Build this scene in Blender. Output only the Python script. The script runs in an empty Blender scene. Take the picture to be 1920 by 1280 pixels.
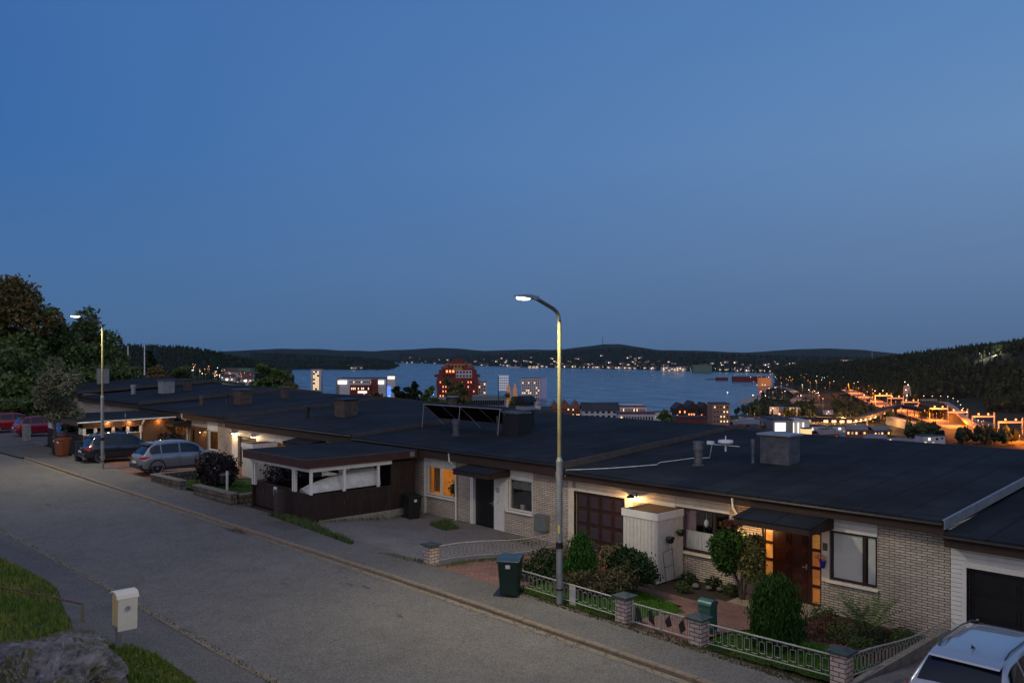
import bpy, bmesh, math, random
from math import sin, cos, pi, radians, sqrt, atan2, hypot
from mathutils import Vector, Matrix, noise as mnoise

scene = bpy.context.scene
random.seed(7)

# ---------------------------------------------------------------- camera
F = 1610.0; HY = 665.0; W0, H0 = 1920.0, 1280.0; CZ = 6.5
YAW = radians(46.65)
fw = (-sin(YAW), cos(YAW)); rt = (cos(YAW), sin(YAW))
cam_d = bpy.data.cameras.new("camera"); cam = bpy.data.objects.new("camera", cam_d)
scene.collection.objects.link(cam)
cam_d.sensor_width = 36.0; cam_d.lens = 36.0 * F / W0
cam_d.shift_y = (HY - H0 / 2) / W0
cam_d.clip_start = 0.1; cam_d.clip_end = 40000
cam.location = (0, 0, CZ); cam.rotation_euler = (radians(90), 0, YAW)
scene.camera = cam

# ---------------------------------------------------------------- sky (dusk)
world = bpy.data.worlds.new("World"); scene.world = world; world.use_nodes = True
wn = world.node_tree.nodes; wl = world.node_tree.links
wbg = wn["Background"]
GLOW = (0.60, 0.49, 0.40)
sky = wn.new("ShaderNodeTexSky"); sky.sky_type = 'NISHITA'; sky.sun_disc = False
SUN_AZ = radians(150); SUN_EL = radians(1.0)          # afterglow behind the camera, to the right
sky.sun_elevation = SUN_EL; sky.sun_rotation = SUN_AZ
sky.altitude = 60; sky.air_density = 1.0; sky.dust_density = 0.3; sky.ozone_density = 6.0
wtc = wn.new("ShaderNodeTexCoord"); wsep = wn.new("ShaderNodeSeparateXYZ"); wl.new(wtc.outputs["Generated"], wsep.inputs[0])
# clear twilight sky: two elevation gradients, deep blue over the lake to the left, paler towards the right
wra = wn.new('ShaderNodeValToRGB'); wl.new(wsep.outputs[2], wra.inputs[0])
wra.color_ramp.elements[0].position = 0; wra.color_ramp.elements[0].color = (0.0648,0.1441,0.2874,1)
wra.color_ramp.elements[1].position = 1; wra.color_ramp.elements[1].color = (0.0262,0.0887,0.2961,1)
e = wra.color_ramp.elements.new(0.028); e.color = (0.0666,0.1559,0.3185,1)
e = wra.color_ramp.elements.new(0.1); e.color = (0.0648,0.162,0.3613,1)
e = wra.color_ramp.elements.new(0.22); e.color = (0.0452,0.15,0.3916,1)
e = wra.color_ramp.elements.new(0.35); e.color = (0.0482,0.147,0.3916,1)
wrb = wn.new('ShaderNodeValToRGB'); wl.new(wsep.outputs[2], wrb.inputs[0])
wrb.color_ramp.elements[0].position = 0; wrb.color_ramp.elements[0].color = (0.0802,0.1441,0.2542,1)
wrb.color_ramp.elements[1].position = 1; wrb.color_ramp.elements[1].color = (0.0319,0.1022,0.3278,1)
e = wrb.color_ramp.elements.new(0.028); e.color = (0.0908,0.1651,0.305,1)
e = wrb.color_ramp.elements.new(0.1); e.color = (0.1195,0.2086,0.3763,1)
e = wrb.color_ramp.elements.new(0.22); e.color = (0.1384,0.2623,0.4793,1)
e = wrb.color_ramp.elements.new(0.35); e.color = (0.107,0.2423,0.491,1)
wdot = wn.new("ShaderNodeVectorMath"); wdot.operation = 'DOT_PRODUCT'; wdot.inputs[1].default_value = (rt[0], rt[1], 0)
wl.new(wtc.outputs["Generated"], wdot.inputs[0])
wmr = wn.new("ShaderNodeMapRange"); wmr.inputs[1].default_value = -0.5; wmr.inputs[2].default_value = 0.5; wl.new(wdot.outputs['Value'], wmr.inputs[0])
wlr = wn.new("ShaderNodeMix"); wlr.data_type = 'RGBA'; wl.new(wmr.outputs[0], wlr.inputs[0]); wl.new(wra.outputs[0], wlr.inputs[6]); wl.new(wrb.outputs[0], wlr.inputs[7])
# afterglow of the set sun, behind the camera
wgd = wn.new("ShaderNodeVectorMath"); wgd.operation = 'DOT_PRODUCT'; wgd.inputs[1].default_value = (0.52, -0.82, 0.22); wl.new(wtc.outputs["Generated"], wgd.inputs[0])
wgr = wn.new("ShaderNodeMapRange"); wgr.interpolation_type = 'SMOOTHSTEP'; wgr.inputs[1].default_value = -0.1; wgr.inputs[2].default_value = 1.0; wl.new(wgd.outputs['Value'], wgr.inputs[0])
wgl = wn.new("ShaderNodeVectorMath"); wgl.operation = 'SCALE'; wgl.inputs[0].default_value = GLOW; wl.new(wgr.outputs[0], wgl.inputs[3])
wad = wn.new("ShaderNodeVectorMath"); wad.operation = 'ADD'; wl.new(wlr.outputs[2], wad.inputs[0]); wl.new(wgl.outputs[0], wad.inputs[1])
wmix = wn.new("ShaderNodeMix"); wmix.data_type = 'RGBA'; wmix.inputs[0].default_value = 0.95
wsc = wn.new("ShaderNodeVectorMath"); wsc.operation = 'SCALE'; wsc.inputs[3].default_value = 0.25; wl.new(sky.outputs[0], wsc.inputs[0]); wl.new(wsc.outputs[0], wmix.inputs[6])
wl.new(wad.outputs[0], wmix.inputs[7]); wl.new(wmix.outputs[2], wbg.inputs[0])
wbg.inputs[1].default_value = 1.0

sun_d = bpy.data.lights.new("sun", 'SUN'); sun = bpy.data.objects.new("sun", sun_d); scene.collection.objects.link(sun)
sun_d.energy = 0.10; sun_d.angle = radians(60); sun_d.color = (1.0, 0.82, 0.70)
sun.rotation_euler = (radians(62), 0, radians(10)); sun.location = (0, -20, 40)

scene.view_settings.view_transform = 'Standard'; scene.view_settings.look = 'None'
scene.view_settings.exposure = 0.0; scene.view_settings.gamma = 1.0
scene.view_settings.use_curve_mapping = False
scene.cycles.max_bounces = 6; scene.cycles.diffuse_bounces = 3; scene.cycles.glossy_bounces = 3
scene.cycles.transmission_bounces = 4; scene.cycles.transparent_max_bounces = 10
scene.cycles.sample_clamp_indirect = 4.0; scene.cycles.sample_clamp_direct = 0
scene.cycles.use_light_tree = True; scene.cycles.caustics_reflective = False; scene.cycles.caustics_refractive = False

# ---------------------------------------------------------------- surveying helpers (where a sight line meets a plane)
def ray(px, py):
    l = (px - 960) / F
    return (fw[0] + l * rt[0], fw[1] + l * rt[1], -(py - HY) / F)
def onY(px, py, Y):
    d = ray(px, py); t = Y / d[1]; return (d[0]*t, Y, CZ + d[2]*t)
def onX(px, py, X):
    d = ray(px, py); t = X / d[0]; return (X, d[1]*t, CZ + d[2]*t)
def at(px, D):
    l = (px - 960) / F; return ((fw[0] + l*rt[0]) * D, (fw[1] + l*rt[1]) * D)
def pd(X, Y):
    D = X*fw[0] + Y*fw[1]; l = X*rt[0] + Y*rt[1]
    return (960 + F*l/D if D > .01 else (3000 if l > 0 else -3000)), D
def zat(py, D): return CZ - (py - HY) * D / F

def smooth(t): t = max(0., min(1., t)); return t*t*(3-2*t)
def interp(x, pts):
    if x <= pts[0][0]: return pts[0][1]
    for (a, b), (c, d) in zip(pts, pts[1:]):
        if x <= c: return b + (d-b)*(x-a)/(c-a)
    return pts[-1][1]

def gz(X, Y):                       # height of the street and the yards
    z = -.0167 * (max(-95., min(5., X)) + 14.9)
    z -= .27 * smooth((Y - 16.7) / 3.6)
    if Y < 7.2 : z += .10 * (7.2 - Y)
    if Y > 42: z -= (Y - 42) * .25
    return z

# ---------------------------------------------------------------- mesh builder
class MB:
    def __init__(s): s.v = []; s.f = []
    def add(s, vs, fs):
        o = len(s.v); s.v += [tuple(v) for v in vs]; s.f += [tuple(i+o for i in f) for f in fs]; return s
    def box(s, x0, y0, z0, x1, y1, z1):
        if x0 > x1: x0, x1 = x1, x0
        if y0 > y1: y0, y1 = y1, y0
        if z0 > z1: z0, z1 = z1, z0
        return s.add([(x0,y0,z0),(x1,y0,z0),(x1,y1,z0),(x0,y1,z0),(x0,y0,z1),(x1,y0,z1),(x1,y1,z1),(x0,y1,z1)],
              [(0,3,2,1),(4,5,6,7),(0,1,5,4),(1,2,6,5),(2,3,7,6),(3,0,4,7)])
    def quad(s, *p): return s.add(p, [tuple(range(len(p)))])
    def prism(s, poly, z0, z1):
        n = len(poly)
        return s.add([(x,y,z0) for x,y in poly] + [(x,y,z1) for x,y in poly],
              [tuple(range(n-1,-1,-1)), tuple(range(n,2*n))] + [(i,(i+1)%n,n+(i+1)%n,n+i) for i in range(n)])
    def profX(s, poly, x0, x1):      # poly in (y,z), swept along x
        n = len(poly)
        return s.add([(x0,y,z) for y,z in poly] + [(x1,y,z) for y,z in poly],
              [tuple(range(n)), tuple(range(2*n-1,n-1,-1))] + [(i,n+i,n+(i+1)%n,(i+1)%n) for i in range(n)])
    def profY(s, poly, y0, y1):      # poly in (x,z), swept along y
        n = len(poly)
        return s.add([(x,y0,z) for x,z in poly] + [(x,y1,z) for x,z in poly],
              [tuple(range(n)), tuple(range(2*n-1,n-1,-1))] + [(i,n+i,n+(i+1)%n,(i+1)%n) for i in range(n)])
    def tube(s, path, r, n=8, cap=True):
        path = [Vector(p) for p in path]; k = len(path)
        rs = r if isinstance(r, (list, tuple)) else [r]*k
        vs = []; up0 = None
        for i, p in enumerate(path):
            t = (path[min(i+1,k-1)] - path[max(i-1,0)])
            if t.length < 1e-9: t = Vector((0,0,1))
            t.normalize()
            ref = Vector((0,0,1)) if abs(t.z) < .95 else Vector((1,0,0))
            a = t.cross(ref).normalized(); b = t.cross(a)
            for j in range(n):
                th = 2*pi*j/n; vs.append(p + (a*cos(th) + b*sin(th))*rs[i])
        fs = [(i*n+j, i*n+(j+1)%n, (i+1)*n+(j+1)%n, (i+1)*n+j) for i in range(k-1) for j in range(n)]
        if cap: fs += [tuple(range(n-1,-1,-1)), tuple((k-1)*n+j for j in range(n))]
        return s.add(vs, fs)
    def lathe(s, prof, c=(0,0,0), n=16):
        vs = [(c[0]+r*cos(2*pi*j/n), c[1]+r*sin(2*pi*j/n), c[2]+z) for r, z in prof for j in range(n)]
        k = len(prof)
        fs = [(i*n+j, i*n+(j+1)%n, (i+1)*n+(j+1)%n, (i+1)*n+j) for i in range(k-1) for j in range(n)]
        fs += [tuple(range(n-1,-1,-1)), tuple((k-1)*n+j for j in range(n))]
        return s.add(vs, fs)
    def ball(s, c, r, n=8, m=5):
        rx, ry, rz = r if isinstance(r, (list, tuple)) else (r, r, r)
        prof = [(sin(pi*i/m), -cos(pi*i/m)) for i in range(m+1)]
        vs = [(c[0]+rx*max(a,.001)*cos(2*pi*j/n), c[1]+ry*max(a,.001)*sin(2*pi*j/n), c[2]+rz*b) for a, b in prof for j in range(n)]
        fs = [(i*n+j, i*n+(j+1)%n, (i+1)*n+(j+1)%n, (i+1)*n+j) for i in range(m) for j in range(n)]
        return s.add(vs, fs)
    def move(s, dx=0, dy=0, dz=0, rz=0, k=0):
        c, q = cos(rz), sin(rz)
        s.v[k:] = [(x*c - y*q + dx, x*q + y*c + dy, z + dz) for x, y, z in s.v[k:]]; return s

def obj(name, mb, mat, parent=None, bevel=0, smo=None, label=None, loc=None):
    me = bpy.data.meshes.new(name); me.from_pydata(mb.v, [], mb.f); me.update()
    if isinstance(mat, (list, tuple)):
        for m in mat: me.materials.append(m)
    elif mat: me.materials.append(mat)
    if smo is not None:
        me.polygons.foreach_set('use_smooth', [True]*len(me.polygons)); me.set_sharp_from_angle(angle=radians(smo))
    o = bpy.data.objects.new(name, me); scene.collection.objects.link(o)
    if parent: o.parent = parent
    if loc: o.location = loc
    if bevel:
        b = o.modifiers.new('bevel', 'BEVEL'); b.width = bevel; b.segments = 2; b.limit_method = 'ANGLE'; b.angle_limit = radians(50)
    if label: o['label'] = label
    return o
def tag(o, label=None, cat=None, group=None, kind=None):
    if label: o['label'] = label
    if cat: o['category'] = cat
    if group: o['group'] = group
    if kind: o['kind'] = kind
    return o
def thing(name, label, cat, loc=(0,0,0), rz=0, group=None):
    o = bpy.data.objects.new(name, None); scene.collection.objects.link(o)
    o.empty_display_size = .3; o.location = loc; o.rotation_euler = (0,0,rz)
    return tag(o, label, cat, group)
def dup(root, loc=None, rz=None, label=None, scale=None):
    def rec(o, par):
        c = o.copy(); scene.collection.objects.link(c); c.parent = par
        for ch in list(o.children): rec(ch, c)
        return c
    r = rec(root, None)
    if loc is not None: r.location = loc
    if rz is not None: r.rotation_euler = (0,0,rz)
    if scale is not None: r.scale = scale if isinstance(scale, tuple) else (scale,)*3
    if label: r['label'] = label
    return r
def lamp(kind, name, loc, watts, col, parent=None, size=.05, rot=None, spot=None):
    d = bpy.data.lights.new(name, kind); d.energy = watts; d.color = col
    if kind == 'POINT': d.shadow_soft_size = size
    if kind == 'SPOT': d.shadow_soft_size = size; d.spot_size = radians(spot or 120); d.spot_blend = .6
    o = bpy.data.objects.new(name, d); scene.collection.objects.link(o); o.location = loc
    if rot: o.rotation_euler = rot
    if parent: o.parent = parent
    return o
# evaluate a boolean difference and keep only the result
def cut(o, cutter):
    m = o.modifiers.new('b', 'BOOLEAN'); m.operation = 'DIFFERENCE'; m.object = cutter; m.solver = 'EXACT'
    dg = bpy.context.evaluated_depsgraph_get(); me = bpy.data.meshes.new_from_object(o.evaluated_get(dg))
    o.modifiers.clear(); o.data = me; bpy.data.objects.remove(cutter)

# ---------------------------------------------------------------- materials
MC = {}
def M(name, col, rough=.7, metal=0., var=.12, scale=6., bump=0., bscale=60., emit=None, es=0., spec=.4, col2=None, isl=0., coat=0., sx=(1,1,1)):
    if name in MC: return MC[name]
    m = bpy.data.materials.new(name); m.use_nodes = True; nt = m.node_tree; N = nt.nodes; L = nt.links
    b = N["Principled BSDF"]; b.inputs['Roughness'].default_value = rough; b.inputs['Metallic'].default_value = metal
    b.inputs['Specular IOR Level'].default_value = spec; b.inputs['Coat Weight'].default_value = coat
    tc = N.new("ShaderNodeTexCoord"); mp = N.new("ShaderNodeMapping"); mp.inputs['Scale'].default_value = sx
    L.new(tc.outputs['Object'], mp.inputs[0])
    n1 = N.new("ShaderNodeTexNoise"); n1.inputs['Scale'].default_value = scale; n1.inputs['Detail'].default_value = 5; n1.inputs['Roughness'].default_value = .65
    L.new(mp.outputs[0], n1.inputs[0])
    cr = N.new("ShaderNodeValToRGB"); L.new(n1.outputs[0], cr.inputs[0])
    c2 = col2 or tuple(c*(1+var*1.6) for c in col)
    c1 = tuple(c*(1-var*1.6) for c in col) if not col2 else col
    cr.color_ramp.elements[0].position = .3; cr.color_ramp.elements[1].position = .7
    cr.color_ramp.elements[0].color = (*c1, 1); cr.color_ramp.elements[1].color = (*c2, 1)
    last = cr.outputs[0]
    if isl:
        g = N.new("ShaderNodeNewGeometry"); hs = N.new("ShaderNodeHueSaturation"); mr = N.new("ShaderNodeMapRange")
        mr.inputs[3].default_value = 1-isl; mr.inputs[4].default_value = 1+isl; L.new(g.outputs['Random Per Island'], mr.inputs[0])
        L.new(mr.outputs[0], hs.inputs['Value']); L.new(last, hs.inputs['Color']); last = hs.outputs[0]
    L.new(last, b.inputs['Base Color'])
    if bump:
        n2 = N.new("ShaderNodeTexNoise"); n2.inputs['Scale'].default_value = bscale; n2.inputs['Detail'].default_value = 4
        L.new(mp.outputs[0], n2.inputs[0]); bp = N.new("ShaderNodeBump"); bp.inputs['Strength'].default_value = bump; bp.inputs['Distance'].default_value = .02
        L.new(n2.outputs[0], bp.inputs['Height']); L.new(bp.outputs[0], b.inputs['Normal'])
    if emit:
        b.inputs['Emission Color'].default_value = (*emit, 1); b.inputs['Emission Strength'].default_value = es
    MC[name] = m; return m
def far_emit(m):
    m.cycles.emission_sampling = 'NONE'; return m
def nodes(m): return m.node_tree.nodes, m.node_tree.links, m.node_tree.nodes["Principled BSDF"]
def brick_mat(name, c1, c2, mortar, bw=.266, rh=.067, ms=.011, off=.5, bump=.5, rough=.85, ground=False, var=.25):
    if name in MC: return MC[name]
    m = bpy.data.materials.new(name); m.use_nodes = True; N, L, b = nodes(m); b.inputs['Roughness'].default_value = rough; b.inputs['Specular IOR Level'].default_value = .25
    g = N.new("ShaderNodeNewGeometry"); sp = N.new("ShaderNodeSeparateXYZ"); L.new(g.outputs['Position'], sp.inputs[0])
    cb = N.new("ShaderNodeCombineXYZ")
    if ground: L.new(sp.outputs[0], cb.inputs[0]); L.new(sp.outputs[1], cb.inputs[1])
    else:
        ad = N.new("ShaderNodeMath"); ad.operation = 'ADD'; L.new(sp.outputs[0], ad.inputs[0]); L.new(sp.outputs[1], ad.inputs[1])
        L.new(ad.outputs[0], cb.inputs[0]); L.new(sp.outputs[2], cb.inputs[1])
    t = N.new("ShaderNodeTexBrick"); L.new(cb.outputs[0], t.inputs[0]); t.offset = off
    t.inputs['Scale'].default_value = 1; t.inputs['Mortar Size'].default_value = ms; t.inputs['Mortar Smooth'].default_value = .15
    t.inputs['Bias'].default_value = 0; t.inputs['Brick Width'].default_value = bw; t.inputs['Row Height'].default_value = rh
    t.inputs['Color1'].default_value = (*c1, 1); t.inputs['Color2'].default_value = (*c2, 1); t.inputs['Mortar'].default_value = (*mortar, 1)
    n = N.new("ShaderNodeTexNoise"); n.inputs['Scale'].default_value = .9; n.inputs['Detail'].default_value = 8; n.inputs['Roughness'].default_value = .7; L.new(g.outputs['Position'], n.inputs[0])
    mr = N.new("ShaderNodeMapRange"); mr.inputs[1].default_value = .3; mr.inputs[2].default_value = .7; mr.inputs[3].default_value = 1-var; mr.inputs[4].default_value = 1+var
    L.new(n.outputs[0], mr.inputs[0]); hs = N.new("ShaderNodeHueSaturation"); L.new(t.outputs[0], hs.inputs['Color']); L.new(mr.outputs[0], hs.inputs['Value'])
    L.new(hs.outputs[0], b.inputs['Base Color'])
    bp = N.new("ShaderNodeBump"); bp.invert = True; bp.inputs['Strength'].default_value = bump; bp.inputs['Distance'].default_value = .01; L.new(t.outputs[1], bp.inputs['Height']); L.new(bp.outputs[0], b.inputs['Normal'])
    MC[name] = m; return m
def glass_mat(name, tint=(.02,.025,.03), mixf=.75):
    if name in MC: return MC[name]
    m = bpy.data.materials.new(name); m.use_nodes = True; N, L, b = nodes(m)
    tr = N.new("ShaderNodeBsdfTransparent"); tr.inputs[0].default_value = (.97,.98,.97,1); gl = N.new("ShaderNodeBsdfGlossy"); gl.inputs['Roughness'].default_value = .03
    lw = N.new("ShaderNodeLayerWeight"); lw.inputs[0].default_value = .18
    mr = N.new("ShaderNodeMapRange"); mr.inputs[3].default_value = .07; mr.inputs[4].default_value = .85; L.new(lw.outputs['Facing'], mr.inputs[0])
    mx = N.new("ShaderNodeMixShader"); L.new(mr.outputs[0], mx.inputs[0]); L.new(tr.outputs[0], mx.inputs[1]); L.new(gl.outputs[0], mx.inputs[2])
    L.new(mx.outputs[0], N["Material Output"].inputs[0]); MC[name] = m; return m
# ---------------------------------------------------------------- terrain far away
SKY_FAR = [(-600,664),(380,661),(430,658),(520,654),(580,654),(640,657),(700,658),(760,655),(820,652),(870,654),(905,658),(960,656),(1000,655),(1050,656),(1100,649),(1130,645),(1165,645),(1200,651),(1240,657),(1300,657),(1400,661),(1440,658),(1500,654),(1560,653),(1620,656),(1700,665),(1722,669),(1740,663),(1755,660),(1790,664),(1920,668),(2600,668)]
SKY_MID = [(-600,672),(380,667),(430,666),(480,664),(560,667),(640,670),(700,674),(735,679),(750,680),(780,676),(860,669),(1000,662),(1045,660),(1100,657),(1165,654),(1240,662),(1340,665),(1440,669),(1560,672),(2600,676)]
SHORE_FAR = [(-600,3600),(545,3600),(560,3824),(738,3824),(752,7000),(860,5600),(900,5100),(1000,4460),(1160,3965),(1320,3346),(1480,3050),(2600,3000)]
SHORE_NEAR = [(-600,9000),(538,9000),(552,1500),(600,1200),(800,1080),(940,900),(1330,860),(1385,880),(1412,1000),(1428,1300),(1445,1800),(1460,2500),(1485,9000),(2600,9000)]
LEFT_CREST = [(-600,640),(0,640),(215,652),(300,654),(350,657),(400,664),(440,674),(480,684),(540,700),(600,760),(2600,760)]
R_BASE = [(1380,3000),(1450,2100),(1480,1800),(1560,1500),(1640,1250),(1700,1080),(1800,960),(1920,860),(2500,700)]
R_CREST_D = [(1380,3600),(1480,3000),(1560,2400),(1640,2050),(1700,1850),(1800,1650),(1920,1400),(2500,1200)]
R_CREST_Y = [(1380,720),(1440,700),(1480,692),(1560,687),(1640,681),(1700,673),(1760,667),(1800,662),(1840,659),(1880,656),(1920,650),(2500,620)]
def bump(D, d0, d1, z0, z1, tail):
    if D <= d1: return z0 + (z1-z0)*smooth((D-d0)/(d1-d0))
    return z1 - (z1-z0)*min(1, (D-d1)/tail)
LAKE = -60.
def T(px, D):
    px = max(-600, min(2600, px))
    z = interp(D, [(45,-2.5),(80,-6),(160,-17),(300,-34),(500,-47),(800,-52),(1100,-56),(5000,-57)])
    if px < 420:                                      # the street's plateau carries on to the left
        zl = interp(D, [(45,-1.5),(90,1.0),(150,-2),(300,-12),(600,-34),(1000,-46),(1500,-50)])
        k = smooth((420-px)/140); z = z*(1-k) + zl*k
    n = interp(px, SHORE_NEAR); f = interp(px, SHORE_FAR)
    if n < f:
        k = smooth((D-n)/60+.5) * (1-smooth((D-f)/60+.5)); z = z*(1-k) - 70*k
    if px < 620:
        z = max(z, bump(D, 1300, 2300, -75, zat(interp(px, LEFT_CREST), 2300), 900))
    m1 = f + 1500
    z = max(z, bump(D, f-20, f+900, -75, -34, 4000) if D < f+900 else -90)
    z = max(z, bump(D, f+400, m1, -75, zat(interp(px, SKY_MID), m1), 1500))
    z = max(z, bump(D, 6500, 9800, -75, zat(interp(px, SKY_FAR), 9800), 2500))
    if px > 1380:
        z = max(z, bump(D, interp(px, R_BASE), interp(px, R_CREST_D), -75, zat(interp(px, R_CREST_Y), interp(px, R_CREST_D)), 1500))
    return z
def TXY(X, Y):
    px, D = pd(X, Y); return T(px, D)
def build_terrain():
    xs = list(range(-520, 2560, 14)); Ds = [40*1.0305**i for i in range(198)]
    vs = []
    for D in Ds:
        for px in xs:
            X, Y = at(px, D); z = T(px, D)
            if D > 1500 and z > -54: z += mnoise.noise(Vector((X*.004, Y*.004, 0))) * min(7, D*.001)
            vs.append((X, Y, z))
    n = len(xs)
    fs = [(i*n+j, i*n+j+1, (i+1)*n+j+1, (i+1)*n+j) for i in range(len(Ds)-1) for j in range(n-1)]
    m = MB(); m.v = vs; m.f = fs
    mt = M('hill_ground', (.014,.024,.014), rough=.95, scale=.012, col2=(.032,.034,.018), spec=.1)
    return tag(obj('terrain', m, mt, smo=180), 'dark hills and valley floor round the lake', kind='structure')
build_terrain()
# lake
m = bpy.data.materials.new('lake_water'); m.use_nodes = True; N, L, b = nodes(m)
b.inputs['Base Color'].default_value = (.02,.05,.09,1); b.inputs['Roughness'].default_value = .14; b.inputs['IOR'].default_value = 1.33; b.inputs['Specular IOR Level'].default_value = .6
tc = N.new("ShaderNodeTexCoord"); mp = N.new("ShaderNodeMapping"); mp.inputs['Rotation'].default_value = (0,0,YAW); mp.inputs['Scale'].default_value = (.012,.05,.05); L.new(tc.outputs['Object'], mp.inputs[0])
n1 = N.new("ShaderNodeTexNoise"); n1.inputs['Scale'].default_value = 1; n1.inputs['Detail'].default_value = 8; L.new(mp.outputs[0], n1.inputs[0])
bp = N.new("ShaderNodeBump"); mrw = N.new('ShaderNodeMapRange'); mrw.inputs[1].default_value=.35; mrw.inputs[2].default_value=.65; mrw.inputs[3].default_value=.10; mrw.inputs[4].default_value=.32; L.new(n1.outputs[0], mrw.inputs[0]); L.new(mrw.outputs[0], b.inputs['Roughness'])
lk = MB(); lp = list(range(-200, 2140, 60)); lD = [700*1.06**i for i in range(45)]
lk.v = [(*at(px, D), LAKE) for D in lD for px in lp]; nl = len(lp)
lk.f = [(i*nl+j, i*nl+j+1, (i+1)*nl+j+1, (i+1)*nl+j) for i in range(len(lD)-1) for j in range(nl-1)]
tag(obj('water', lk, m), 'calm blue lake', kind='structure')

# ---------------------------------------------------------------- street ground
def patch(name, poly, off, mat, step=.5, kind='structure', label=None, hf=None, rag=0):
    hf = hf or gz
    if rag:
        P = []
        for i, a in enumerate(poly):
            b_ = poly[(i+1) % len(poly)]; d = hypot(b_[0]-a[0], b_[1]-a[1]); k = max(1, int(d/.12))
            for j in range(k):
                t = j/k; nx, ny = -(b_[1]-a[1])/d, (b_[0]-a[0])/d; r_ = random.uniform(-rag, rag)
                P.append((a[0]+(b_[0]-a[0])*t+nx*r_, a[1]+(b_[1]-a[1])*t+ny*r_))
        poly = P
    bm = bmesh.new(); bm.faces.new([bm.verts.new((x, y, 0)) for x, y in poly])
    x0, x1 = min(p[0] for p in poly), max(p[0] for p in poly); y0, y1 = min(p[1] for p in poly), max(p[1] for p in poly)
    for ax, a0, a1 in ((0, x0, x1), (1, y0, y1)):
        st = step if (a1-a0)/step < 90 else (a1-a0)/90
        k = int(a0/st)+1
        while k*st < a1:
            co = [0,0,0]; co[ax] = k*st; no = [0,0,0]; no[ax] = 1
            bmesh.ops.bisect_plane(bm, geom=bm.verts[:]+bm.edges[:]+bm.faces[:], plane_co=co, plane_no=no); k += 1
    for v in bm.verts: v.co.z = hf(v.co.x, v.co.y) + off
    bmesh.ops.recalc_face_normals(bm, faces=bm.faces[:])
    if sum(f.normal.z for f in bm.faces) < 0: bmesh.ops.reverse_faces(bm, faces=bm.faces[:])
    me = bpy.data.meshes.new(name); bm.to_mesh(me); bm.free(); me.materials.append(mat)
    me.polygons.foreach_set('use_smooth', [True]*len(me.polygons))
    o = bpy.data.objects.new(name, me); scene.collection.objects.link(o)
    return tag(o, label, kind=kind)

def asphalt(name, c, patchc, speck=.62, s2=.35):
    if name in MC: return MC[name]
    m = M(name, c, rough=.9, scale=s2, col2=patchc, bump=.35, bscale=70, spec=.25)
    N, L, b = nodes(m); src = b.inputs['Base Color'].links[0].from_socket
    g = N.new("ShaderNodeNewGeometry"); v = N.new("ShaderNodeTexVoronoi"); v.inputs['Scale'].default_value = 48; L.new(g.outputs['Position'], v.inputs[0])
    mr = N.new("ShaderNodeMapRange"); mr.inputs[3].default_value = 1-speck*.55; mr.inputs[4].default_value = 1+speck*.9
    sp = N.new("ShaderNodeSeparateColor"); L.new(v.outputs['Color'], sp.inputs[0]); L.new(sp.outputs[0], mr.inputs[0])
    hs = N.new("ShaderNodeHueSaturation"); L.new(src, hs.inputs['Color']); L.new(mr.outputs[0], hs.inputs['Value'])
    w = N.new("ShaderNodeTexNoise"); w.inputs['Scale'].default_value = 1.7; w.inputs['Detail'].default_value = 9; w.inputs['Roughness'].default_value = .75; L.new(g.outputs['Position'], w.inputs[0])
    m2 = N.new("ShaderNodeMapRange"); m2.inputs[1].default_value = .35; m2.inputs[2].default_value = .7; m2.inputs[3].default_value = .88; m2.inputs[4].default_value = 1.1; L.new(w.outputs[0], m2.inputs[0])
    h2 = N.new("ShaderNodeHueSaturation"); L.new(hs.outputs[0], h2.inputs['Color']); L.new(m2.outputs[0], h2.inputs['Value'])
    # hairline cracks and darker oily patches
    wv = N.new("ShaderNodeTexNoise"); wv.inputs['Scale'].default_value = 1.1; wv.inputs['Detail'].default_value = 6; L.new(g.outputs['Position'], wv.inputs[0])
    va = N.new("ShaderNodeVectorMath"); va.operation = 'MULTIPLY_ADD'; va.inputs[1].default_value = (1.6,1.6,0); L.new(wv.outputs['Color'], va.inputs[0]); L.new(g.outputs['Position'], va.inputs[2])
    vc = N.new("ShaderNodeTexVoronoi"); vc.feature = 'DISTANCE_TO_EDGE'; vc.inputs['Scale'].default_value = .26; L.new(va.outputs[0], vc.inputs[0])
    m3 = N.new("ShaderNodeMapRange"); m3.inputs[1].default_value = .0; m3.inputs[2].default_value = .010; m3.inputs[3].default_value = .84; m3.inputs[4].default_value = 1; L.new(vc.outputs['Distance'], m3.inputs[0])
    ob = N.new("ShaderNodeTexNoise"); ob.inputs['Scale'].default_value = .55; ob.inputs['Detail'].default_value = 4; L.new(g.outputs['Position'], ob.inputs[0])
    m4 = N.new("ShaderNodeMapRange"); m4.inputs[1].default_value = .60; m4.inputs[2].default_value = .72; m4.inputs[3].default_value = 1; m4.inputs[4].default_value = .88; L.new(ob.outputs[0], m4.inputs[0])
    mm = N.new("ShaderNodeMath"); mm.operation = 'MULTIPLY'; L.new(m3.outputs[0], mm.inputs[0]); L.new(m4.outputs[0], mm.inputs[1])
    h3 = N.new("ShaderNodeHueSaturation"); L.new(h2.outputs[0], h3.inputs['Color']); L.new(mm.outputs[0], h3.inputs['Value'])
    L.new(h3.outputs[0], b.inputs['Base Color']); return m
road_m = asphalt('asphalt_road', (.125,.113,.100), (.150,.138,.122))
pave_m = asphalt('asphalt_pavement', (.098,.090,.083), (.132,.122,.112))
drive_m = asphalt('asphalt_driveway', (.125,.112,.105), (.175,.158,.148), s2=.6)
dirt_m = M('garden_soil', (.016,.012,.009), rough=1, scale=9, col2=(.055,.038,.024), bump=.6, bscale=30)
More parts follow.
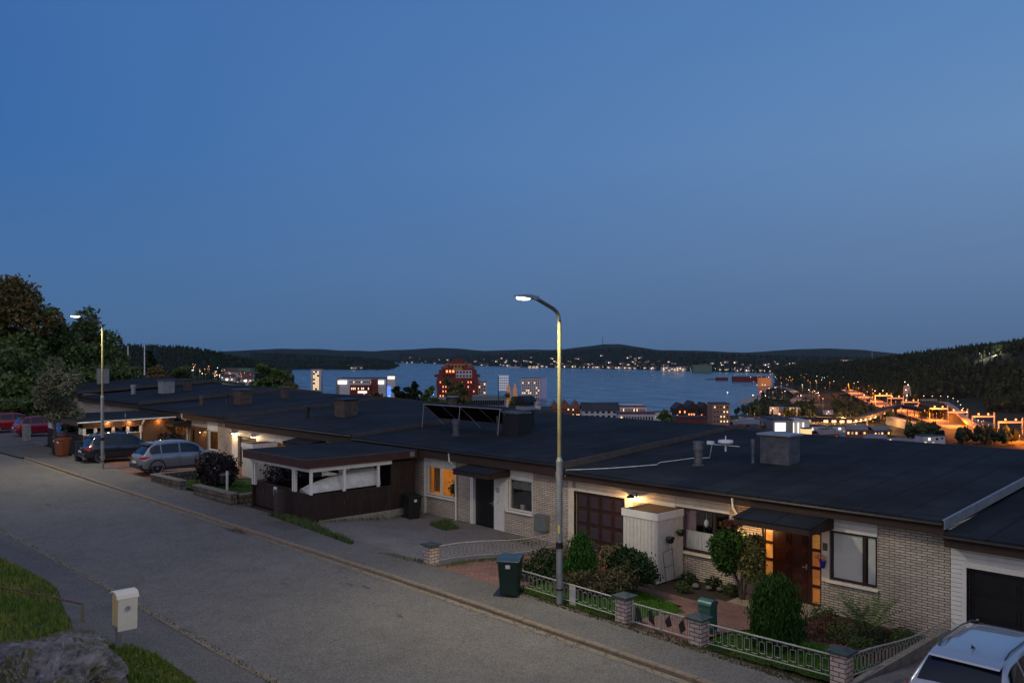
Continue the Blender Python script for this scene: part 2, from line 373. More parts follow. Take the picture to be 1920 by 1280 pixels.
grass_base = M('grass_ground', (.022,.045,.007), rough=1, scale=5, col2=(.060,.075,.018), bump=.4, bscale=50)
kerb_m = M('granite_kerb', (.14,.108,.076), rough=.85, scale=8, col2=(.26,.20,.14), bump=.5, bscale=90)
tile_m = brick_mat('red_pavers', (.17,.085,.065), (.23,.12,.09), (.07,.05,.045), bw=.21, rh=.105, ms=.008, ground=True, var=.3)

KR = [(-110,10.2),(-74,11.3),(-64.0,12.3),(-57.8,12.87),(-53.6,13.24),(-42.9,13.52),(-28,14.09),(-20.5,14.36),(-16.3,14.45),(-10.2,14.51),(-2,14.5),(14,14.4)]
KL = [(-110,3.6),(-74,5.3),(-57,6.6),(-44,7.25),(-34.4,7.66),(-31.4,7.8),(-24.4,8.08),(-18.2,8.16),(-15.5,8.29),(-5,8.4),(14,8.5)]
yr = lambda x: interp(x, KR); yl = lambda x: interp(x, KL)
patch('ground', [(-135,-14),(16,-14),(16,46),(-135,46)], -.06, dirt_m, step=1.0, label='yards and soil round the terraced houses')
xs_ = [-110+i*2.0 for i in range(63)]
patch('road', [(x, yl(x)) for x in xs_] + [(x, yr(x)) for x in reversed(xs_)], -.02, road_m, step=.8, label='grey asphalt street sloping up to the left')
pvx = [x for x in xs_ if -64 <= x]
patch('pavement', [(x, yr(x)+.13) for x in xs_] + [(14,16.15),(-7.9,16.2),(-17.2,16.12),(-20.5,16.1),(-28,16.3),(-33.4,16.1),(-41.5,15.6),(-52,15.9),(-64,15.5),(-110,13.8)], .045, pave_m, step=.8, label='asphalt pavement in front of the row houses')
# near-side footway with its outer edge against the grass verge
KG = [(-110,1.6),(-60,4.2),(-34,6.2),(-29.9,6.64),(-27.4,6.92),(-25.5,7.05),(-23.2,6.55),(-21.8,6.35),(-20.6,6.05),(-19.8,6.55),(-19.5,6.94),(-18.5,7.13),(-16.6,7.12),(-10,7.0),(14,7.0)]
kg = lambda x: interp(x, KG)
patch('footpath', [(x, kg(x)) for x in [-110+i*1.0 for i in range(124)]] + [(x, yl(x)-.09) for x in reversed(xs_)], .0, pave_m, step=.8, label='asphalt footpath on the near side of the street', rag=.0)
def kerb(pts, w, h, name, label, seg=1.0, z0=-.08, sgn=1):
    mb = MB(); x = pts[0][0]; f = lambda t: interp(t, pts)
    while x < pts[-1][0]-.1:
        if not (name == 'kerb' and sgn > 0 and -60.2 < x < -54.6):
            a, b_ = x+.006, x+seg-.006; j = random.uniform(-.006,.006); hj = h + random.uniform(-.006,.006)
            vs = []
            for xx in (a, b_):
                y = f(xx)+j; g = gz(xx, y)
                vs += [(xx,y,g+z0),(xx,y+sgn*w,g+z0),(xx,y+sgn*w,g+hj),(xx,y+sgn*.025,g+hj),(xx,y,g+hj-.025)]
            mb.add(vs, [(0,1,2,3,4)[::-1],(5,6,7,8,9)]+[(i,(i+1)%5,5+(i+1)%5,5+i) for i in range(5)])
        x += seg
    return tag(obj(name, mb, kerb_m), label, kind='structure')
kerb(KR, .13, .09, 'kerb', 'raised granite kerb between street and pavement')
kerb(KL, .09, .012, 'kerb', 'flat granite edging between street and near footpath', sgn=-1)

# yards
patch('driveway', [(-20.5,16.1),(-28.3,16.3),(-28.3,21.9),(-20.45,21.9)], .012, drive_m, label='worn asphalt driveway of the house with the carport')
patch('driveway', [(-20.42,16.1),(-17.25,16.1),(-17.25,21.9),(-20.42,21.9)], .016, tile_m, label='red paver driveway beside the white fence')
patch('garden_path', [(-13.1,16.2),(-11.4,16.2),(-11.3,18.2),(-10.9,20.5),(-13.4,20.5),(-13.6,19.9),(-16.9,19.9),(-16.9,20.5),(-17.2,20.5),(-17.2,19.3),(-13.5,19.0)], .024, tile_m, label='red paver path from gate to front door')
patch('driveway', [(-53.3,15.8),(-41.5,15.6),(-41.2,21.9),(-53.3,21.9)], .020, tile_m, label='red paver driveway with two parked cars')
patch('driveway', [(-7.75,16.2),(6,16.2),(6,21.9),(-7.75,21.9)], .012, drive_m, label='asphalt driveway in front of the right-hand garage')
patch('driveway', [(-75,14.4),(-60,15.4),(-60,21.9),(-76,21.9)], .014, drive_m, label='asphalt forecourt where the red cars stand')
patch('lawn', [(-17.0,16.25),(-13.45,16.3),(-13.15,17.2),(-13.0,18.4),(-13.9,19.05),(-14.7,19.25),(-17.0,19.3)], .02, grass_base, rag=.02, label='small lawn inside the left part of the front fence')
patch('lawn', [(-11.2,16.3),(-8.1,16.6),(-7.95,18.4),(-9.6,19.0),(-11.2,18.3)], .02, grass_base, rag=.03, label='small lawn behind the thuja bush')
patch('lawn', [(-41.1,16.2),(-33.4,16.2),(-33.4,20.5),(-41.1,20.5)], .025, grass_base, label='lawn strip behind the low block walls')
patch('verge', [(x, kg(x)-.0) for x in [-110+i*1.0 for i in range(124)]] + [(14,-14),(-110,-14)], -.008, grass_base, step=.8, label='grass bank on the near side of the street')

# sandy strip and grit along the kerb, repairs and stains on the carriageway
grit_m = M('kerb_grit', (.17,.145,.11), rough=1, scale=7, col2=(.24,.20,.145), bump=.4, bscale=80)
rs_ = random.Random(31); xk = [-54+i*.4 for i in range(int(58/.4))]
patch('gutter_strip', [(x, yr(x)-.005) for x in xk] + [(x, yr(x)-.16-.12*abs(mnoise.noise(Vector((x*.8,1,0))))-rs_.uniform(0,.04)) for x in reversed(xk)], -.012, grit_m, step=1.5, label='pale sandy grit gathered along the kerb')
xk = [-35+i*.4 for i in range(int(40/.4))]
patch('gutter_strip', [(x, yl(x)+.01) for x in reversed(xk)] + [(x, yl(x)+.07+.10*abs(mnoise.noise(Vector((x*.9,3,0))))+rs_.uniform(0,.03)) for x in xk], -.012, grit_m, step=1.5, label='pale grit along the near edge of the street')
darkas = asphalt('asphalt_repair', (.075,.070,.066), (.095,.090,.084), s2=1.2)
patch('asphalt_patch', [(-60.5,12.55),(-54.3,13.1),(-52.6,15.2),(-56,15.9),(-61,15.3)], .052, darkas, label='dark newer asphalt at the lowered kerb', rag=.03)
patch('asphalt_patch', [(-29.5,15.0),(-27.8,15.1),(-27.6,16.1),(-29.3,16.2)], .052, darkas, label='dark asphalt repair in the pavement by the board carport', rag=.02)
stain_m = M('oil_stain', (.06,.055,.05), rough=.8, scale=6, col2=(.10,.092,.083))
for (cx_, cy_, ra, rb) in ((-20.6,13.2,.20,.045),(-20.1,13.4,.22,.05),(-17.4,12.6,.14,.045),(-38.5,10.3,.45,.08),(-21.9,11.9,.12,.04)):
    patch('road_stain', [(cx_+ra*cos(a*.42)*(1+.3*mnoise.noise(Vector((a*.7,cx_,0)))), cy_+rb*sin(a*.42)*(1+.4*mnoise.noise(Vector((a*.9,cy_,2))))) for a in range(15)], -.012, stain_m, step=2, label='dark stain on the street')
leafm = M('leaf_debris', (.060,.028,.016), rough=1, scale=20, col2=(.12,.06,.03), isl=.4); dl = MB()
for _ in range(170):
    x, y = rs_.gauss(-29.0,.35), None; y = yr(x)-.12+rs_.gauss(0,.10); a = rs_.uniform(0,6.28); dl.quad(*[(x+.03*cos(a+q), y+.03*sin(a+q), gz(x,y)-.005+rs_.uniform(0,.012)) for q in (0,1.5,3.1,4.7)])
for _ in range(420):
    x = rs_.uniform(-40,-8); y = yr(x)-.05-abs(rs_.gauss(0,.12)); a = rs_.uniform(0,6.28); dl.quad(*[(x+.022*cos(a+q), y+.022*sin(a+q), gz(x,y)-.006+rs_.uniform(0,.01)) for q in (0,1.5,3.1,4.7)])
tag(obj('leaf_litter', dl, leafm), 'brown leaves and grit lying along the kerb', kind='stuff')

# grass blades: short tufts on lawns, verge and weed strips
def blades(name, label, regions, mat, seedv=1):
    rnd = random.Random(seedv); mb = MB()
    for (poly, dens, h, off) in regions:
        x0, x1 = min(p[0] for p in poly), max(p[0] for p in poly); y0, y1 = min(p[1] for p in poly), max(p[1] for p in poly)
        k = int((x1-x0)*(y1-y0)*dens)
        for _ in range(k):
            x, y = rnd.uniform(x0,x1), rnd.uniform(y0,y1); ins = False; j = len(poly)-1
            for i in range(len(poly)):
                xi, yi = poly[i]; xj, yj = poly[j]
                if (yi > y) != (yj > y) and x < (xj-xi)*(y-yi)/(yj-yi)+xi: ins = not ins
                j = i
            if not ins or mnoise.noise(Vector((x*1.3, y*1.3, seedv))) < -.5: continue
            hh = h*rnd.uniform(.5,1.4)*(1+.6*mnoise.noise(Vector((x*2.1,y*2.1,4)))); th = rnd.uniform(0,6.28); w = .010+h*.06; lx, ly = rnd.uniform(-.5,.5)*hh, rnd.uniform(-.5,.5)*hh
            z = gz(x,y)+off; cx, sy_ = cos(th)*w, sin(th)*w
            mb.add([(x-cx,y-sy_,z),(x+cx,y+sy_,z),(x+lx,y+ly,z+hh)], [(0,1,2)])
    return tag(obj(name, mb, mat), label, kind='stuff')
blade_m = M('grass_blades', (.055,.130,.010), rough=.8, scale=.9, col2=(.19,.20,.042), isl=.35, spec=.2)
lawn_bm = M('lawn_blades', (.035,.13,.008), rough=.8, scale=1.5, col2=(.085,.18,.02), isl=.35, spec=.2)
blades('grass', 'short green grass on the near bank', [
    ([(-34,6.2),(-29.9,6.60),(-27.4,6.88),(-25.5,6.98),(-23.2,6.5),(-21.8,6.3),(-20.6,6.0),(-20.6,4.6),(-24,3.0),(-34,3.0)], 420, .10, 0),
    ([(-20.2,5.5),(-19.8,6.5),(-19.5,6.9),(-18.5,7.1),(-16.6,7.08),(-15.2,6.9),(-15.2,5.0),(-18,4.5)], 900, .08, 0)], blade_m, 1)
blades('grass', 'mown grass of the front gardens', [
    ([(-17.0,16.3),(-13.45,16.3),(-13.15,17.2),(-13.0,18.4),(-13.9,19.05),(-14.7,19.25),(-17.0,19.3)], 1500, .05, .02),
    ([(-11.2,16.35),(-8.1,16.6),(-7.95,18.4),(-9.6,19.0),(-11.2,18.3)], 1500, .05, .02),
    ([(-41.1,16.3),(-33.6,16.3),(-33.6,19.5),(-41.1,19.5)], 300, .06, .02)], lawn_bm, 2)
weed_m = M('weeds', (.03,.075,.018), rough=.8, scale=2, col2=(.075,.10,.025), isl=.4)
blades('weeds', 'green weeds along pavement edges and cracks', [
    ([(-30.6,15.9),(-28.6,15.85),(-26.0,15.75),(-24.4,15.65),(-24.5,15.85),(-26.2,16.05),(-28.5,16.4),(-30.4,16.3)], 900, .16, .04),
    ([(-28.4,16.6),(-28.1,16.6),(-28.1,21),(-28.4,21)], 160, .12, .02),
    ([(-26.3,20.4),(-25.1,20.2),(-25.0,20.9),(-26.2,21.2)], 800, .17, .02),
    ([(-22.6,20.9),(-21.2,21.0),(-21.2,21.5),(-22.4,21.5)], 300, .08, .02),
    ([(-22.9,15.7),(-20.8,15.85),(-20.2,16.1),(-20.6,16.3),(-22.5,16.0)], 420, .06, .04),
    ([(-20.4,16.3),(-20.1,16.3),(-20.1,18.6),(-20.4,18.6)], 500, .08, .02)], weed_m, 3)
moss_m = M('dry_grass', (.085,.070,.022), rough=1, scale=3, col2=(.05,.055,.015), isl=.4)
blades('dry_grass', 'dry yellowish grass at the foot of the street fence', [
    ([(-17.4,15.95),(-8.0,15.9),(-8.0,16.3),(-17.4,16.25)], 1000, .05, .04),
    ([(-24.4,7.95),(-15,8.15),(-15,8.35),(-24.4,8.12)], 260, .04, 0), ([(-35,7.55),(-24.4,8.0),(-24.4,8.15),(-35,7.72)], 160, .04, 0)], moss_m, 4)
# ---------------------------------------------------------------- the terraced houses
brick_m = brick_mat('pale_brick', (.50,.425,.345), (.37,.315,.26), (.12,.10,.085))
brick_y = brick_mat('yellowish_brick', (.50,.43,.32), (.44,.37,.27), (.09,.075,.06))
white_m = M('white_paint', (.62,.60,.56), rough=.55, var=.06, scale=3, bump=.1)
cream_m = M('cream_paint', (.58,.52,.42), rough=.6, var=.08, scale=3)
dkwood_m = M('dark_brown_boards', (.014,.008,.006), rough=.75, scale=5, col2=(.032,.016,.011), bump=.4, bscale=30, sx=(1,1,.15))
fascia_m = M('brown_fascia', (.022,.012,.008), rough=.7, scale=3, col2=(.045,.024,.015), bump=.2, sx=(.3,1,4))
gutter_m = M('dark_gutter', (.022,.017,.013), rough=.45, metal=.4, scale=4)
felt_m = M('roofing_felt', (.0075,.0095,.013), rough=.95, scale=.7, col2=(.013,.0155,.019), bump=.5, bscale=35, spec=.25)
def felt_seams(m):
    N, L, b = nodes(m); src = b.inputs['Base Color'].links[0].from_socket
    g = N.new("ShaderNodeNewGeometry"); sp = N.new("ShaderNodeSeparateXYZ"); L.new(g.outputs['Position'], sp.inputs[0]); cb = N.new("ShaderNodeCombineXYZ")
    L.new(sp.outputs[1], cb.inputs[0]); L.new(sp.outputs[0], cb.inputs[1])
    t = N.new("ShaderNodeTexBrick"); L.new(cb.outputs[0], t.inputs[0]); t.offset = .5; t.inputs['Scale'].default_value = 1; t.inputs['Brick Width'].default_value = 7.3; t.inputs['Row Height'].default_value = .98
    t.inputs['Mortar Size'].default_value = .035; t.inputs['Mortar Smooth'].default_value = .5; t.inputs['Color1'].default_value = (1.25,1.2,1.12,1); t.inputs['Color2'].default_value = (.80,.84,.92,1); t.inputs['Mortar'].default_value = (.22,.22,.22,1)
    mx = N.new("ShaderNodeMix"); mx.data_type = 'RGBA'; mx.blend_type = 'MULTIPLY'; mx.inputs[0].default_value = 1; L.new(src, mx.inputs[6]); L.new(t.outputs[0], mx.inputs[7])
    w = N.new("ShaderNodeTexNoise"); w.inputs['Scale'].default_value = .35; w.inputs['Detail'].default_value = 7; w.inputs['Roughness'].default_value = .7; L.new(g.outputs['Position'], w.inputs[0])
    mr = N.new("ShaderNodeMapRange"); mr.inputs[1].default_value = .35; mr.inputs[2].default_value = .68; mr.inputs[3].default_value = .5; mr.inputs[4].default_value = 1.9; L.new(w.outputs[0], mr.inputs[0])
    hs = N.new("ShaderNodeHueSaturation"); L.new(mx.outputs[2], hs.inputs['Color']); L.new(mr.outputs[0], hs.inputs['Value']); L.new(hs.outputs[0], b.inputs['Base Color'])
felt_seams(felt_m)
edge_m = M('roof_edge_metal', (.075,.062,.055), rough=.7, metal=.2, scale=3, var=.15)
zinc_m = M('zinc_sheet', (.30,.31,.33), rough=.5, metal=.6, scale=2.5, var=.12, bump=.1)
zincd_m = M('weathered_sheet', (.085,.09,.105), rough=.6, metal=.3, scale=5, var=.25, bump=.15)
rustb_m = M('brown_sheet', (.085,.060,.048), rough=.6, metal=.2, scale=5, var=.3)
black_m = M('black_sheet', (.012,.012,.013), rough=.5, scale=5, var=.2)
redwood_m = M('mahogany_door', (.025,.007,.004), rough=.3, scale=6, col2=(.055,.015,.008), bump=.25, bscale=30, sx=(1,1,.1), coat=.3)
garage_m = M('brown_garage_door', (.022,.009,.006), rough=.4, scale=5, col2=(.036,.016,.011), bump=.3, bscale=25, sx=(.2,1,4), coat=.15)
dkframe_m = M('dark_window_frame', (.030,.016,.012), rough=.5, scale=6)
dkdoor_m = M('dark_door', (.010,.010,.011), rough=.35, scale=4, coat=.2)
glass = glass_mat('window_glass')
dark_m = M('dark_interior', (.012,.012,.014), rough=.9, scale=2)
curtain_m = M('white_curtain', (.80,.80,.80), rough=.95, scale=30, var=.12, sx=(1,1,.05))
pinkc_m = M('pink_curtain', (.30,.17,.22), rough=.95, scale=14, col2=(.42,.30,.36), sx=(1,1,.05))
blind_m = M('cream_blind', (.86,.85,.80), rough=.85, scale=.8, var=.05, bump=.3, bscale=1, sx=(.01,.01,40))
warm_room = M('warm_room', (.70,.42,.16), rough=.9, scale=2, var=.15)
amber_glass = M('lit_amber_glass', (.6,.3,.08), rough=.3, scale=9, emit=(1.0,.42,.09), es=.14)
concrete_m = M('plain_concrete', (.22,.20,.17), rough=.95, scale=4, var=.2, bump=.3)
slab_m = M('stone_slab', (.26,.20,.14), rough=.9, scale=5, var=.15, bump=.2)

def wall_mb(x0, x1, z0, z1, y0, y1, ops):
    ops = sorted(ops); mb = MB(); x = x0
    for (a, b, c, d) in ops:
        if a > x: mb.box(x, y0, z0, a, y1, z1)
        if c > z0: mb.box(a, y0, z0, b, y1, c)
        if d < z1: mb.box(a, y0, d, b, y1, z1)
        x = b
    if x < x1: mb.box(x, y0, z0, x1, y1, z1)
    return mb
def window(P, x0, x1, z0, z1, fm, mull=(), sill=True, sill_m=None, fy=.02, label=None):
    w = .055; mb = MB()
    mb.box(x0, fy, z0, x0+w, fy+.09, z1).box(x1-w, fy, z0, x1, fy+.09, z1).box(x0+w, fy, z0, x1-w, fy+.09, z0+w).box(x0+w, fy, z1-w, x1-w, fy+.09, z1)
    for mx in mull: mb.box(mx-.045, fy-.004, z0+w, mx+.045, fy+.085, z1-w)
    f = obj('window', mb, fm, P, bevel=.004, label=label)
    xs = [x0+w] + [q for mx in mull for q in (mx-.045, mx+.045)] + [x1-w]
    for a, b in zip(xs[::2], xs[1::2]):
        obj('pane', MB().box(a, fy+.045, z0+w, b, fy+.051, z1-w), glass, f)
    if sill: obj('sill', MB().profX([(-.10,z0-.075),(-.10,z0-.055),(fy+.05,z0-.003),(fy+.05,z0-.075)], x0-.08, x1+.04), sill_m or white_m, f)
    return f
def room(P, x0, x1, z0, z1, mat, d=2.4, y=.26):
    mb = MB(); a, b, c, e = x0-.8, x1+.8, z0-.7, z1+.25
    mb.quad((a,y+d,c),(b,y+d,c),(b,y+d,e),(a,y+d,e)).quad((a,y,c),(a,y+d,c),(a,y+d,e),(a,y,e)).quad((b,y,c),(b,y,e),(b,y+d,e),(b,y+d,c))
    mb.quad((a,y,c),(b,y,c),(b,y+d,c),(a,y+d,c)).quad((a,y,e),(a,y+d,e),(b,y+d,e),(b,y,e))
    return obj('room', mb, mat, P)
def wavy(x0, x1, z0, z1, y, n=26, amp=.03, per=.11):
    mb = MB(); vs = []
    for i in range(n+1):
        x = x0+(x1-x0)*i/n; yy = y + amp*sin(x*2*pi/per)+amp*.4*sin(x*17); vs += [(x,yy,z0),(x,yy,z1)]
    return mb.add(vs, [(2*i,2*i+2,2*i+3,2*i+1) for i in range(n)])
def board_box(x0, y0, z0, x1, y1, z1, faces='SE', bw=.115, t=.018):
    """vertical cladding battens on the -y (S) and +x (E) and -x (W) faces"""
    mb = MB()
    if 'S' in faces:
        x = x0
        while x < x1-.01: mb.box(x+.004, y0-t, z0, min(x+bw-.006, x1), y0, z1-random.uniform(0,.006)); x += bw
    if 'E' in faces:
        y = y0
        while y < y1-.01: mb.box(x1, y+.004, z0, x1+t, min(y+bw-.006, y1), z1-random.uniform(0,.006)); y += bw
    if 'W' in faces:
        y = y0
        while y < y1-.01: mb.box(x0-t, y+.004, z0, x0, min(y+bw-.006, y1), z1); y += bw
    return mb
def door_panels(mb, x0, x1, z0, z1, y, cols, rows, d=.022):
    cw = (x1-x0)/cols; rh = (z1-z0)/rows
    for i in range(cols):
        for j in range(rows):
            for k in range(3):
                q = .035+k*min(cw, rh)*.11
                a, b, c, e = x0+i*cw+q, x0+(i+1)*cw-q, z0+j*rh+q, z0+(j+1)*rh-q
                if b-a > .03 and e-c > .03: mb.box(a, y-d*(k+1)*.6, c, b, y-d*k*.6, e)
    return mb
def louvre(mb, x0, x1, z0, z1, y, n):
    h = (z1-z0)/n
    for i in range(n): mb.profX([(y,z0+i*h),(y-.022,z0+i*h+.004),(y,z0+(i+1)*h-.006)], x0, x1)
    return mb
def canopy(P, x0, x1, dep, zb, zf, front=.17):
    mb = MB(); y1 = -.002
    mb.add([(x0,-dep,zf),(x1,-dep,zf),(x1,y1,zb),(x0,y1,zb),(x0,-dep,zf-front),(x1,-dep,zf-front),(x1,y1,zf-front),(x0,y1,zf-front)],
           [(0,1,2,3),(7,6,5,4),(0,4,5,1),(1,5,6,2),(2,6,7,3),(3,7,4,0)])
    c = obj('canopy', mb, dkwood_m, P, bevel=.006)
    e = .03; obj('canopy_sheet', MB().add([(x0-e,-dep-e,zf+.004),(x1+e,-dep-e,zf+.004),(x1+e,y1,zb+.006),(x0-e,y1,zb+.006),(x0-e,-dep-e,zf+.03),(x1+e,-dep-e,zf+.03),(x1+e,y1,zb+.034),(x0-e,y1,zb+.034)],
           [(4,5,6,7),(3,2,1,0),(0,1,5,4),(1,2,6,5),(3,7,6,2),(0,4,7,3)]), felt_m, c)
    return c
def wall_lamp(P, x, z, watts, y=-.0, col=(1,.62,.26)):
    mb = MB().box(x+.06,y-.03,z-.07,x+.12,y-.0,z+.07).tube([(x+.09,y-.03,z+.03),(x+.09,y-.10,z+.09),(x+.05,y-.20,z+.09),(x,y-.22,z+.04)], .011, 6).lathe([(.02,.05),(.035,.045),(.055,.03),(.14,-.05),(.145,-.06)], (x,y-.22,z))
    l = obj('wall_lamp', mb, gutter_m, P)
    obj('bulb', MB().ball((x,y-.22,z-.045),(.032,.032,.042)), M('warm_bulb', (1,.8,.5), emit=(1,.62,.25), es=60), l)
    lamp('POINT', 'lamp_light', (x,y-.23,z-.10), watts, col, l, size=.03)
    return l
def chimney_box(P, x, y, zr, w, d, h, mat, capm, cap='slab', label=None, top=.1):
    c = obj('chimney', MB().box(x-w/2,y-d/2,zr-.25,x+w/2,y+d/2,zr+h-top), mat, P, bevel=.008, label=label)
    o = .09
    if cap == 'slab': mb = MB().prism([(x-w/2-o,y-d/2-o),(x+w/2+o,y-d/2-o),(x+w/2+o,y+d/2+o),(x-w/2-o,y+d/2+o)], zr+h-top+.002, zr+h-.03)
    else: mb = MB().prism([(x-w/2+.08,y-d/2-o),(x+w/2-.08,y-d/2-o),(x+w/2+o,y-d/2+.12),(x+w/2+o,y+d/2-.12),(x+w/2-.08,y+d/2+o),(x-w/2+.08,y+d/2+o),(x-w/2-o,y+d/2-.12),(x-w/2-o,y-d/2+.12)], zr+h-top+.002, zr+h-.02)
    mb.v = mb.v; obj('chimney_cap', mb, capm, c, bevel=.01); return c
def vent(P, x, y, zr, h, r, mat, label=None):
    return obj('vent_pipe', MB().lathe([(r,-.2),(r*1.5,-.02),(r,.03),(r,h*.66),(r*1.28,h*.67),(r*1.28,h),(r*1.1,h+.015)], (x,y,zr), 18), mat, P, smo=40, label=label)

WID = 13.0
def roofz(u, y):
    """height (absolute) of unit u's roof above local y (0 = facade)"""
    t = (y + .42) / 10.9
    return u['eav'] + (u['rid']-u['eav'])*min(1, t)
UN = dict(
  D=dict(xr=5.2, w=13.0, zg=-.50, eav=2.26, rid=3.05, sof=1.93, wt=1.55, ws=.3),
  C=dict(xr=-7.8, w=12.55, zg=-.33, eav=2.55, rid=3.31, sof=2.22, wt=1.83, ws=.52),
  B=dict(xr=-20.35, w=12.95, zg=-.22, eav=2.76, rid=3.44, sof=2.30, wt=1.93, ws=.74),
  A=dict(xr=-33.3, w=13.1, zg=-.08, eav=2.88, rid=3.62, sof=2.40, wt=1.97, ws=.80),
  Z=dict(xr=-46.4, w=13.1, zg=.12, eav=3.05, rid=3.76, sof=2.62, wt=2.05, ws=.88),
  Y=dict(xr=-59.5, w=13.0, zg=.30, eav=3.30, rid=3.98, sof=2.85, wt=2.2, ws=1.0),
  X=dict(xr=-72.5, w=13.0, zg=.50, eav=3.62, rid=4.32, sof=3.2, wt=2.5, ws=1.3))
YF = 21.9
def house(k, label):
    u = UN[k]; xr, w, zg = u['xr'], u['w'], u['zg']
    R = thing('terraced_house', label, 'house', (xr, YF, zg), 0, 'flat roofed terraced houses in a row')
    z = lambda a: a - zg
    sof, eav, rid = z(u['sof']), z(u['eav']), z(u['rid']); u['R'] = R
    wt, ws = z(u['wt']), z(u['ws'])
    x_w2 = (-3.04, -1.77); x_w1 = (-8.0, -6.12); x_d = (-5.05, -3.28)
    if k in 'BZ': x_d = (-5.08, -3.80)
    ops = []
    gar = k in 'CAD'
    if k != 'D': ops = [(x_w2[0], x_w2[1], ws, wt), (x_w1[0], x_w1[1], ws, wt), (x_d[0], x_d[1], .02, wt-.12)]
    if gar: ops.append((-12.28, -10.02, .0, wt+.0) if k != 'D' else (-12.63, -10.2, .0, z(1.45)))
    wm = brick_m
    wb = wall_mb(-w+.004, 0, -.35, sof+.2, 0, .25, ops)
    wb.box(-w+.004, 12.8, -3.5, 0, 13, sof+.2).box(-w+.004,.25,-.35,-w+.2,12.8,sof+.2).box(-.2,.25,-.35,0,12.8,sof+.2)
    obj('wall', wb, wm, R)
    # roof: low gable, ridge 10.5 m back
    yb = 13.6; t = .10
    rf = MB(); eb = eav+(rid-eav)*.45; P1 = [(-.42,eav),(10.5,rid),(yb,eb),(yb,eb-t),(10.5,rid-t-.1),(-.42,eav-t)]
    rf.profX(P1, -w+.002, -.002); rfo = obj('roof', rf, felt_m, R); u['roof'] = rfo
    obj('fascia', MB().box(-w+.002,-.40,sof,-.002,-.36,eav-t-.002).box(-w+.002,-.36,sof+.02,-.002,-.002,sof+.05).box(-w+.002,-.415,eav-t-.10,-.002,-.402,eav-t-.03), fascia_m, R)
    gt = MB().tube([(-w+.01,-.45,eav-.09),(-.01,-.45,eav-.09)], .055, 8)
    obj('gutter', gt, gutter_m, R)
    # right-hand edge strip where the next roof lies lower
    ed = edge_m if k != 'C' else zinc_m
    m_ = MB(); o = .0
    for (ya, za, yb_, zb_) in ((-.43,eav,10.5,rid),(10.5,rid,yb,eb)):
        m_.add([(.006,ya,za+.025),(.03,ya,za+.025),(.03,yb_,zb_+.025),(.006,yb_,zb_+.025),(.006,ya,za-.20),(.03,ya,za-.20),(.03,yb_,zb_-.20),(.006,yb_,zb_-.20)],[(0,1,2,3),(1,5,6,2),(0,3,7,4),(4,7,6,5),(0,4,5,1),(3,2,6,7)])
        m_.add([(-.03,ya,za+.006),(.006,ya,za+.006),(.006,yb_,zb_+.006),(-.03,yb_,zb_+.006),(-.03,ya,za+.03),(.006,ya,za+.03),(.006,yb_,zb_+.03),(-.03,yb_,zb_+.03)],[(4,5,6,7),(0,3,2,1),(0,1,5,4),(1,2,6,5),(2,3,7,6),(3,0,4,7)])
    obj('roof_edge', m_, ed, R)
    if k in 'XY': return R
    # cladding above the openings
    hb = -.028
    def clad(x0, x1, z0, z1, mat, vert=False, nm='cladding'):
        mb = MB()
        if vert:
            x = x0
            while x < x1-.005: mb.box(x+.006, hb, z0, min(x+.075, x1), -.002, z1); x += .081
            mb.box(x0,-.012,z0,x1,-.002,z1)
        else:
            n = max(1, round((z1-z0)/.11)); h = (z1-z0)/n
            for i in range(n): mb.profX([(-.002,z0+i*h),(hb,z0+i*h+.004),(-.018,z0+(i+1)*h-.008),(-.002,z0+(i+1)*h-.008)], x0, x1)
        return obj(nm, mb, mat, R)
    if k == 'D':
        clad(-w+.02, -w+.36, -.1, sof-.002, white_m); clad(-w+.362, -6, z(1.47), sof-.002, white_m)
        g = obj('garage_door', MB().box(-12.60,.14,0,-10.22,.20,z(1.43)), dkdoor_m, R); mb = MB(); door_panels(mb, -12.60,-10.22,.02,z(1.41),.14,2,3,.04); obj('door_panel', mb, dkdoor_m, g)
        obj('door_handle', MB().ball((-12.42,.08,.72),.035), zinc_m, g)
        obj('door_frame', MB().box(-12.72,-.045,-.05,-12.63,.14,z(1.45)+.09).box(-12.63,-.045,z(1.45),-10.2,.14,z(1.45)+.09).box(-10.2,-.045,0,-10.11,.14,z(1.45)+.09), white_m, R)
        return R
    vert = k == 'B'
    cw = white_m
    # window 2 (right of the door)
    clad(x_w2[0]-(.18 if k in 'CA' else .12), x_w2[1]+(.0 if k != 'B' else .06), wt+.004, sof-.002, cw, vert)
    if k == 'C':
        wn2 = window(R, *x_w2, ws, wt, dkframe_m, (x_w2[0]+.92,), sill_m=cream_m)
        rm = room(R, *x_w2, ws, wt, dark_m)
        obj('blind', MB().box(x_w2[0]+.07,.082,ws+.06,x_w2[0]+.87,.088,wt-.07).box(x_w2[0]+1.0,.082,ws+.06,x_w2[1]-.06,.088,wt-.07), blind_m, wn2)
    else:
        wn2 = window(R, *x_w2, ws, wt, white_m)
        if k == 'B':
            room(R, *x_w2, ws, wt, M('dim_room', (.10,.11,.08), rough=.9, scale=1.5, col2=(.20,.19,.12)))
            obj('curtain', wavy(x_w2[0]+.07, x_w2[1]-.06, wt-.42, wt-.07, .17, 40, .02, .08), M('grey_lace', (.20,.22,.22), rough=.9, scale=18, var=.3), wn2)
            ob = obj('plant_pot', MB().lathe([(.07,0),(.09,.16)], (x_w2[0]+.45,.30,ws+.03), 10), white_m, wn2); lamp('POINT', 'room_light', (-2.4,1.5,1.8), 1.2, (1,.8,.45), R, .2)
        elif k == 'Z': room(R, *x_w2, ws, wt, warm_room); lamp('POINT', 'room_light', (-2.6,1.2,1.9), 7, (1,.66,.25), R, .15)
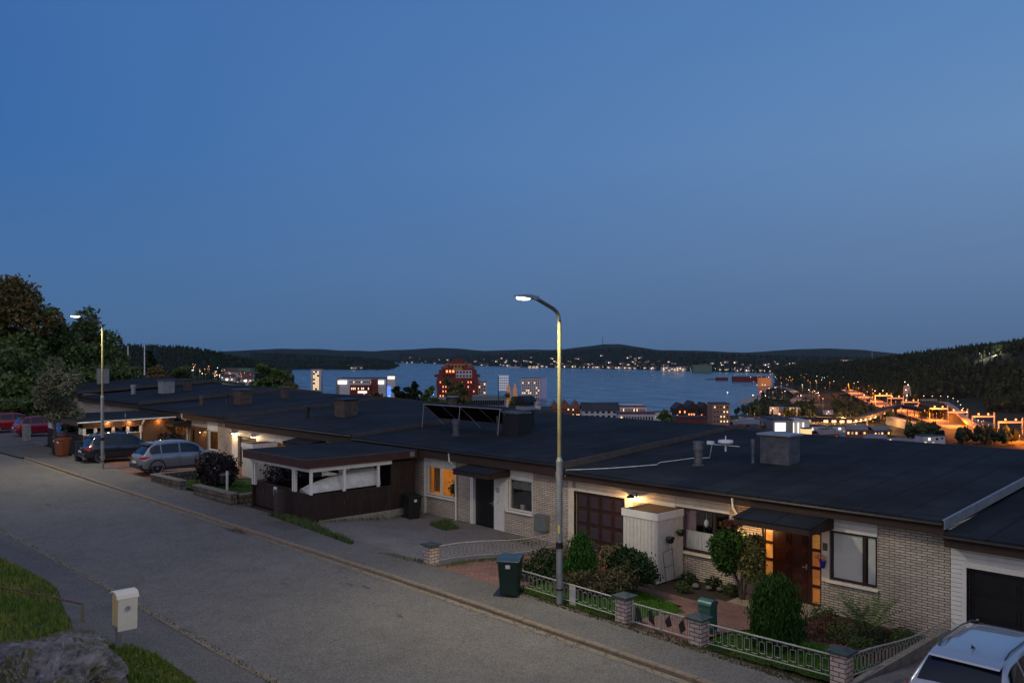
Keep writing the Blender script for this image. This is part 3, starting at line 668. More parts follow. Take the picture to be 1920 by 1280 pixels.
        else: room(R, *x_w2, ws, wt, dark_m)
    # window 1
    if k == 'C':
        clad(-12.55+.36, -8.02, wt+.004, sof-.002, cream_m); clad(-8.0, x_w1[1]+.02, wt+.004, sof-.002, cream_m)
        f = window(R, *x_w1, ws, wt, dkframe_m, (x_w1[0]+1.35,), sill_m=cream_m)
        room(R, *x_w1, ws, wt, dark_m)
        obj('curtain', wavy(x_w1[0]+.08, x_w1[0]+.62, ws+.07, wt-.08, .15, 30, .03, .12), pinkc_m, f)
        obj('curtain', wavy(x_w1[0]+.30, x_w1[0]+1.28, ws+.07, ws+.62, .10, 40, .014, .10), curtain_m, f, label='white lace half curtain')
        obj('curtain', wavy(x_w1[0]+1.42, x_w1[1]-.07, ws+.07, ws+.62, .10, 20, .014, .10), curtain_m, f)
        obj('window_ornament', MB().tube([(x_w1[0]+.98,.16,wt-.10),(x_w1[0]+.98,.16,wt-.32)],.004,5).lathe([(.01,0),(.06,-.04),(.075,-.13),(.045,-.2),(.01,-.24)],(x_w1[0]+.98,.16,wt-.30),8), curtain_m, f)
        obj('wall_panel', MB().box(x_w1[0]-2.0,-.02,.02,x_w1[0]-.05,-.002,wt), cream_m, R)
        clad(-12.55+.02, -12.55+.20, 0, sof-.002, cream_m)
    elif k == 'B':
        clad(x_w1[0]-.02, x_w1[1]+.04, wt+.004, sof-.002, cw, True); obj('corner_board', MB().box(-8.16,-.03,0,-8.03,-.003,sof), white_m, R)
        f = window(R, *x_w1, ws, wt, white_m, (x_w1[0]+.90,)); room(R, *x_w1, ws, wt, warm_room, d=3.2)
        lamp('POINT', 'room_light', (-6.6,2.2,1.75), 80, (1,.70,.34), R, .12); obj('bright_room_block', MB().box(-7.0,2.5,1.2,-6.0,3.0,2.0).box(-7.6,2.3,.2,-5.9,3.0,.95), M('pale_room_block', (.75,.62,.40), rough=.6), R)  # pale block added near the room light to brighten the window
        obj('curtain', wavy(x_w1[0]+.12, x_w1[0]+.52, ws+.1, wt-.08, .3, 24, .03, .13), M('amber_curtain', (.40,.20,.06), rough=.9, scale=9, var=.2), f)
        pb = MB(); rnd = random.Random(3)
        for _ in range(260):
            c = Vector((x_w1[0]+1.35+rnd.gauss(0,.12), .35+rnd.gauss(0,.06), ws+.28+rnd.gauss(0,.15))); a = Vector((rnd.uniform(-1,1),rnd.uniform(-1,1),rnd.uniform(-1,1)))*.05; b_ = Vector((rnd.uniform(-1,1),rnd.uniform(-1,1),rnd.uniform(-1,1)))*.05
            pb.quad(c-a, c-b_, c+a, c+b_)
        obj('house_plant', pb, M('houseplant', (.03,.04,.02), rough=.7), f)
    elif k == 'Z':
        clad(x_w1[0]-.1, x_w1[1]+.06, wt+.004, sof-.002, cw)
        f = window(R, *x_w1, ws, wt, white_m, (x_w1[0]+.95,)); room(R, *x_w1, ws, wt, warm_room); lamp('POINT', 'room_light', (-7,1.3,1.9), 22, (1,.6,.22), R, .15)
    elif k == 'A':
        clad(-w+.2, -6.0, wt+.004, sof-.002, cw)
        f = window(R, *x_w1, ws, wt, white_m, (x_w1[0]+.95,)); room(R, *x_w1, ws, wt, warm_room); lamp('POINT', 'room_light', (-7,1.3,1.9), 18, (1,.6,.2), R, .15)
    # front door
    dz = wt-.12
    if k == 'C':
        d = obj('front_door', MB().box(x_d[0]+.36,.06,.05,x_d[1]-.36,.12,dz-.02), redwood_m, R, bevel=.004)
        mb = MB(); door_panels(mb, x_d[0]+.40, x_d[1]-.40, .08, dz-.05, .06, 2, 4, .035); obj('door_panel', mb, redwood_m, d)
        obj('door_handle', MB().box(x_d[1]-.46,.03,.98,x_d[1]-.43,.06,1.12).tube([(x_d[1]-.445,.03,1.04),(x_d[1]-.445,-.0,1.04),(x_d[1]-.56,-.0,1.04)],.010,6), zinc_m, d)
        for s in (0, 1):
            a = x_d[0] if s == 0 else x_d[1]-.36
            fr = MB().box(a,.05,.03,a+.06,.14,dz).box(a+.30,.05,.03,a+.36,.14,dz)
            hs_ = [(.03,.10),(.52,.60),(1.02,1.10),(1.50,1.58),(dz-.07,dz)]
            for c, e in hs_: fr.box(a+.06,.05,c,a+.30,.14,e)
            fo = obj('side_light', fr, redwood_m, R)
            for (c0, e0), (c1, e1) in zip(hs_, hs_[1:]):
                lit = (s == 0) or c0 in (1.50, 1.02-.0) and c0 != 1.02 or c0 < 1
                obj('pane', MB().box(a+.06,.09,e0,a+.30,.10,c1), amber_glass if (s == 0 or c0 == 1.50) else M('dim_amber_glass', (.4,.16,.05), rough=.3, scale=9, emit=(1,.30,.06), es=.12), fo)
        lamp('POINT', 'porch_light', (-5.25,-.60,1.78), 30, (1,.52,.18), R, .06)
        obj('doorstep', MB().box(x_d[0]-.35,-1.35,-.25,x_d[1]+.15,-.005,.02), slab_m, R, bevel=.012)
        obj('pilaster', MB().box(x_d[1]+.02,-.03,ws-.08,x_w2[0]-.01,-.002,wt+.0), cream_m, R)
        obj('house_number_plate', MB().box(x_d[1]+.06,-.045,1.60,x_d[1]+.19,-.031,1.80), rustb_m, R)
        canopy(R, -5.15, -2.92, 1.32, z(2.24), z(2.04))
        dp = MB().tube([(-5.75,-.43,eav-.12),(-5.75,-.43,eav-.42),(-5.75,-.10,eav-.75),(-5.75,-.08,eav-.95),(-5.75,-.08,.35)],.042,10)
        obj('downspout', dp, white_m, R, smo=50)
        g = obj('garage_door', MB().box(-12.22,.10,.0,-10.06,.16,wt-.0), garage_m, R)
        mb = MB(); cols = 4; cwid = 2.16/4
        for i in range(cols):
            for j in range(4):
                xa, za = -12.22+i*cwid+.05, .05+j*(wt-.08)/4; xb_, zb_ = xa+cwid-.1, za+(wt-.08)/4-.07
                mb.box(xa,.084,za,xb_,.10,zb_); louvre(mb, xa+.04, xb_-.04, za+.04, zb_-.04, .084, 5)
        obj('door_panel', mb, garage_m, g)
        obj('door_frame', MB().box(-12.36,-.034,-.1,-12.28,.10,wt+.08).box(-12.28,-.034,wt,-10.02,.10,wt+.08).box(-10.02,-.034,-.1,-9.9,.10,wt+.08), cream_m, R)
        obj('side_door', MB().box(-9.7,-.03,0,-8.8,-.003,wt-.05), M('orange_brown_door', (.22,.10,.035), rough=.5), R)
        wall_lamp(R, -9.62, z(1.98), 60, col=(1,.52,.16))
        vent(rfo, -9.05, 2.7, z(roofz(u,2.7)), .78, .15, zincd_m); vent(rfo, -7.72, 3.95, z(roofz(u,3.95)), .78, .055, zincd_m)
        chimney_box(rfo, -7.0, 4.45, z(roofz(u,4.35)), 1.05, .75, 1.02, zincd_m, zinc_m, label='grey sheet metal box chimney')
        an = MB().lathe([(.03,0),(.03,.34)], (-8.75,3.9,z(roofz(u,4))+.30), 8).lathe([(.02,.55),(.24,.56),(.27,.61),(.24,.67),(.02,.69)], (-8.75,3.9,z(roofz(u,4))+.02), 20).lathe([(.018,.69),(.018,.82)], (-8.75,3.9,z(roofz(u,4))+.02), 8)
        an.box(-9.35,3.88,z(roofz(u,4))+.50,-8.2,3.91,z(roofz(u,4))+.52).box(-9.45,3.8,z(roofz(u,4))+.50,-9.2,3.9,z(roofz(u,4))+.62)
        obj('antenna', an, M('white_plastic', (.6,.62,.63), rough=.4), rfo, smo=40, label='white disc shaped antenna')
        cb = []; q = [(-12.3,-.44,eav-.2),(-12.25,-.42,eav+.03),(-11.9,-.2,eav+.05),(-11.2,.5,None),(-10.6,1.3,None),(-10.2,1.9,None),(-10.35,2.3,None),(-10.1,2.9,None),(-9.9,3.5,None),(-9.4,3.9,None),(-9.3,3.9,z(roofz(u,4))+.5)]
        for x_, y_, zz in q: cb.append((x_,y_, z(roofz(u,y_))+.03 if zz is None else zz))
        obj('antenna_cable', MB().tube(cb,.013,5), M('white_plastic', (.6,.62,.63)), rfo)
    else:
        dm = dkdoor_m if k != 'Z' else M('brown_front_door', (.05,.022,.012), rough=.5)
        d = obj('front_door', MB().box(x_d[0]+.05,.10,.05,x_d[1]-.05,.16,dz-.02), dm, R, bevel=.004)
        mb = MB()
        for i in range(9): mb.box(x_d[1]-.50,.085,.35+i*.17,x_d[1]-.42,.10,.43+i*.17)
        obj('stud_strip', mb.box(x_d[1]-.48,.096,.34,x_d[1]-.44,.0995,1.82), black_m, d)
        obj('door_handle', MB().box(x_d[1]-.2,.07,.95,x_d[1]-.16,.10,1.15).tube([(x_d[1]-.18,.07,1.05),(x_d[1]-.18,.03,1.05),(x_d[1]-.32,.03,1.05)],.012,6), zinc_m, d)
        obj('door_frame', MB().box(x_d[0]-.13,-.03,-.05,x_d[0]+.05,.14,dz).box(x_d[1]-.05,.0,-.05,x_d[1],.14,dz).box(x_d[0]+.05,.0,dz-.02,x_d[1]-.05,.14,dz), white_m, R)
        if k == 'B':
            obj('side_panel', (lambda q: q)(board_box(x_d[1]+.0,-.02,.0,x_w2[0]-.22,0,wt+.02,'S',.08,.02).box(x_d[1]+.0,-.02,0,x_w2[0]-.22,-.003,wt+.02)), white_m, R)
            obj('corner_board', MB().box(x_w2[0]-.21,-.04,ws-.05,x_w2[0]-.02,-.003,wt+.02), white_m, R)
            mt = MB(); 
            for a in range(12): mt.ball((x_d[1]+.22+.07*cos(a*pi/6),-.05,1.62+.07*sin(a*pi/6)),.02,5,3)
            obj('wall_ornament', mt, rustb_m, R); obj('wall_ornament', MB().tube([(x_d[1]+.22,-.05,1.22),(x_d[1]+.25,-.05,1.17),(x_d[1]+.22,-.05,1.10),(x_d[1]+.19,-.05,1.17),(x_d[1]+.22,-.05,1.22)],.01,5), cream_m, R)
            canopy(R, -4.95, -2.92, 1.12, z(2.28), z(2.13))
            obj('doorstep', MB().box(x_d[0]-.55,-1.15,-.2,x_d[1]+.55,-.01,.04), zincd_m, R, bevel=.012)
            obj('downspout', MB().tube([(-6.02,-.43,eav-.12),(-6.02,-.43,eav-.45),(-6.02,-.10,eav-.72),(-6.02,-.08,eav-.9),(-6.02,-.08,.0)],.042,10), white_m, R, smo=50)
            obj('meter_cabinet', MB().box(-1.46,-.25,.46,-.90,-.003,1.02), M('grey_green_cabinet', (.12,.135,.13), rough=.5), R, bevel=.01)
            obj('security_light', MB().box(-.12,-.5,eav-.5,-.06,-.44,eav-.28), cream_m, R)
            vent(rfo, -9.0, 2.4, z(roofz(u,2.4)), .70, .15, zincd_m); vent(rfo, -7.48, 3.5, z(roofz(u,3.5)), .80, .06, black_m)
            chimney_box(rfo, -6.85, 4.05, z(roofz(u,4)), .98, .8, 1.0, black_m, zincd_m, cap='hex', label='black box chimney with a wide bevelled cap')
            ch = obj('chimney', MB().box(-8.45,5.55,z(roofz(u,6))-.2,-7.85,6.15,z(roofz(u,6))+1.15), black_m, rfo, bevel=.01, label='tall black chimney with a rounded hood')
            hd = MB(); pr = [(cos(pi*i/8)*.36-8.15, sin(pi*i/8)*.30+z(roofz(u,6))+1.16) for i in range(9)]
            obj('chimney_hood', hd.profY(pr, 5.48, 6.22), black_m, ch); obj('chimney_band', MB().box(-8.46,5.54,z(roofz(u,6))+.8,-7.84,6.16,z(roofz(u,6))+.98), zinc_m, ch)
        elif k == 'Z':
            canopy(R, -8.15, -5.5, 1.1, z(2.42), z(2.28)); wall_lamp(R, -3.75, z(1.95), 7)
            obj('brown_panel', MB().box(-5.6,-.03,0,-3.2,-.003,wt+.1), M('brown_panel', (.10,.045,.02), rough=.6, scale=4), R); 
            obj('downspout', MB().tube([(-5.9,-.43,eav-.12),(-5.9,-.43,eav-.4),(-5.9,-.1,eav-.7),(-5.9,-.08,0)],.042,8), white_m, R)
        else:
            canopy(R, -5.15, -2.92, 1.12, z(2.40), z(2.22))
            g = obj('garage_door', MB().box(-12.22,.10,.0,-10.06,.16,wt), garage_m, R); louvm = louvre(MB(), -12.2,-10.1,.05,wt-.04,.10,13); obj('door_panel', louvm, garage_m, g)
            obj('door_frame', MB().box(-13.0,-.034,-.1,-12.28,-.003,wt+.08).box(-12.28,-.034,wt,-10.02,-.003,wt+.08).box(-10.02,-.034,-.1,-8.1,-.003,wt+.08), white_m, R)
            wall_lamp(R, -12.6, z(2.16), 34); wall_lamp(R, -10.25, z(2.12), 34)
    return R
house('D', 'low terraced house at the right edge with white boards round a black garage door')
house('C', 'pale brick terraced house with a brown garage door, mahogany front door and disc antenna')
house('B', 'pale brick terraced house with a lit window, a black front door and two black chimneys')
house('A', 'terraced house with two lit lamps over its garage, partly behind the white and brown carport')
house('Z', 'terraced house with amber windows and a lamp by its brown door, behind the dark suv')
house('Y', 'terraced house roof beyond the wooden carport, with a grey speckled chimney')
house('X', 'farthest terraced house roof, next to the dark trees')
def rooftop(k, fn, X, Y, *a, **kw):
    u = UN[k]; return fn(u['roof'], X-u['xr'], Y-YF, roofz(u, Y-YF)-u['zg'], *a, **kw)
rooftop('A', chimney_box, -40.3, 25.6, .95, .85, .98, rustb_m, black_m, label='brown box chimney')
rooftop('A', chimney_box, -38.7, 31.8, .34, .34, .55, rustb_m, zinc_m, label='small square chimney near the ridge')
rooftop('A', vent, -41.9, 24.1, .62, .14, black_m); rooftop('A', vent, -41.25, 25.5, .72, .06, black_m)
rooftop('Z', chimney_box, -52.6, 25.6, .95, .85, 1.0, rustb_m, zincd_m, label='brown box chimney with a grey cap')
rooftop('Z', vent, -55.0, 23.9, .60, .15, rustb_m); rooftop('Z', vent, -53.9, 25.1, .75, .07, black_m)
rooftop('Z', chimney_box, -53.7, 29.2, .42, .42, .75, rustb_m, zincd_m, label='small square brown chimney')
rooftop('Y', chimney_box, -66.0, 25.9, .95, .9, 1.05, M('speckled_plaster', (.16,.17,.18), rough=.9, scale=5, col2=(.30,.31,.32)), zincd_m, label='grey speckled chimney')
rooftop('Y', chimney_box, -66.6, 27.8, .5, .5, .95, rustb_m, zincd_m, label='small dark chimney'); rooftop('Y', vent, -68.4, 24.3, .7, .17, zinc_m)
rooftop('X', chimney_box, -81.2, 26.2, .8, .8, 1.5, M('pale_plaster', (.24,.25,.25), rough=.9, scale=5), zincd_m, label='tall pale chimney')
# ---------------------------------------------------------------- carports, sheds, walls and fences
def bd(P, name, x0, y0, z0, x1, y1, z1, faces, m=dkwood_m, bw=.115):
    mb = board_box(x0, y0, z0, x1, y1, z1, faces, bw); mb.box(x0, y0, z0, x1, y1, z1-.01); return obj(name, mb, m, P)
# carport of the middle house
cx0, cx1, cy0, cy1, zg0 = -33.3, -28.55, 16.6, 21.45, .20
K = thing('carport', 'weathered brown carport with white posts and dark board walls beside the asphalt driveway', 'carport', (cx1, cy0, zg0))
worn_m = M('worn_brown_boards', (.014,.008,.007), rough=.85, scale=2.2, col2=(.030,.015,.012), bump=.4, bscale=40, sx=(1,1,.12))
def worn(m):
    N, L, b = nodes(m); src = b.inputs['Base Color'].links[0].from_socket; tc = N.new("ShaderNodeTexCoord"); mp = N.new("ShaderNodeMapping"); mp.inputs['Scale'].default_value = (9,9,.9); L.new(tc.outputs['Object'], mp.inputs[0])
    n = N.new("ShaderNodeTexNoise"); n.inputs['Scale'].default_value = 2.2; n.inputs['Detail'].default_value = 7; n.inputs['Roughness'].default_value = .75; L.new(mp.outputs[0], n.inputs[0]); r = N.new("ShaderNodeMapRange"); r.inputs[1].default_value = .60; r.inputs[2].default_value = .70; L.new(n.outputs[0], r.inputs[0])
    mx = N.new("ShaderNodeMix"); mx.data_type = 'RGBA'; L.new(r.outputs[0], mx.inputs[0]); L.new(src, mx.inputs[6]); mx.inputs[7].default_value = (.13,.10,.095,1); L.new(mx.outputs[2], b.inputs['Base Color'])
worn(worn_m)
fas2 = M('worn_red_fascia', (.035,.014,.011), rough=.75, scale=2, col2=(.065,.026,.020), bump=.3, sx=(1,1,5)); worn(fas2)
wx, wy = cx0-cx1, cy1-cy0
bd(K, 'side_wall', -.06, .0, .0, 0, 3.62, 1.0, 'E', worn_m)
bd(K, 'side_wall', -.06, 3.64, .08, 0, wy-.02, 1.98, 'E', worn_m)
bd(K, 'front_wall', -1.42, -.02, .0, -.0, .04, 1.0, 'S', worn_m)
bd(K, 'gate', wx+.18, .10, .12, -1.46, .14, 1.12, 'S', worn_m)
bd(K, 'rear_wall', wx, wy-.08, 0, -.1, wy-.02, 2.0, 'S', worn_m)
bd(K, 'far_wall', wx-.0, .0, 0, wx+.06, wy-.1, .95, 'E', worn_m)
obj('plinth', MB().box(-.10,.3,-.35,.045,4.35,.05), concrete_m, K, bevel=.01)
obj('top_rail', MB().box(-.09,-.05,1.0,.03,3.62,1.04).box(-1.44,-.05,1.0,-.092,.05,1.04), worn_m, K)
for (px_, py_, z0) in ((-.10,-.02,1.04),(-.10,1.42,1.04),(-.10,3.0,1.04),(-1.40,-.02,1.04),(-1.26,-.02,1.04),(wx+.02,-.02,.95),(wx+.22,-.02,.95)):
    obj('post', MB().box(px_,py_,z0,px_+.10,py_+.10,1.90), white_m, K, bevel=.006)
obj('beam', MB().box(wx-.02,-.06,1.90,.03,.03,2.06).box(-.07,.032,1.90,.03,3.66,2.06).box(wx-.02,.032,1.9,wx+.08,wy-.1,2.06), white_m, K)
ro = obj('roof', MB().box(wx-.12,-.32,2.36,.16,wy,2.40), felt_m, K)
obj('fascia', MB().box(wx-.13,-.34,2.07,.16,-.30,2.37).box(.13,-.298,2.07,.17,wy,2.37).box(wx-.13,-.298,2.07,wx-.09,wy,2.37), fas2, K, bevel=.004)
obj('drip_edge', MB().box(wx-.14,-.355,2.372,.175,-.32,2.412).box(.145,-.318,2.372,.18,wy,2.412), edge_m, ro)
obj('vent_grille', MB().box(.172,4.45,2.14,.19,4.68,2.34), zinc_m, K)
# sign: dark waste-sorting symbol on white
S = thing('sign', 'small white sign with a ring of dark arrows on the dark carport gate', 'sign', (cx1-2.90, cy0+.075, zg0+.86))
obj('plate', MB().box(-.14,0,-.17,.14,.008,.17), white_m, S)
ar = MB()
for a in range(3):
    th = [a*2*pi/3+i*.25 for i in range(6)]; vs = []
    for t in th: vs += [(.06*cos(t),-.002,.06*sin(t)),(.10*cos(t),-.002,.10*sin(t))]
    ar.add(vs, [(2*i,2*i+1,2*i+3,2*i+2) for i in range(5)])
obj('symbol', ar, black_m, S)
# corrugated sheets stored inside
cs = MB(); n = 84; vs = []
for i in range(n+1):
    s = i/n; c_ = .03*sin(i*2*pi/7)
    for y in range(0, 12):
        t = y/11.; xe, ze = -.33-.95*s*s, 1.10+.72*sin(s*pi/2); xs0, zs0 = -.36-.45*s, 1.06+.17*s
        k_ = t**.8; vs.append((xs0*(1-k_)+xe*k_+c_*.7, .05+t*3.3, zs0*(1-k_)+ze*k_+c_*(.4+.6*t)))
cs.add(vs, [(i*12+j,(i+1)*12+j,(i+1)*12+j+1,i*12+j+1) for i in range(n) for j in range(11)])
o = obj('corrugated_sheet', cs, M('white_corrugated', (.75,.75,.75), rough=.4, metal=.1, scale=3), None, smo=60, loc=(cx1, cy0, zg0-.03)); tag(o, 'curved white corrugated sheets leaning inside the open carport', 'sheet')
o = obj('folded_tarpaulin', MB().tube([(-1.35,.3,.98),(-1.1,.25,1.07),(-.8,.2,1.05),(-.4,.3,.98)],[.05,.11,.12,.06],8), M('grey_tarp', (.20,.20,.19), rough=.8, scale=12, var=.4, bump=.5), None, smo=60, loc=(cx1, cy0, zg0)); tag(o, 'crumpled grey tarpaulin on the corner of the carport wall', 'tarpaulin')

# long wooden carport by the dark suv
ax0, ax1, ay0, ay1, az = -60.2, -53.35, 16.1, 21.45, .62
K = thing('carport', 'long wooden carport with lit brown boards and a white gutter behind the dark suv', 'carport', (ax1, ay0, az))
lb = M('brown_cladding', (.11,.055,.028), rough=.7, scale=5, col2=(.17,.085,.04), bump=.3, sx=(1,1,.15))
wx, wy = ax0-ax1, ay1-ay0
bd(K, 'side_wall', -.06, .0, -.4, 0, 3.3, 1.2, 'E', lb, .16); bd(K, 'side_wall', -.06, 3.32, -.4, 0, wy, 1.9, 'E', lb, .16)
obj('header_board', MB().box(-.06,0,1.58,.01,3.3,1.9), lb, K)
bd(K, 'front_wall', -2.3, -.02, 0, -.0, .04, 1.22, 'S'); bd(K, 'front_wall', wx, -.02, 0, wx+1.5, .04, 1.2, 'S'); bd(K, 'rear_wall', wx, wy-.1, 0, -.1, wy-.03, 1.9, 'S')
for py_ in (0, .62, 1.62, 2.45, 3.22): obj('post', MB().box(-.10,py_,1.22,.02,py_+.16,1.58), white_m, K)
for px_ in (-.7, wx+.1, wx+.45): obj('post', MB().box(px_,-.02,1.24,px_+.34,.06,1.6), white_m, K)
obj('sill_rail', MB().box(-.10,0,1.2,.03,3.3,1.24), white_m, K)
ro = obj('roof', MB().box(wx-.15,-.35,2.03,.22,wy,2.07), felt_m, K)
obj('fascia', MB().box(wx-.16,-.37,1.78,.2,-.33,2.04), M('dark_fascia', (.06,.04,.03), rough=.7), K)
obj('gutter', MB().tube([(.26,-.36,1.95),(.26,wy-.02,2.02)],.05,8), white_m, K, smo=60)
obj('downspout', MB().tube([(.26,3.4,1.93),(.20,3.3,1.72),(.12,3.25,1.6),(.09,3.25,-.3)],.05,8), white_m, K, smo=60)
obj('roof_vent', MB().lathe([(.04,0),(.04,.2),(.07,.22)],(-1.2,2.8,2.07),8), zinc_m, ro)
# lights shine from inside the carport and under its eave
for y_ in (1.35, 2.6): 
    l_ = obj('ceiling_light', MB().lathe([(.09,0),(.09,.05)],(.12,y_,1.94),10), zinc_m, K); lamp('POINT', 'carport_light', (.16,y_,1.84), 11, (1,.50,.17), l_, .05)
l_ = obj('ceiling_light', MB().lathe([(.09,0),(.09,.05)],(.10,4.35,1.94),10), zinc_m, K); lamp('POINT', 'carport_light', (.16,4.35,1.80), 10, (1,.45,.12), l_, .05)
lamp('POINT', 'carport_light', (1.4,2.2,-.2), 22, (1,.42,.10), K, .15)

def shed(X, Y, z, w, d, h, label, roofm):
    R = thing('garden_shed', label, 'shed', (X, Y, z), 0)
    bd(R, 'wall', -w, 0, .06, 0, d, h-.22, 'SE', M('shed_paint', (.50,.48,.43), rough=.6, var=.08), .135)
    obj('trim', MB().box(-w-.05,-.045,h-.24,.05,-.02,h-.02).box(.022,-.018,h-.24,.05,d,h-.02).box(-w-.05,-.018,h-.24,-w-.022,d,h-.02), white_m, R, bevel=.004)
    obj('roof', MB().add([(-w-.04,-.03,h-.06),(.04,-.03,h-.06),(.04,d,h-.03),(-w-.04,d,h-.03),(-w-.04,-.03,h-.1),(.04,-.03,h-.1),(.04,d,h-.1),(-w-.04,d,h-.1)],[(0,1,2,3),(7,6,5,4),(0,4,5,1),(1,5,6,2),(2,6,7,3),(3,7,4,0)]), roofm, R)
    obj('door_latch', MB().box(-w+.10,-.05,h*.45,-w+.13,-.021,h*.45+.10), black_m, R)
    return R
moss_roof = M('mossy_shed_roof', (.10,.055,.025), rough=.95, scale=6, col2=(.16,.085,.03), bump=.4)
sh = shed(-15.52, 20.55, -.33, 1.27, 1.28, 2.16, 'white board shed beside the brown garage door, two hanging pots on its side', moss_roof)
shed(-41.0, 20.5, -.05, 1.2, 1.35, 2.0, 'white board shed under the two lit garage lamps, behind the carport roof', moss_roof)
def foliage_ball(mb, c, r, n, s, rnd):
    for _ in range(n):
        v = Vector((rnd.gauss(0,1), rnd.gauss(0,1), rnd.gauss(0,1))); v.normalize(); v *= rnd.random()**.33
        p = Vector(c) + Vector((v.x*r[0], v.y*r[1], v.z*r[2])); a = Vector((rnd.uniform(-1,1),rnd.uniform(-1,1),rnd.uniform(-1,1))).normalized()*s*rnd.uniform(.6,1.3)
        b_ = a.cross(Vector((rnd.uniform(-1,1),rnd.uniform(-1,1),rnd.uniform(-1,1)))).normalized()*s*.55*rnd.uniform(.6,1.2)
        mb.quad(p-a, p-b_, p+a, p+b_)
leaf_g = M('leaves_green', (.014,.046,.008), rough=.65, scale=2.0, col2=(.040,.085,.014), isl=.5, spec=.12)
leaf_d = M('leaves_dark', (.008,.022,.008), rough=.6, scale=2.5, col2=(.022,.042,.012), isl=.5, spec=.12)
leaf_y = M('leaves_olive', (.080,.080,.018), rough=.7, scale=2.5, col2=(.12,.11,.03), isl=.4)
leaf_r = M('leaves_russet', (.060,.022,.012), rough=.7, scale=4, col2=(.12,.045,.020), isl=.4)
leaf_p = M('leaves_purple', (.012,.007,.010), rough=.55, scale=4, col2=(.030,.016,.020), isl=.5)
flower_r = M('red_flowers', (.45,.06,.04), rough=.7, scale=8, col2=(.60,.28,.22)); bark = M('bark', (.050,.036,.026), rough=.95, scale=9, bump=.6, sx=(1,1,.2))
rnd = random.Random(11)
for i, (yy, zz) in enumerate(((20.95, 1.22), (21.48, 1.36))):
    P = thing('hanging_pot', ['lower of the two dark wall pots on the side of the white shed','upper of the two dark wall pots on the side of the white shed'][i], 'plant pot', (-15.46, yy, zz-.33))
    obj('pot', MB().lathe([(.02,-.1),(.09,-.07),(.12,0)],(.12,0,.1),10), black_m, P); mb = MB(); foliage_ball(mb,(.12,0,.15),(.13,.15,.08),70,.035,rnd); obj('plant', mb, leaf_d, P)
tr = MB(); A = (-15.40,20.85,-.3)
for p, q in (((0,0,0),(.0,-.18,.95)),((0,.42,0),(.0,.28,1.02)),((.0,-.18,.95),(.0,.28,1.02)),((.0,-.10,.5),(.0,.35,.52))): tr.tube([p,q],.008,5)
tag(obj('trellis', tr, gutter_m, None, loc=A), 'thin black metal trellis leaning on the white shed side', 'trellis')

# fences
fence_m = M('white_metal_fence', (.32,.31,.285), rough=.5, metal=.15, var=.15, scale=8)
slate_m = M('green_pier_cap', (.035,.05,.048), rough=.55, scale=6, var=.25); pier_m = brick_mat('pier_brick', (.48,.38,.32), (.40,.31,.26), (.07,.05,.045), bw=.25, rh=.095, ms=.010)
def pier(X, Y, h, label, s=.33):
    z = gz(X, Y)+.02; R = thing('fence_pier', label, 'pier', (X, Y, z), 0, 'brick piers of the white fence')
    obj('post', MB().box(-s/2,-s/2,-.15,s/2,s/2,h-.06), pier_m, R, bevel=.004)
    o = s/2+.07; obj('cap', MB().add([(-o,-o,h-.058),(o,-o,h-.058),(o,o,h-.058),(-o,o,h-.058),(-o,-o,h-.015),(o,-o,h-.015),(o,o,h-.015),(-o,o,h-.015),(0,0,h+.05)],[(3,2,1,0),(0,1,5,4),(1,2,6,5),(2,3,7,6),(3,0,4,7),(4,5,8),(5,6,8),(6,7,8),(7,4,8)]), slate_m, R)
    return R
pier(-20.7, 16.15, .66, 'brick pier at the street end of the fence between the two driveways')
pier(-13.32, 16.35, .68, 'brick pier left of the gate')
pier(-11.18, 16.35, .66, 'brick pier right of the gate, in front of the green mailbox')
pier(-7.98, 16.62, .70, 'brick pier at the corner beside the white estate car')
def fence(a, b, label, h0=.13, h1=.56, step=.17, hf=None, zb=None, loops=True, endlift=None):
    L_ = hypot(b[0]-a[0], b[1]-a[1]); n = max(2, round(L_/step/2)*2); ux, uy = (b[0]-a[0])/L_, (b[1]-a[1])/L_
    g = hf or gz; z0 = g(*a); R = thing('metal_fence', label, 'fence', (a[0], a[1], z0), 0, 'white metal fences with rectangular loops')
    P = lambda s, z: (ux*s, uy*s, g(a[0]+ux*s, a[1]+uy*s)-z0+z)
    m = 24; obj('rail', MB().tube([P(L_*i/m, h1) for i in range(m+1)], .021, 6), fence_m, R, smo=40); obj('rail', MB().tube([P(L_*i/m, h0) for i in range(m+1)], .015, 6), fence_m, R, smo=40)
    mb = MB(); w = L_/n; r_ = .0062
    for i in range(n):
        s = (i+.5)*w
        if i % 2 == 0:
            q = [P(s-w*.36,h0+.05),P(s+w*.36,h0+.05),P(s+w*.36,h1-.06),P(s-w*.36,h1-.06)]
            for c, d in zip(q, q[1:]+q[:1]): mb.tube([c,d], r_, 4, False)
            mb.tube([P(s,h0),P(s,h0+.05)], r_, 4, False).tube([P(s,h1-.06),P(s,h1)], r_, 4, False)
        else:
            q = [P(s-w*.36,h0+.09),P(s+w*.36,h0+.09),P(s+w*.36,h1-.10),P(s-w*.36,h1-.10)]
            for c, d in zip(q, q[1:]+q[:1]): mb.tube([c,d], r_, 4, False)
            mb.tube([P(s,h0),P(s,h0+.09)], r_, 4, False).tube([P(s,h1-.10),P(s,h1)], r_, 4, False)
    o = obj('grille', mb, fence_m, R)
    return R
fence((-17.15,16.35), (-13.54,16.35), 'white street fence left of the gate, with the lamp post in front')
fence((-10.95,16.35), (-8.22,16.60), 'white street fence between the gate and the corner pier')
fence((-20.62,16.38), (-20.38,21.85), 'white fence running from the street to the wall between the two driveways')
fence((-7.93,16.86), (-7.80,21.86), 'white fence on a low kerb wall running back beside the white estate car', h0=.12, h1=.54)
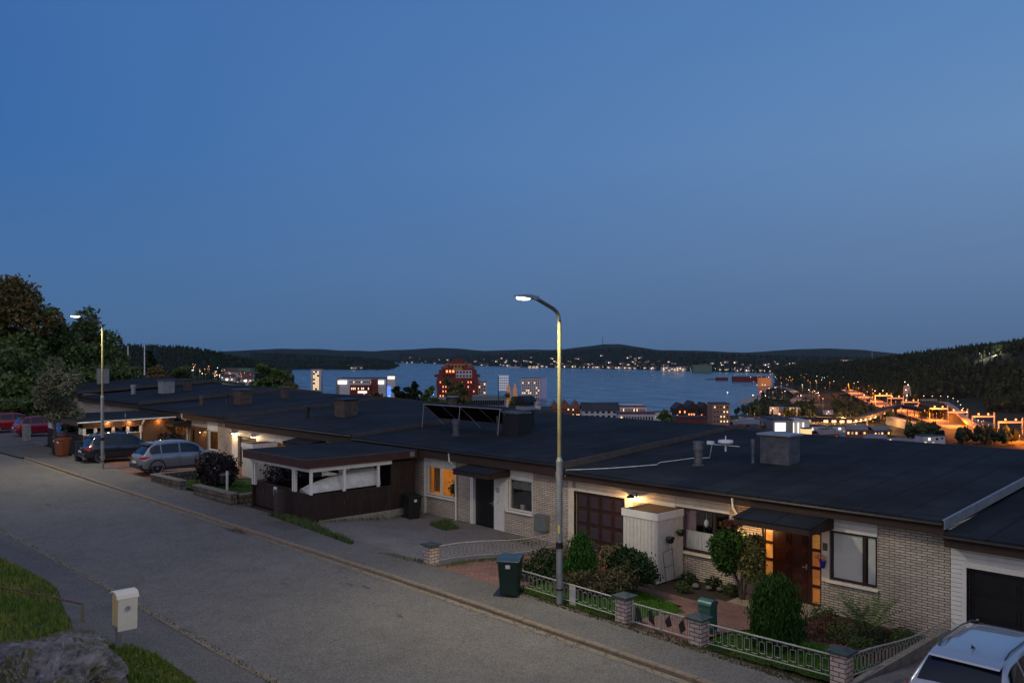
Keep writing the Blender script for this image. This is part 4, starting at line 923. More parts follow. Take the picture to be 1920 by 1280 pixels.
tag(obj('kerb_wall', MB().box(-.10,0,-.5,.06,5.0,0), concrete_m, None, loc=(-7.87,16.88,-.11)), 'low concrete wall under the side fence by the white car', 'wall')
for p in (obj('post', MB().box(-.16,-.02,-.1,.04,.02,.50), white_m, None, loc=(-15.05,16.42,.02)),): p.name = 'fence_board'; tag(p, 'short white board post just behind the street fence and the lamp post', 'post')
# gate with two leaves and dark diamond ornaments
Gt = thing('garden_gate', 'white double gate with dark leaf and diamond shapes between two brick piers', 'gate', (-13.09, 16.35, gz(-13.1,16.3)))
for s in (0, 1):
    x0 = .0 + s*.86; x1 = x0+.84; mb = MB()
    for q in (((x0,0,.10),(x1,0,.10)),((x0,0,.54),(x1,0,.54)),((x0+.01,0,.06),(x0+.01,0,.57)),((x1-.01,0,.06),(x1-.01,0,.57))): mb.tube(q, .017, 6)
    for i in range(1, 12): mb.tube([(x0+i*.07,0,.10),(x0+i*.07,0,.54)], .006, 4, False)
    lf = obj('gate_leaf', mb, fence_m, Gt)
    for c in (.22, .60):
        if s: pts = [(x0+c-.10,.33),(x0+c-.03,.20 if c<.5 else .14),(x0+c+.10,.26),(x0+c+.03,.50)]
        else: pts = [(x0+c-.10,.46),(x0+c-.08,.24),(x0+c+.09,.14),(x0+c+.05,.36),(x0+c-.02,.50)]
        obj('ornament', MB().profY(pts, -.022, -.010), black_m, lf)
# low block walls of the neighbour
block_m = brick_mat('rough_blocks', (.15,.125,.10), (.09,.075,.06), (.03,.025,.02), bw=.22, rh=.20, ms=.02, bump=1.0, off=.5, var=.5)
for b_ in (block_m,):
    N, L, b = nodes(b_); g = N.new("ShaderNodeNewGeometry"); v = N.new("ShaderNodeTexVoronoi"); v.inputs['Scale'].default_value = 9; L.new(g.outputs['Position'], v.inputs[0])
capb_m = M('wall_cap', (.16,.14,.115), rough=.95, scale=8, var=.25, bump=.5)
def blockwall(pts, h, label, t=.28):
    R = thing('block_wall', label, 'wall', (pts[0][0], pts[0][1], gz(*pts[0])), 0, 'low rough block walls'); z0 = gz(*pts[0])
    wl_, cp = MB(), MB()
    for (a, b_) in zip(pts, pts[1:]):
        L_ = hypot(b_[0]-a[0], b_[1]-a[1]); ux, uy = (b_[0]-a[0])/L_, (b_[1]-a[1])/L_; nx, ny = -uy*t/2, ux*t/2
        A = [(a[0]-pts[0][0]+k_*nx, a[1]-pts[0][1]+k_*ny) for k_ in (-1,1)]; B = [(b_[0]-pts[0][0]+ux*t/2+k_*nx, b_[1]-pts[0][1]+uy*t/2+k_*ny) for k_ in (1,-1)]
        za, zb_ = gz(*a)-z0, gz(*b_)-z0; zm = max(za, zb_)
        wl_.prism([A[0],B[1],B[0],A[1]], -.4, zm+h-.07)
        e = .025; cp.prism([(A[0][0]-nx*.2-ux*e,A[0][1]-ny*.2-uy*e),(B[1][0]-nx*.2+ux*e,B[1][1]-ny*.2+uy*e),(B[0][0]+nx*.2+ux*e,B[0][1]+ny*.2+uy*e),(A[1][0]+nx*.2-ux*e,A[1][1]+ny*.2-uy*e)], zm+h-.068+random.uniform(0,.003), zm+h)
    w_ = obj('wall', wl_, block_m, R); obj('coping', cp, capb_m, R, bevel=.01); return R
blockwall([(-41.4,15.65),(-38.4,15.75)], .42, 'low rough block wall nearer the silver suv')
blockwall([(-41.5,16.0),(-41.55,19.6)], .40, 'block wall running back beside the silver suv')
blockwall([(-36.8,15.75),(-33.5,15.85)], .48, 'long low rough block wall left of the brown carport')
blockwall([(-33.45,16.1),(-33.5,19.0)], .46, 'short block wall along the side of the brown carport')
tag(obj('chair_step', MB().box(-.6,-.3,-.1,.6,.3,.08), concrete_m, None, loc=(-35.0,18.8,gz(-35,18.8))), 'flat grey concrete step on the lawn behind the block wall', 'step').name = 'garden_step'
# ---------------------------------------------------------------- street things
galv_m = M('galvanised_steel', (.26,.27,.27), rough=.5, metal=.55, scale=6, var=.25, sx=(1,1,.3))
def street_lamp(X, Y, z, label, watts, arm=1.05, H=7.9):
    R = thing('street_lamp', label, 'street lamp', (X, Y, z), 0, 'street lamps along the street')
    obj('pole', MB().tube([(0,0,-.1),(0,0,3.75)],.085,14).tube([(0,0,3.75),(0,0,3.85)],[.085,.055],14), galv_m, R, smo=50); obj('upper_pole', MB().tube([(0,0,3.80),(0,0,H-.55)],.052,12), M('yellowed_pole', (.20,.18,.085), rough=.5, metal=.2, scale=5, var=.2, sx=(1,1,.3)), R, smo=50); obj('arm', MB().tube([(0,0,H-.56),(0,-.03,H-.40),(0,-.10,H-.30),(0,-.22,H-.22),(0,-arm+.2,H+.02)],.050,12), M('grey_arm', (.09,.09,.088), rough=.5, metal=.3), R, smo=50)
    obj('collar', MB().lathe([(.10,.0),(.10,.04)],(0,0,.42),14).lathe([(.095,0),(.095,.16)],(0,0,1.5),14), gutter_m, R); obj('hatch', MB().box(.03,-.088,1.9,.09,-.07,2.1), M('yellow_tag', (.55,.42,.10)), R)
    hd = MB(); y0 = -arm+.25
    hd.add([(-.05,y0,H-.02),(.05,y0,H-.02),(.06,y0,H+.07),(-.06,y0,H+.07),(-.13,y0-.35,H),(.13,y0-.35,H),(.11,y0-.35,H+.10),(-.11,y0-.35,H+.10),(-.14,y0-.62,H+.02),(.14,y0-.62,H+.02),(.09,y0-.62,H+.09),(-.09,y0-.62,H+.09),(-.06,y0-.78,H+.035),(.06,y0-.78,H+.035),(.05,y0-.78,H+.06),(-.05,y0-.78,H+.06)],
        [(0,3,2,1)]+[(4*i+a,4*i+(a+1)%4,4*i+4+(a+1)%4,4*i+4+a) for i in range(3) for a in range(4)]+[(12,13,14,15)])
    h = obj('lamp_head', hd, galv_m, R, smo=30)
    obj('lens', MB().ball((0,y0-.50,H-.0),(.11,.23,.045),12,6), M('lamp_lens', (1,1,1), emit=(.95,1.0,.72), es=9), h, smo=180)
    lamp('SPOT', 'street_light', (0,y0-.5,H-.08), watts, (1.0,.90,.60), h, .12, (0,0,0), 165)
    return R
street_lamp(-15.32, 16.15, 0, 'tall galvanised street lamp in front of the white fence, tallest in the picture', 1650)
l2 = street_lamp(-47.05, 15.15, .55, 'street lamp standing between the dark suv and the silver suv', 1650)
street_lamp(17.5, 15.6, -.5, 'street lamp further down the street', 1650)

def bin_(X, Y, rz, label, body, lid, sticker=True, z=None):
    R = thing('wheelie_bin', label, 'bin', (X, Y, gz(X,Y)+.045 if z is None else z), rz, 'wheelie bins'); 
    b = MB().add([(-.23,-.26,.05),(.23,-.26,.05),(.22,.24,.05),(-.22,.24,.05),(-.285,-.34,.95),(.285,-.34,.95),(.285,.30,.95),(-.285,.30,.95)],[(3,2,1,0),(4,5,6,7),(0,1,5,4),(1,2,6,5),(2,3,7,6),(3,0,4,7)])
    bo = obj('body', b, body, R, bevel=.03); obj('rim', MB().box(-.305,-.36,.93,.305,.32,.965), body, R, bevel=.01)
    l = MB().profX([(-.39,.965),(-.37,.985),(-.15,1.03),(.15,1.05),(.31,1.05),(.36,1.01),(.36,.965)], -.31, .31); obj('lid', l, lid, R, bevel=.012)
    obj('handle', MB().tube([(-.25,.33,1.0),(-.25,.42,1.0),(.25,.42,1.0),(.25,.33,1.0)],.016,6), lid, R)
    for s in (-.27, .27): obj('wheel', MB().add(*wheel_ring(.105,.05,s,.30,.105)), black_m, R)
    if sticker: obj('sticker', MB().add([(-.06,-.337,.78),(.06,-.337,.78),(.06,-.3455,.88),(-.06,-.3455,.88)],[(0,1,2,3)]).add([(x_,y_-.004,z_) for x_,y_,z_ in [(-.06,-.337,.78),(.06,-.337,.78),(.06,-.3455,.88),(-.06,-.3455,.88)]],[(0,1,2,3)]), white_m, bo)
    return R
def wheel_ring(r, w, x, y, z, n=20):
    vs = [(x+sx*w/2, y+r*cos(2*pi*i/n), z+r*sin(2*pi*i/n)) for sx in (-1,1) for i in range(n)]
    return vs, [tuple(range(n)), tuple(range(2*n-1,n-1,-1))] + [(i,n+i,n+(i+1)%n,(i+1)%n) for i in range(n)]
bg = M('dark_green_plastic', (.006,.024,.017), rough=.45, var=.15, scale=5); bl = M('dark_blue_lid', (.020,.035,.055), rough=.35)
bb = M('black_plastic', (.010,.012,.012), rough=.5); bo_ = M('orange_plastic', (.15,.042,.018), rough=.5, var=.15)
bin_(-16.75, 15.75, radians(35), 'green wheelie bin with a blue lid on the pavement beside the red driveway', bg, bl)
bin_(-54.35, 15.1, radians(30), 'dark green wheelie bin left of the orange one', bg, bb)
bin_(-53.5, 15.05, radians(30), 'orange wheelie bin at the kerb under the small tree', bo_, bo_)
bin_(-27.85, 20.75, radians(80), 'black wheelie bin in the corner between carport and lit window', bb, bb, z=-.14)

# mailboxes and posts
R = thing('mailbox', 'cream mailbox with a round lock plate on a grey tube post', 'mailbox', (-19.45, 6.60, gz(-19.45,6.6)))
obj('post', MB().tube([(0,.0,-.3),(0,0,1.10)],.078,18), galv_m, R, smo=50); k0 = len(bpy.data.objects)
cr_m = M('cream_enamel', (.66,.60,.50), rough=.4, scale=2, var=.05); sid = M('lit_side_enamel', (.50,.36,.18), rough=.45)  # warm light on the mailbox side is painted into the box colour
zq = lambda z_: .22 + (z_-.93)*1.12 + .10
pr = [(x_, zq(z_)) for x_, z_ in [(.06,.93),(.44,.93),(.47,1.46),(.44,1.52),(.36,1.56),(.20,1.57),(.07,1.53)]]
b_ = obj('box', MB().profY(pr, -.16, .22), sid, R, bevel=.008)
obj('front_door', MB().add([(x_, y_, zq(z_)) for x_, y_, z_ in [(.444,-.17,.86),(.444,.23,.86),(.476,.23,1.47),(.476,-.17,1.47),(.43,-.17,.86),(.43,.23,.86),(.462,.23,1.47),(.462,-.17,1.47)]],[(0,1,2,3),(7,6,5,4),(0,4,5,1),(1,5,6,2),(2,6,7,3),(3,7,4,0)]), cr_m, R)
obj('lid', MB().profY([(x_, zq(z_)) for x_, z_ in [(.47,1.465),(.482,1.472),(.45,1.545),(.37,1.59),(.19,1.60),(.05,1.56),(.06,1.53),(.20,1.575),(.36,1.565),(.44,1.525)]], -.20, .26), cr_m, R, smo=30)
obj('lock_plate', MB().add(*wheel_ring(.055,.012,.475,.03,zq(1.28))), M('grey_lens', (.30,.32,.36), rough=.25, metal=.3), R)
for o_ in R.children:
    if o_.name.split('.')[0] in ('box','front_door','lid','lock_plate'): o_.location.z = .24
mbx = thing('mailbox', 'tall dark green mailbox with a rounded lid inside the fence behind the gate pier', 'mailbox', (-11.62, 17.35, gz(-11.6,17.35)), radians(0))
mg = M('green_enamel', (.030,.090,.075), rough=.35, scale=3)
obj('body', MB().profX([(-.15,-.1),(.15,-.1),(.15,.68),(-.15,.68)], -.17, .17), mg, mbx, bevel=.01)
obj('lid', MB().profX([(-.17,.682)]+[(-.17*cos(pi*i/8), .682+.12*sin(pi*i/8)) for i in range(1,8)]+[(.17,.682)], -.19, .19), mg, mbx, smo=40)
obj('lock', MB().ball((-.10,-.155,.56),.014,6,4), zinc_m, mbx)
p = thing('mailbox', 'brown post box in front of the board carport at the pavement', 'mailbox', (-30.05, 16.08, .27))
bx = M('brown_enamel', (.045,.033,.031), rough=.5)
obj('body', MB().box(-.16,-.13,0,.16,.13,.98), bx, p, bevel=.01); obj('lid', MB().profX([(-.16,.982),(.16,.982),(.13,1.05),(-.13,1.05)], -.19,.19), bx, p); obj('flag', MB().box(-.22,-.05,.74,-.162,.02,.82), zinc_m, p)
p = thing('mailbox', 'black mailbox on a white post beside the dark purple shrub', 'mailbox', (-36.9, 17.2, gz(-36.9,17.2)))
obj('post', MB().box(-.04,-.04,-.2,.05,.04,.92), white_m, p, bevel=.004); obj('box', MB().box(-.34,-.16,.35,-.045,.16,.72), black_m, p, bevel=.01); obj('lid', MB().profX([(-.2,.722),(.18,.722),(.18,.80),(-.2,.745)],-.37,-.04), zincd_m, p)
p = thing('bollard', 'dark square post box on the pavement in front of the dark suv', 'post', (-50.85, 15.12, .64))
obj('body', MB().box(-.17,-.14,0,.17,.14,1.05), M('blue_black_enamel', (.012,.016,.024), rough=.45), p, bevel=.012); obj('cap', MB().box(-.19,-.16,1.052,.19,.16,1.10), M('blue_black_enamel', (.012,.016,.024)), p)
p = thing('electrical_cabinet', 'grey ribbed electrical cabinet in front of the red cars', 'cabinet', (-63.2, 15.6, gz(-63.2,15.6)+.04))
mb = MB().box(-.4,-.16,0,.4,.16,1.0)
for i in range(10): mb.box(-.37+i*.075,-.172,.06,-.34+i*.075,-.161,.95)
obj('body', mb, M('grey_cabinet', (.26,.26,.24), rough=.6), p); obj('cap', MB().box(-.43,-.19,1.002,.43,.19,1.05), M('grey_cabinet', (.26,.26,.24)), p)
# solar rack on the middle roof
u = UN['B']; rz_ = lambda Y: roofz(u, Y-YF)
Q = thing('solar_rack', 'rack of dark solar panels on white legs standing on the black roof', 'solar panel', (-33.0, 25.2, rz_(25.2)+.01))
pts = [0, 2.7, 5.4]
for x_ in pts:
    obj('leg', MB().tube([(x_,0,0),(x_+.12,.02,1.12)],.019,6), M('rack_metal', (.28,.28,.27), rough=.5, metal=.3), Q); obj('brace', MB().tube([(x_+.12,.02,1.12),(x_+.12,1.25,.1)],.018,6), M('rack_metal', (.28,.28,.27), rough=.5, metal=.3), Q)
obj('top_bar', MB().tube([(0.1,.02,1.13),(5.6,.02,1.13)],.024,6), M('rack_metal', (.28,.28,.27), rough=.5, metal=.3), Q)
for i in range(4):
    a, b_ = .14+i*1.35, .14+(i+1)*1.35-.03
    obj('panel', MB().add([(a,.03,1.11),(b_,.03,1.11),(b_,.95,.42),(a,.95,.42),(a,.06,1.15),(b_,.06,1.15),(b_,.98,.46),(a,.98,.46)],[(0,1,2,3),(7,6,5,4),(0,4,5,1),(1,5,6,2),(2,6,7,3),(3,7,4,0)]), M('panel_back', (.003,.003,.004), rough=.8, spec=.1), Q)
    obj('panel_frame', MB().tube([(a,.01,1.10),(a,.93,.40)],.012,5), M('rack_metal', (.28,.28,.27), rough=.5, metal=.3), Q)
obj('bottom_bar', MB().tube([(.14,.94,.40),(5.5,.94,.40)],.02,6), edge_m, Q)
# handrail
R = thing('handrail', 'rusty brown pipe handrail on the grass bank above the rock', 'handrail', (-21.75, 6.56, gz(-21.75,6.56)))
Bz = gz(-21.75,6.56); E1 = onX(0,1100,-23.6); E0 = onX(152,1131,-21.75)
d = Vector((E1[0]-E0[0],E1[1]-E0[1],E1[2]-E0[2])); S0 = Vector((0, E0[1]-6.56, E0[2]-Bz))
obj('rail', MB().tube([S0, S0+d*2.2],.022,8), M('rusty_pipe', (.10,.055,.035), rough=.8, scale=12, var=.4), R, smo=50)
obj('post', MB().tube([(0,0,-.2),(0,.0,S0.z)],.034,8), M('rusty_post', (.16,.115,.085), rough=.8, scale=9), R, smo=50); obj('post', MB().tube([S0+d*1.9+Vector((0,0,-1.4)), S0+d*1.9],.022,8), galv_m, R, smo=50)
# rock outcrop
def rock(name, label, c, r, sd, amp=.18, n=3, mat=None, cat='rock'):
    bm = bmesh.new(); bmesh.ops.create_icosphere(bm, subdivisions=n+2, radius=1)
    for v in bm.verts:
        p = v.co.copy(); q_ = Vector((p.x*1.0,p.y*1.6,p.z*3.4)); k = 1 + amp*mnoise.noise(p*1.4+Vector((sd,0,0)))+amp*.5*mnoise.noise(q_*2.2+Vector((sd,5,0)))-amp*.45*abs(mnoise.noise(q_*4.5+Vector((sd,5,3))))-amp*.28*abs(mnoise.noise(q_*11+Vector((sd,2,3))))
        q = mnoise.cell(p*2.1+Vector((sd,2,0))) if False else 0
        v.co = Vector((p.x*r[0]*k, p.y*r[1]*k, p.z*r[2]*k))
    me = bpy.data.meshes.new(name); bm.to_mesh(me); bm.free(); me.materials.append(mat); me.polygons.foreach_set('use_smooth', [True]*len(me.polygons)); me.set_sharp_from_angle(angle=radians(28))
    o = bpy.data.objects.new(name, me); scene.collection.objects.link(o); o.location = c; return tag(o, label, cat)
rock_m = M('lichen_rock', (.045,.040,.042), rough=.95, scale=3.2, col2=(.24,.215,.21), bump=1.0, bscale=22, var=.3)
N, L, b = nodes(rock_m); src = b.inputs['Base Color'].links[0].from_socket; g = N.new("ShaderNodeNewGeometry"); sp = N.new("ShaderNodeSeparateXYZ"); L.new(g.outputs['Normal'], sp.inputs[0])
nn = N.new("ShaderNodeTexNoise"); nn.inputs['Scale'].default_value = 1.1; nn.inputs['Detail'].default_value = 7; L.new(g.outputs['Position'], nn.inputs[0]); mu = N.new("ShaderNodeMath"); mu.operation = 'MULTIPLY'; L.new(nn.outputs[0], mu.inputs[0]); L.new(sp.outputs[2], mu.inputs[1])
mr = N.new("ShaderNodeMapRange"); mr.inputs[1].default_value = .45; mr.inputs[2].default_value = .53; L.new(mu.outputs[0], mr.inputs[0]); mx = N.new("ShaderNodeMix"); mx.data_type = 'RGBA'; L.new(mr.outputs[0], mx.inputs[0]); L.new(src, mx.inputs[6]); mx.inputs[7].default_value = (.085,.070,.018,1); L.new(mx.outputs[2], b.inputs['Base Color'])
ro_ = rock('rock', 'big grey lichen covered rock with yellow moss in the near corner', (-18.0,4.80,-.06), (3.5,1.45,.98), 3.3, amp=.26, n=5, mat=rock_m); ro_.rotation_euler = (0,radians(-4),radians(-18))
for i, (x, y, s) in enumerate(((-14.55,21.1,.12),(-14.2,21.25,.10),(-15.0,21.1,.09),(-13.9,21.35,.09))):
    r_ = rock('stone', ['largest rounded pale stone in the bed under the lace window','smooth stone right of the largest one in the bed','small stone next to the shed in the flower bed','last small stone of the bed towards the tree'][i], (x,y,gz(x,y)+.04), (s,s*.8,s*.7), i+1, .15, 1, M('pale_stone', (.12,.11,.10), rough=.9, scale=7, var=.3), 'stone')
    r_['group'] = 'stones in the flower bed'
# ---------------------------------------------------------------- vehicles
def car(name, label, X, Y, z, L, Wd, H, paint, kind='suv', clad=False, tail=None, rz=0, rails=None, plate=True):
    """nose towards +y, origin at the rear centre on the ground"""
    R = thing(name, label, 'car', (X, Y, z), rz, 'parked cars')
    hw = Wd/2; zb = .60*H if kind == 'suv' else .60*H   # belt line
    sill = .30 if kind == 'suv' else .24
    # stations along length: y, belt z, roof z, half width, roof half width, bottom z
    rw = hw*.70
    if kind == 'suv':
        S = [(0.00,.52*H,.53*H,hw*.80,hw*.72,.42),(.06,.56*H,.58*H,hw*.90,hw*.80,.34),(.16,.58*H,.62*H,hw*.95,hw*.82,.30),(.30,.60*H,.74*H,hw*.98,hw*.78,.28),(.52,.615*H,.90*H,hw,hw*.72,.27),(.78,.62*H,.965*H,hw,rw,.26),(1.3,.615*H,.99*H,hw,rw,.26),(2.0,.605*H,1.0*H,hw,rw,.26),(2.5,.595*H,.985*H,hw,rw,.26),(2.85,.59*H,.94*H,hw,rw*.98,.26),(3.15,.585*H,.83*H,hw,rw,.26),(3.42,.58*H,.70*H,hw*.99,hw*.76,.26),(3.62,.575*H,.615*H,hw*.98,hw*.80,.26),(4.0,.545*H,.58*H,hw*.96,hw*.76,.26),(4.3,.51*H,.54*H,hw*.92,hw*.72,.28),(4.5,.45*H,.48*H,hw*.82,hw*.62,.30),(4.6,.38*H,.40*H,hw*.66,hw*.5,.36)]
    else:
        S = [(0.00,.50*H,.51*H,hw*.82,hw*.74,.36),(.06,.57*H,.585*H,hw*.92,hw*.82,.30),(.14,.60*H,.64*H,hw*.96,hw*.84,.27),(.28,.625*H,.76*H,hw*.98,hw*.79,.25),(.50,.64*H,.90*H,hw,hw*.72,.24),(.72,.645*H,.955*H,hw,rw*.99,.24),(1.2,.64*H,.99*H,hw,rw,.22),(1.9,.63*H,1.0*H,hw,rw,.22),(2.4,.62*H,.985*H,hw,rw,.22),(2.8,.61*H,.93*H,hw,rw*.98,.22),(3.12,.605*H,.82*H,hw,rw,.22),(3.4,.60*H,.70*H,hw*.99,hw*.77,.22),(3.62,.595*H,.635*H,hw*.98,hw*.80,.22),(4.0,.56*H,.60*H,hw*.96,hw*.76,.24),(4.3,.52*H,.55*H,hw*.92,hw*.70,.25),(4.5,.46*H,.48*H,hw*.82,hw*.6,.28),(4.6,.40*H,.41*H,hw*.66,hw*.5,.32)]
    k = L/4.6; S = [(s[0]*k,)+s[1:] for s in S]
    ys = [L*i/64 for i in range(65)]
    def st(y):
        for i in range(len(S)-1):
            if y <= S[i+1][0]+1e-9:
                t = (y-S[i][0])/(S[i+1][0]-S[i][0]); return [a+(b-a)*t for a, b in zip(S[i][1:], S[i+1][1:])]
        return list(S[-1][1:])
    raw = [st(y) for y in ys]
    sm = []
    for i in range(65):
        a = raw[max(0,i-1)]; b_ = raw[i]; c = raw[min(64,i+1)]; sm.append([(p+2*q+r)/4 for p, q, r in zip(a, b_, c)] if 1 < i < 63 else b_)
    def ring(i):
        zbt, zr, w, r_, z0 = sm[i]; y = ys[i]
        half = [(0,z0),(w*.82,z0),(w*.95,z0+.05),(w*.99,z0+.20),(w*1.0,(z0+zbt)*.5+.05),(w*.985,zbt-.10),(w*.955,zbt-.02),(w*.925,zbt)]
        top = max(zr, zbt+.005)
        half += [(w*.925+(r_-w*.925)*.5*min(1,(top-zbt)/.15), zbt+(top-zbt)*.48),(r_*1.0, top-.05*min(1,(top-zbt)/.3)-.001),(r_*.93, top-.012),(r_*.55, top+.012),(0, top+.018)]
        return half
    rings = [ring(i) for i in range(65)]; n = len(rings[0]); mb = MB(); full = 2*(n-1)
    for i in range(65):
        h = rings[i]; loop = h + [(-x, z_) for x, z_ in h[-2:0:-1]]
        mb.v += [(x, ys[i], z_) for x, z_ in loop]
    mb.f = [(i*full+j, i*full+(j+1)%full, (i+1)*full+(j+1)%full, (i+1)*full+j) for i in range(64) for j in range(full)]
    mb.f = [f[::-1] for f in mb.f]
    mb.f += [tuple(range(full)), tuple(64*full+j for j in range(full-1,-1,-1))]
    body = obj('body', mb, paint, R, smo=38)
    wr = .335 if kind == 'suv' else .315; wy = (.80*k, 3.66*k)
    for y_ in wy:
        c = MB(); vs = []; nn = 28
        for sx in (-hw-.2, hw+.2): vs += [(sx, y_+(wr+.055)*cos(2*pi*a/nn), wr+(wr+.055)*sin(2*pi*a/nn)) for a in range(nn)]
        c.add(vs, [tuple(range(nn)), tuple(range(2*nn-1,nn-1,-1))]+[(a,nn+a,nn+(a+1)%nn,(a+1)%nn) for a in range(nn)])
        co = obj('cutter', c, None); co.parent = R
        bpy.context.view_layer.update(); cut(body, co)
    body.data.materials.clear(); body.data.materials.append(paint)
    obj('wheel_well', MB().box(-hw*.86,wy[0]-.42,.20,hw*.86,wy[0]+.42,.52*H).box(-hw*.86,wy[1]-.42,.20,hw*.86,wy[1]+.38,.46*H).box(-hw*.8,.3,.20,hw*.8,L-.4,.30), black_m, R)
    tyre = M('tyre', (.012,.012,.012), rough=.8); rim = M('alloy_rim', (.45,.46,.48), rough=.3, metal=.8)
    for y_ in wy:
        for sx in (-1, 1):
            xo = sx*(hw-.115)
            w_ = obj('wheel', MB().lathe([(wr-.09,-.105),(wr-.015,-.10),(wr,-.06),(wr,.06),(wr-.015,.10),(wr-.09,.105)], (0,0,0), 28), tyre, R, smo=40)
            w_.rotation_euler = (0, radians(90)*sx, 0); w_.location = (xo, y_, wr)
            sp = MB().lathe([(.06,.095),(.055,.112),(.02,.115)], (0,0,0), 12)
            for a in range(5):
                t = a*2*pi/5; c_, s_ = cos(t), sin(t); p_ = lambda r_, o, z_: (r_*c_-o*s_, r_*s_+o*c_, z_)
                for off in (-.035, .035): sp.add([p_(.04,off-.016,.10),p_(.04,off+.016,.10),p_(wr-.085,off*2.0+.022,.098),p_(wr-.085,off*2.0-.022,.098),p_(.04,off-.016,.07),p_(.04,off+.016,.07),p_(wr-.085,off*2.0+.022,.07),p_(wr-.085,off*2.0-.022,.07)],[(0,1,2,3),(0,3,7,4),(1,5,6,2)])
            ring_ = [(wr-.095,.10),(wr-.065,.108),(wr-.06,.09),(wr-.1,.085)]
            vs = [(r_*cos(2*pi*a/28), r_*sin(2*pi*a/28), z_) for r_, z_ in ring_ for a in range(28)]
            sp.add(vs, [(q*28+a, q*28+(a+1)%28, (q+1)%4*28+(a+1)%28, (q+1)%4*28+a) for q in range(4) for a in range(28)])
            sp.lathe([(wr-.1,.0),(wr-.1,.045)], (0,0,0), 24); 
            obj('rim', sp, rim, w_)
    # glazing lies on the shell, 4 mm proud
    def P(i, j, off=.006):
        h = rings[i]; x, z_ = h[j]; return (x, z_, ys[i])
    gm = M('car_glass', (.004,.006,.009), rough=.03, spec=.5, var=0, coat=.3)
    def surf(i, s, t0):       # t0: 0 belt .. 1 roof edge, side
        h = rings[i]; a, b_, c = h[7], h[8], h[9]
        p = (a[0]+(b_[0]-a[0])*t0*2, a[1]+(b_[1]-a[1])*t0*2) if t0 < .5 else (b_[0]+(c[0]-b_[0])*(t0-.5)*2, b_[1]+(c[1]-b_[1])*(t0-.5)*2)
        return (s*(p[0]+.007), ys[i], p[1]+.003)
    idx = lambda y: max(0, min(64, int(round(y*k/L*64))))
    for s in (-1, 1):
        for (ya, yb, ta, tb) in ((.42,.98,.0,1),(1.06,1.98,0,1),(2.06,3.16,0,1)):
            ia, ib = idx(ya), idx(yb); g = MB(); vs = []
            for i in range(ia, ib+1):
                zbt, zr = sm[i][0], sm[i][1]; hgt = zr-zbt
                lo, hi = .10, (.90 if hgt > .25*H else .86)
                if hgt < .10: lo, hi = .4, .45
                if i == ia and ya < .5: lo, hi = .55, .62
                vs += [surf(i, s, lo+(hi-lo)*q/3) for q in range(4)]
            m_ = ib-ia+1; g.add(vs, [(a*4+q, a*4+q+1, (a+1)*4+q+1, (a+1)*4+q) if s > 0 else (a*4+q, (a+1)*4+q, (a+1)*4+q+1, a*4+q+1) for a in range(m_-1) for q in range(3)])
            obj('side_window', g, gm, R, smo=60)
    # rear window & windscreen follow the top of the shell
    def top(i, u):            # u -1..1 across
        h = rings[i]; a = abs(u); pts = [(h[12][0],h[12][1]),(h[11][0],h[11][1]),(h[10][0],h[10][1])]
        xx = a*h[10][0]*.97; 
        z_ = pts[0][1]+(pts[1][1]-pts[0][1])*min(1, xx/max(.01,pts[1][0])) if xx < pts[1][0] else pts[1][1]+(pts[2][1]-pts[1][1])*(xx-pts[1][0])/max(.01,(pts[2][0]-pts[1][0]))
        return ((1 if u > 0 else -1)*xx, z_)
    for nm, ya, yb in (('rear_window',.15,.60),('windscreen',2.72,3.56)):
        ia, ib = idx(ya), idx(yb); g = MB(); vs = []
        for i in range(ia, ib+1):
            sl = (rings[min(64,i+1)][12][1]-rings[max(0,i-1)][12][1])/(ys[min(64,i+1)]-ys[max(0,i-1)]); nl = hypot(1, sl)
            for q in range(9):
                x, z_ = top(i, -1+q/4.); vs.append((x, ys[i]-sl/nl*.008, z_+.008/nl))
        m_ = ib-ia+1; g.add(vs, [(a*9+q, a*9+q+1, (a+1)*9+q+1, (a+1)*9+q) for a in range(m_-1) for q in range(8)]); obj(nm, g, gm, R, smo=60)
    tl = tail or M('tail_light', (.35,.012,.010), rough=.2, coat=.8, emit=(1,.02,.01), es=.04)
    for s in (-1, 1):
        g = MB(); zt = .565*H
        g.add([(s*hw*.62,-.012,zt-.12),(s*hw*.86,.05,zt-.12),(s*hw*.965,.20,zt-.10),(s*(hw*.985),.42,zt-.02),(s*hw*.62,-.012,zt),(s*hw*.86,.05,zt+.01),(s*hw*.96,.20,zt+.02),(s*(hw*.972),.42,zt+.02)], [(0,1,5,4),(1,2,6,5),(2,3,7,6)] if s > 0 else [(4,5,1,0),(5,6,2,1),(6,7,3,2)])
        g.v = [(x*1.012, y-.022, z_) for x, y, z_ in g.v]; obj('tail_light', g, tl, R)
        obj('mirror', MB().ball((s*(hw+.10), 3.08*k, .62*H), (.10,.06,.075), 10, 6), paint if not clad else black_m, R, smo=180)
        obj('headlight', MB().ball((s*hw*.66, L-.12, .42*H), (.16,.07,.06), 10, 5), M('headlight', (.5,.52,.55), rough=.1, coat=1), R, smo=180)
        obj('door_handle', MB().box(s*(hw-.005), 1.75*k, zb-.13, s*(hw+.018), 1.95*k, zb-.10), paint, R); obj('door_handle', MB().box(s*(hw-.005), 2.75*k, zb-.13, s*(hw+.018), 2.95*k, zb-.10), paint, R)
        if rails: 
            pts = [(s*rw*.86, S[5][0]+.05, .955*H), (s*rw*.88, S[5][0]+.25, 1.01*H), (s*rw*.89, S[7][0], 1.025*H), (s*rw*.87, S[8][0], 1.015*H), (s*rw*.86, S[9][0]-.05, .955*H)]
            obj('roof_rail', MB().tube(pts, .016, 6), rails, R, smo=60)
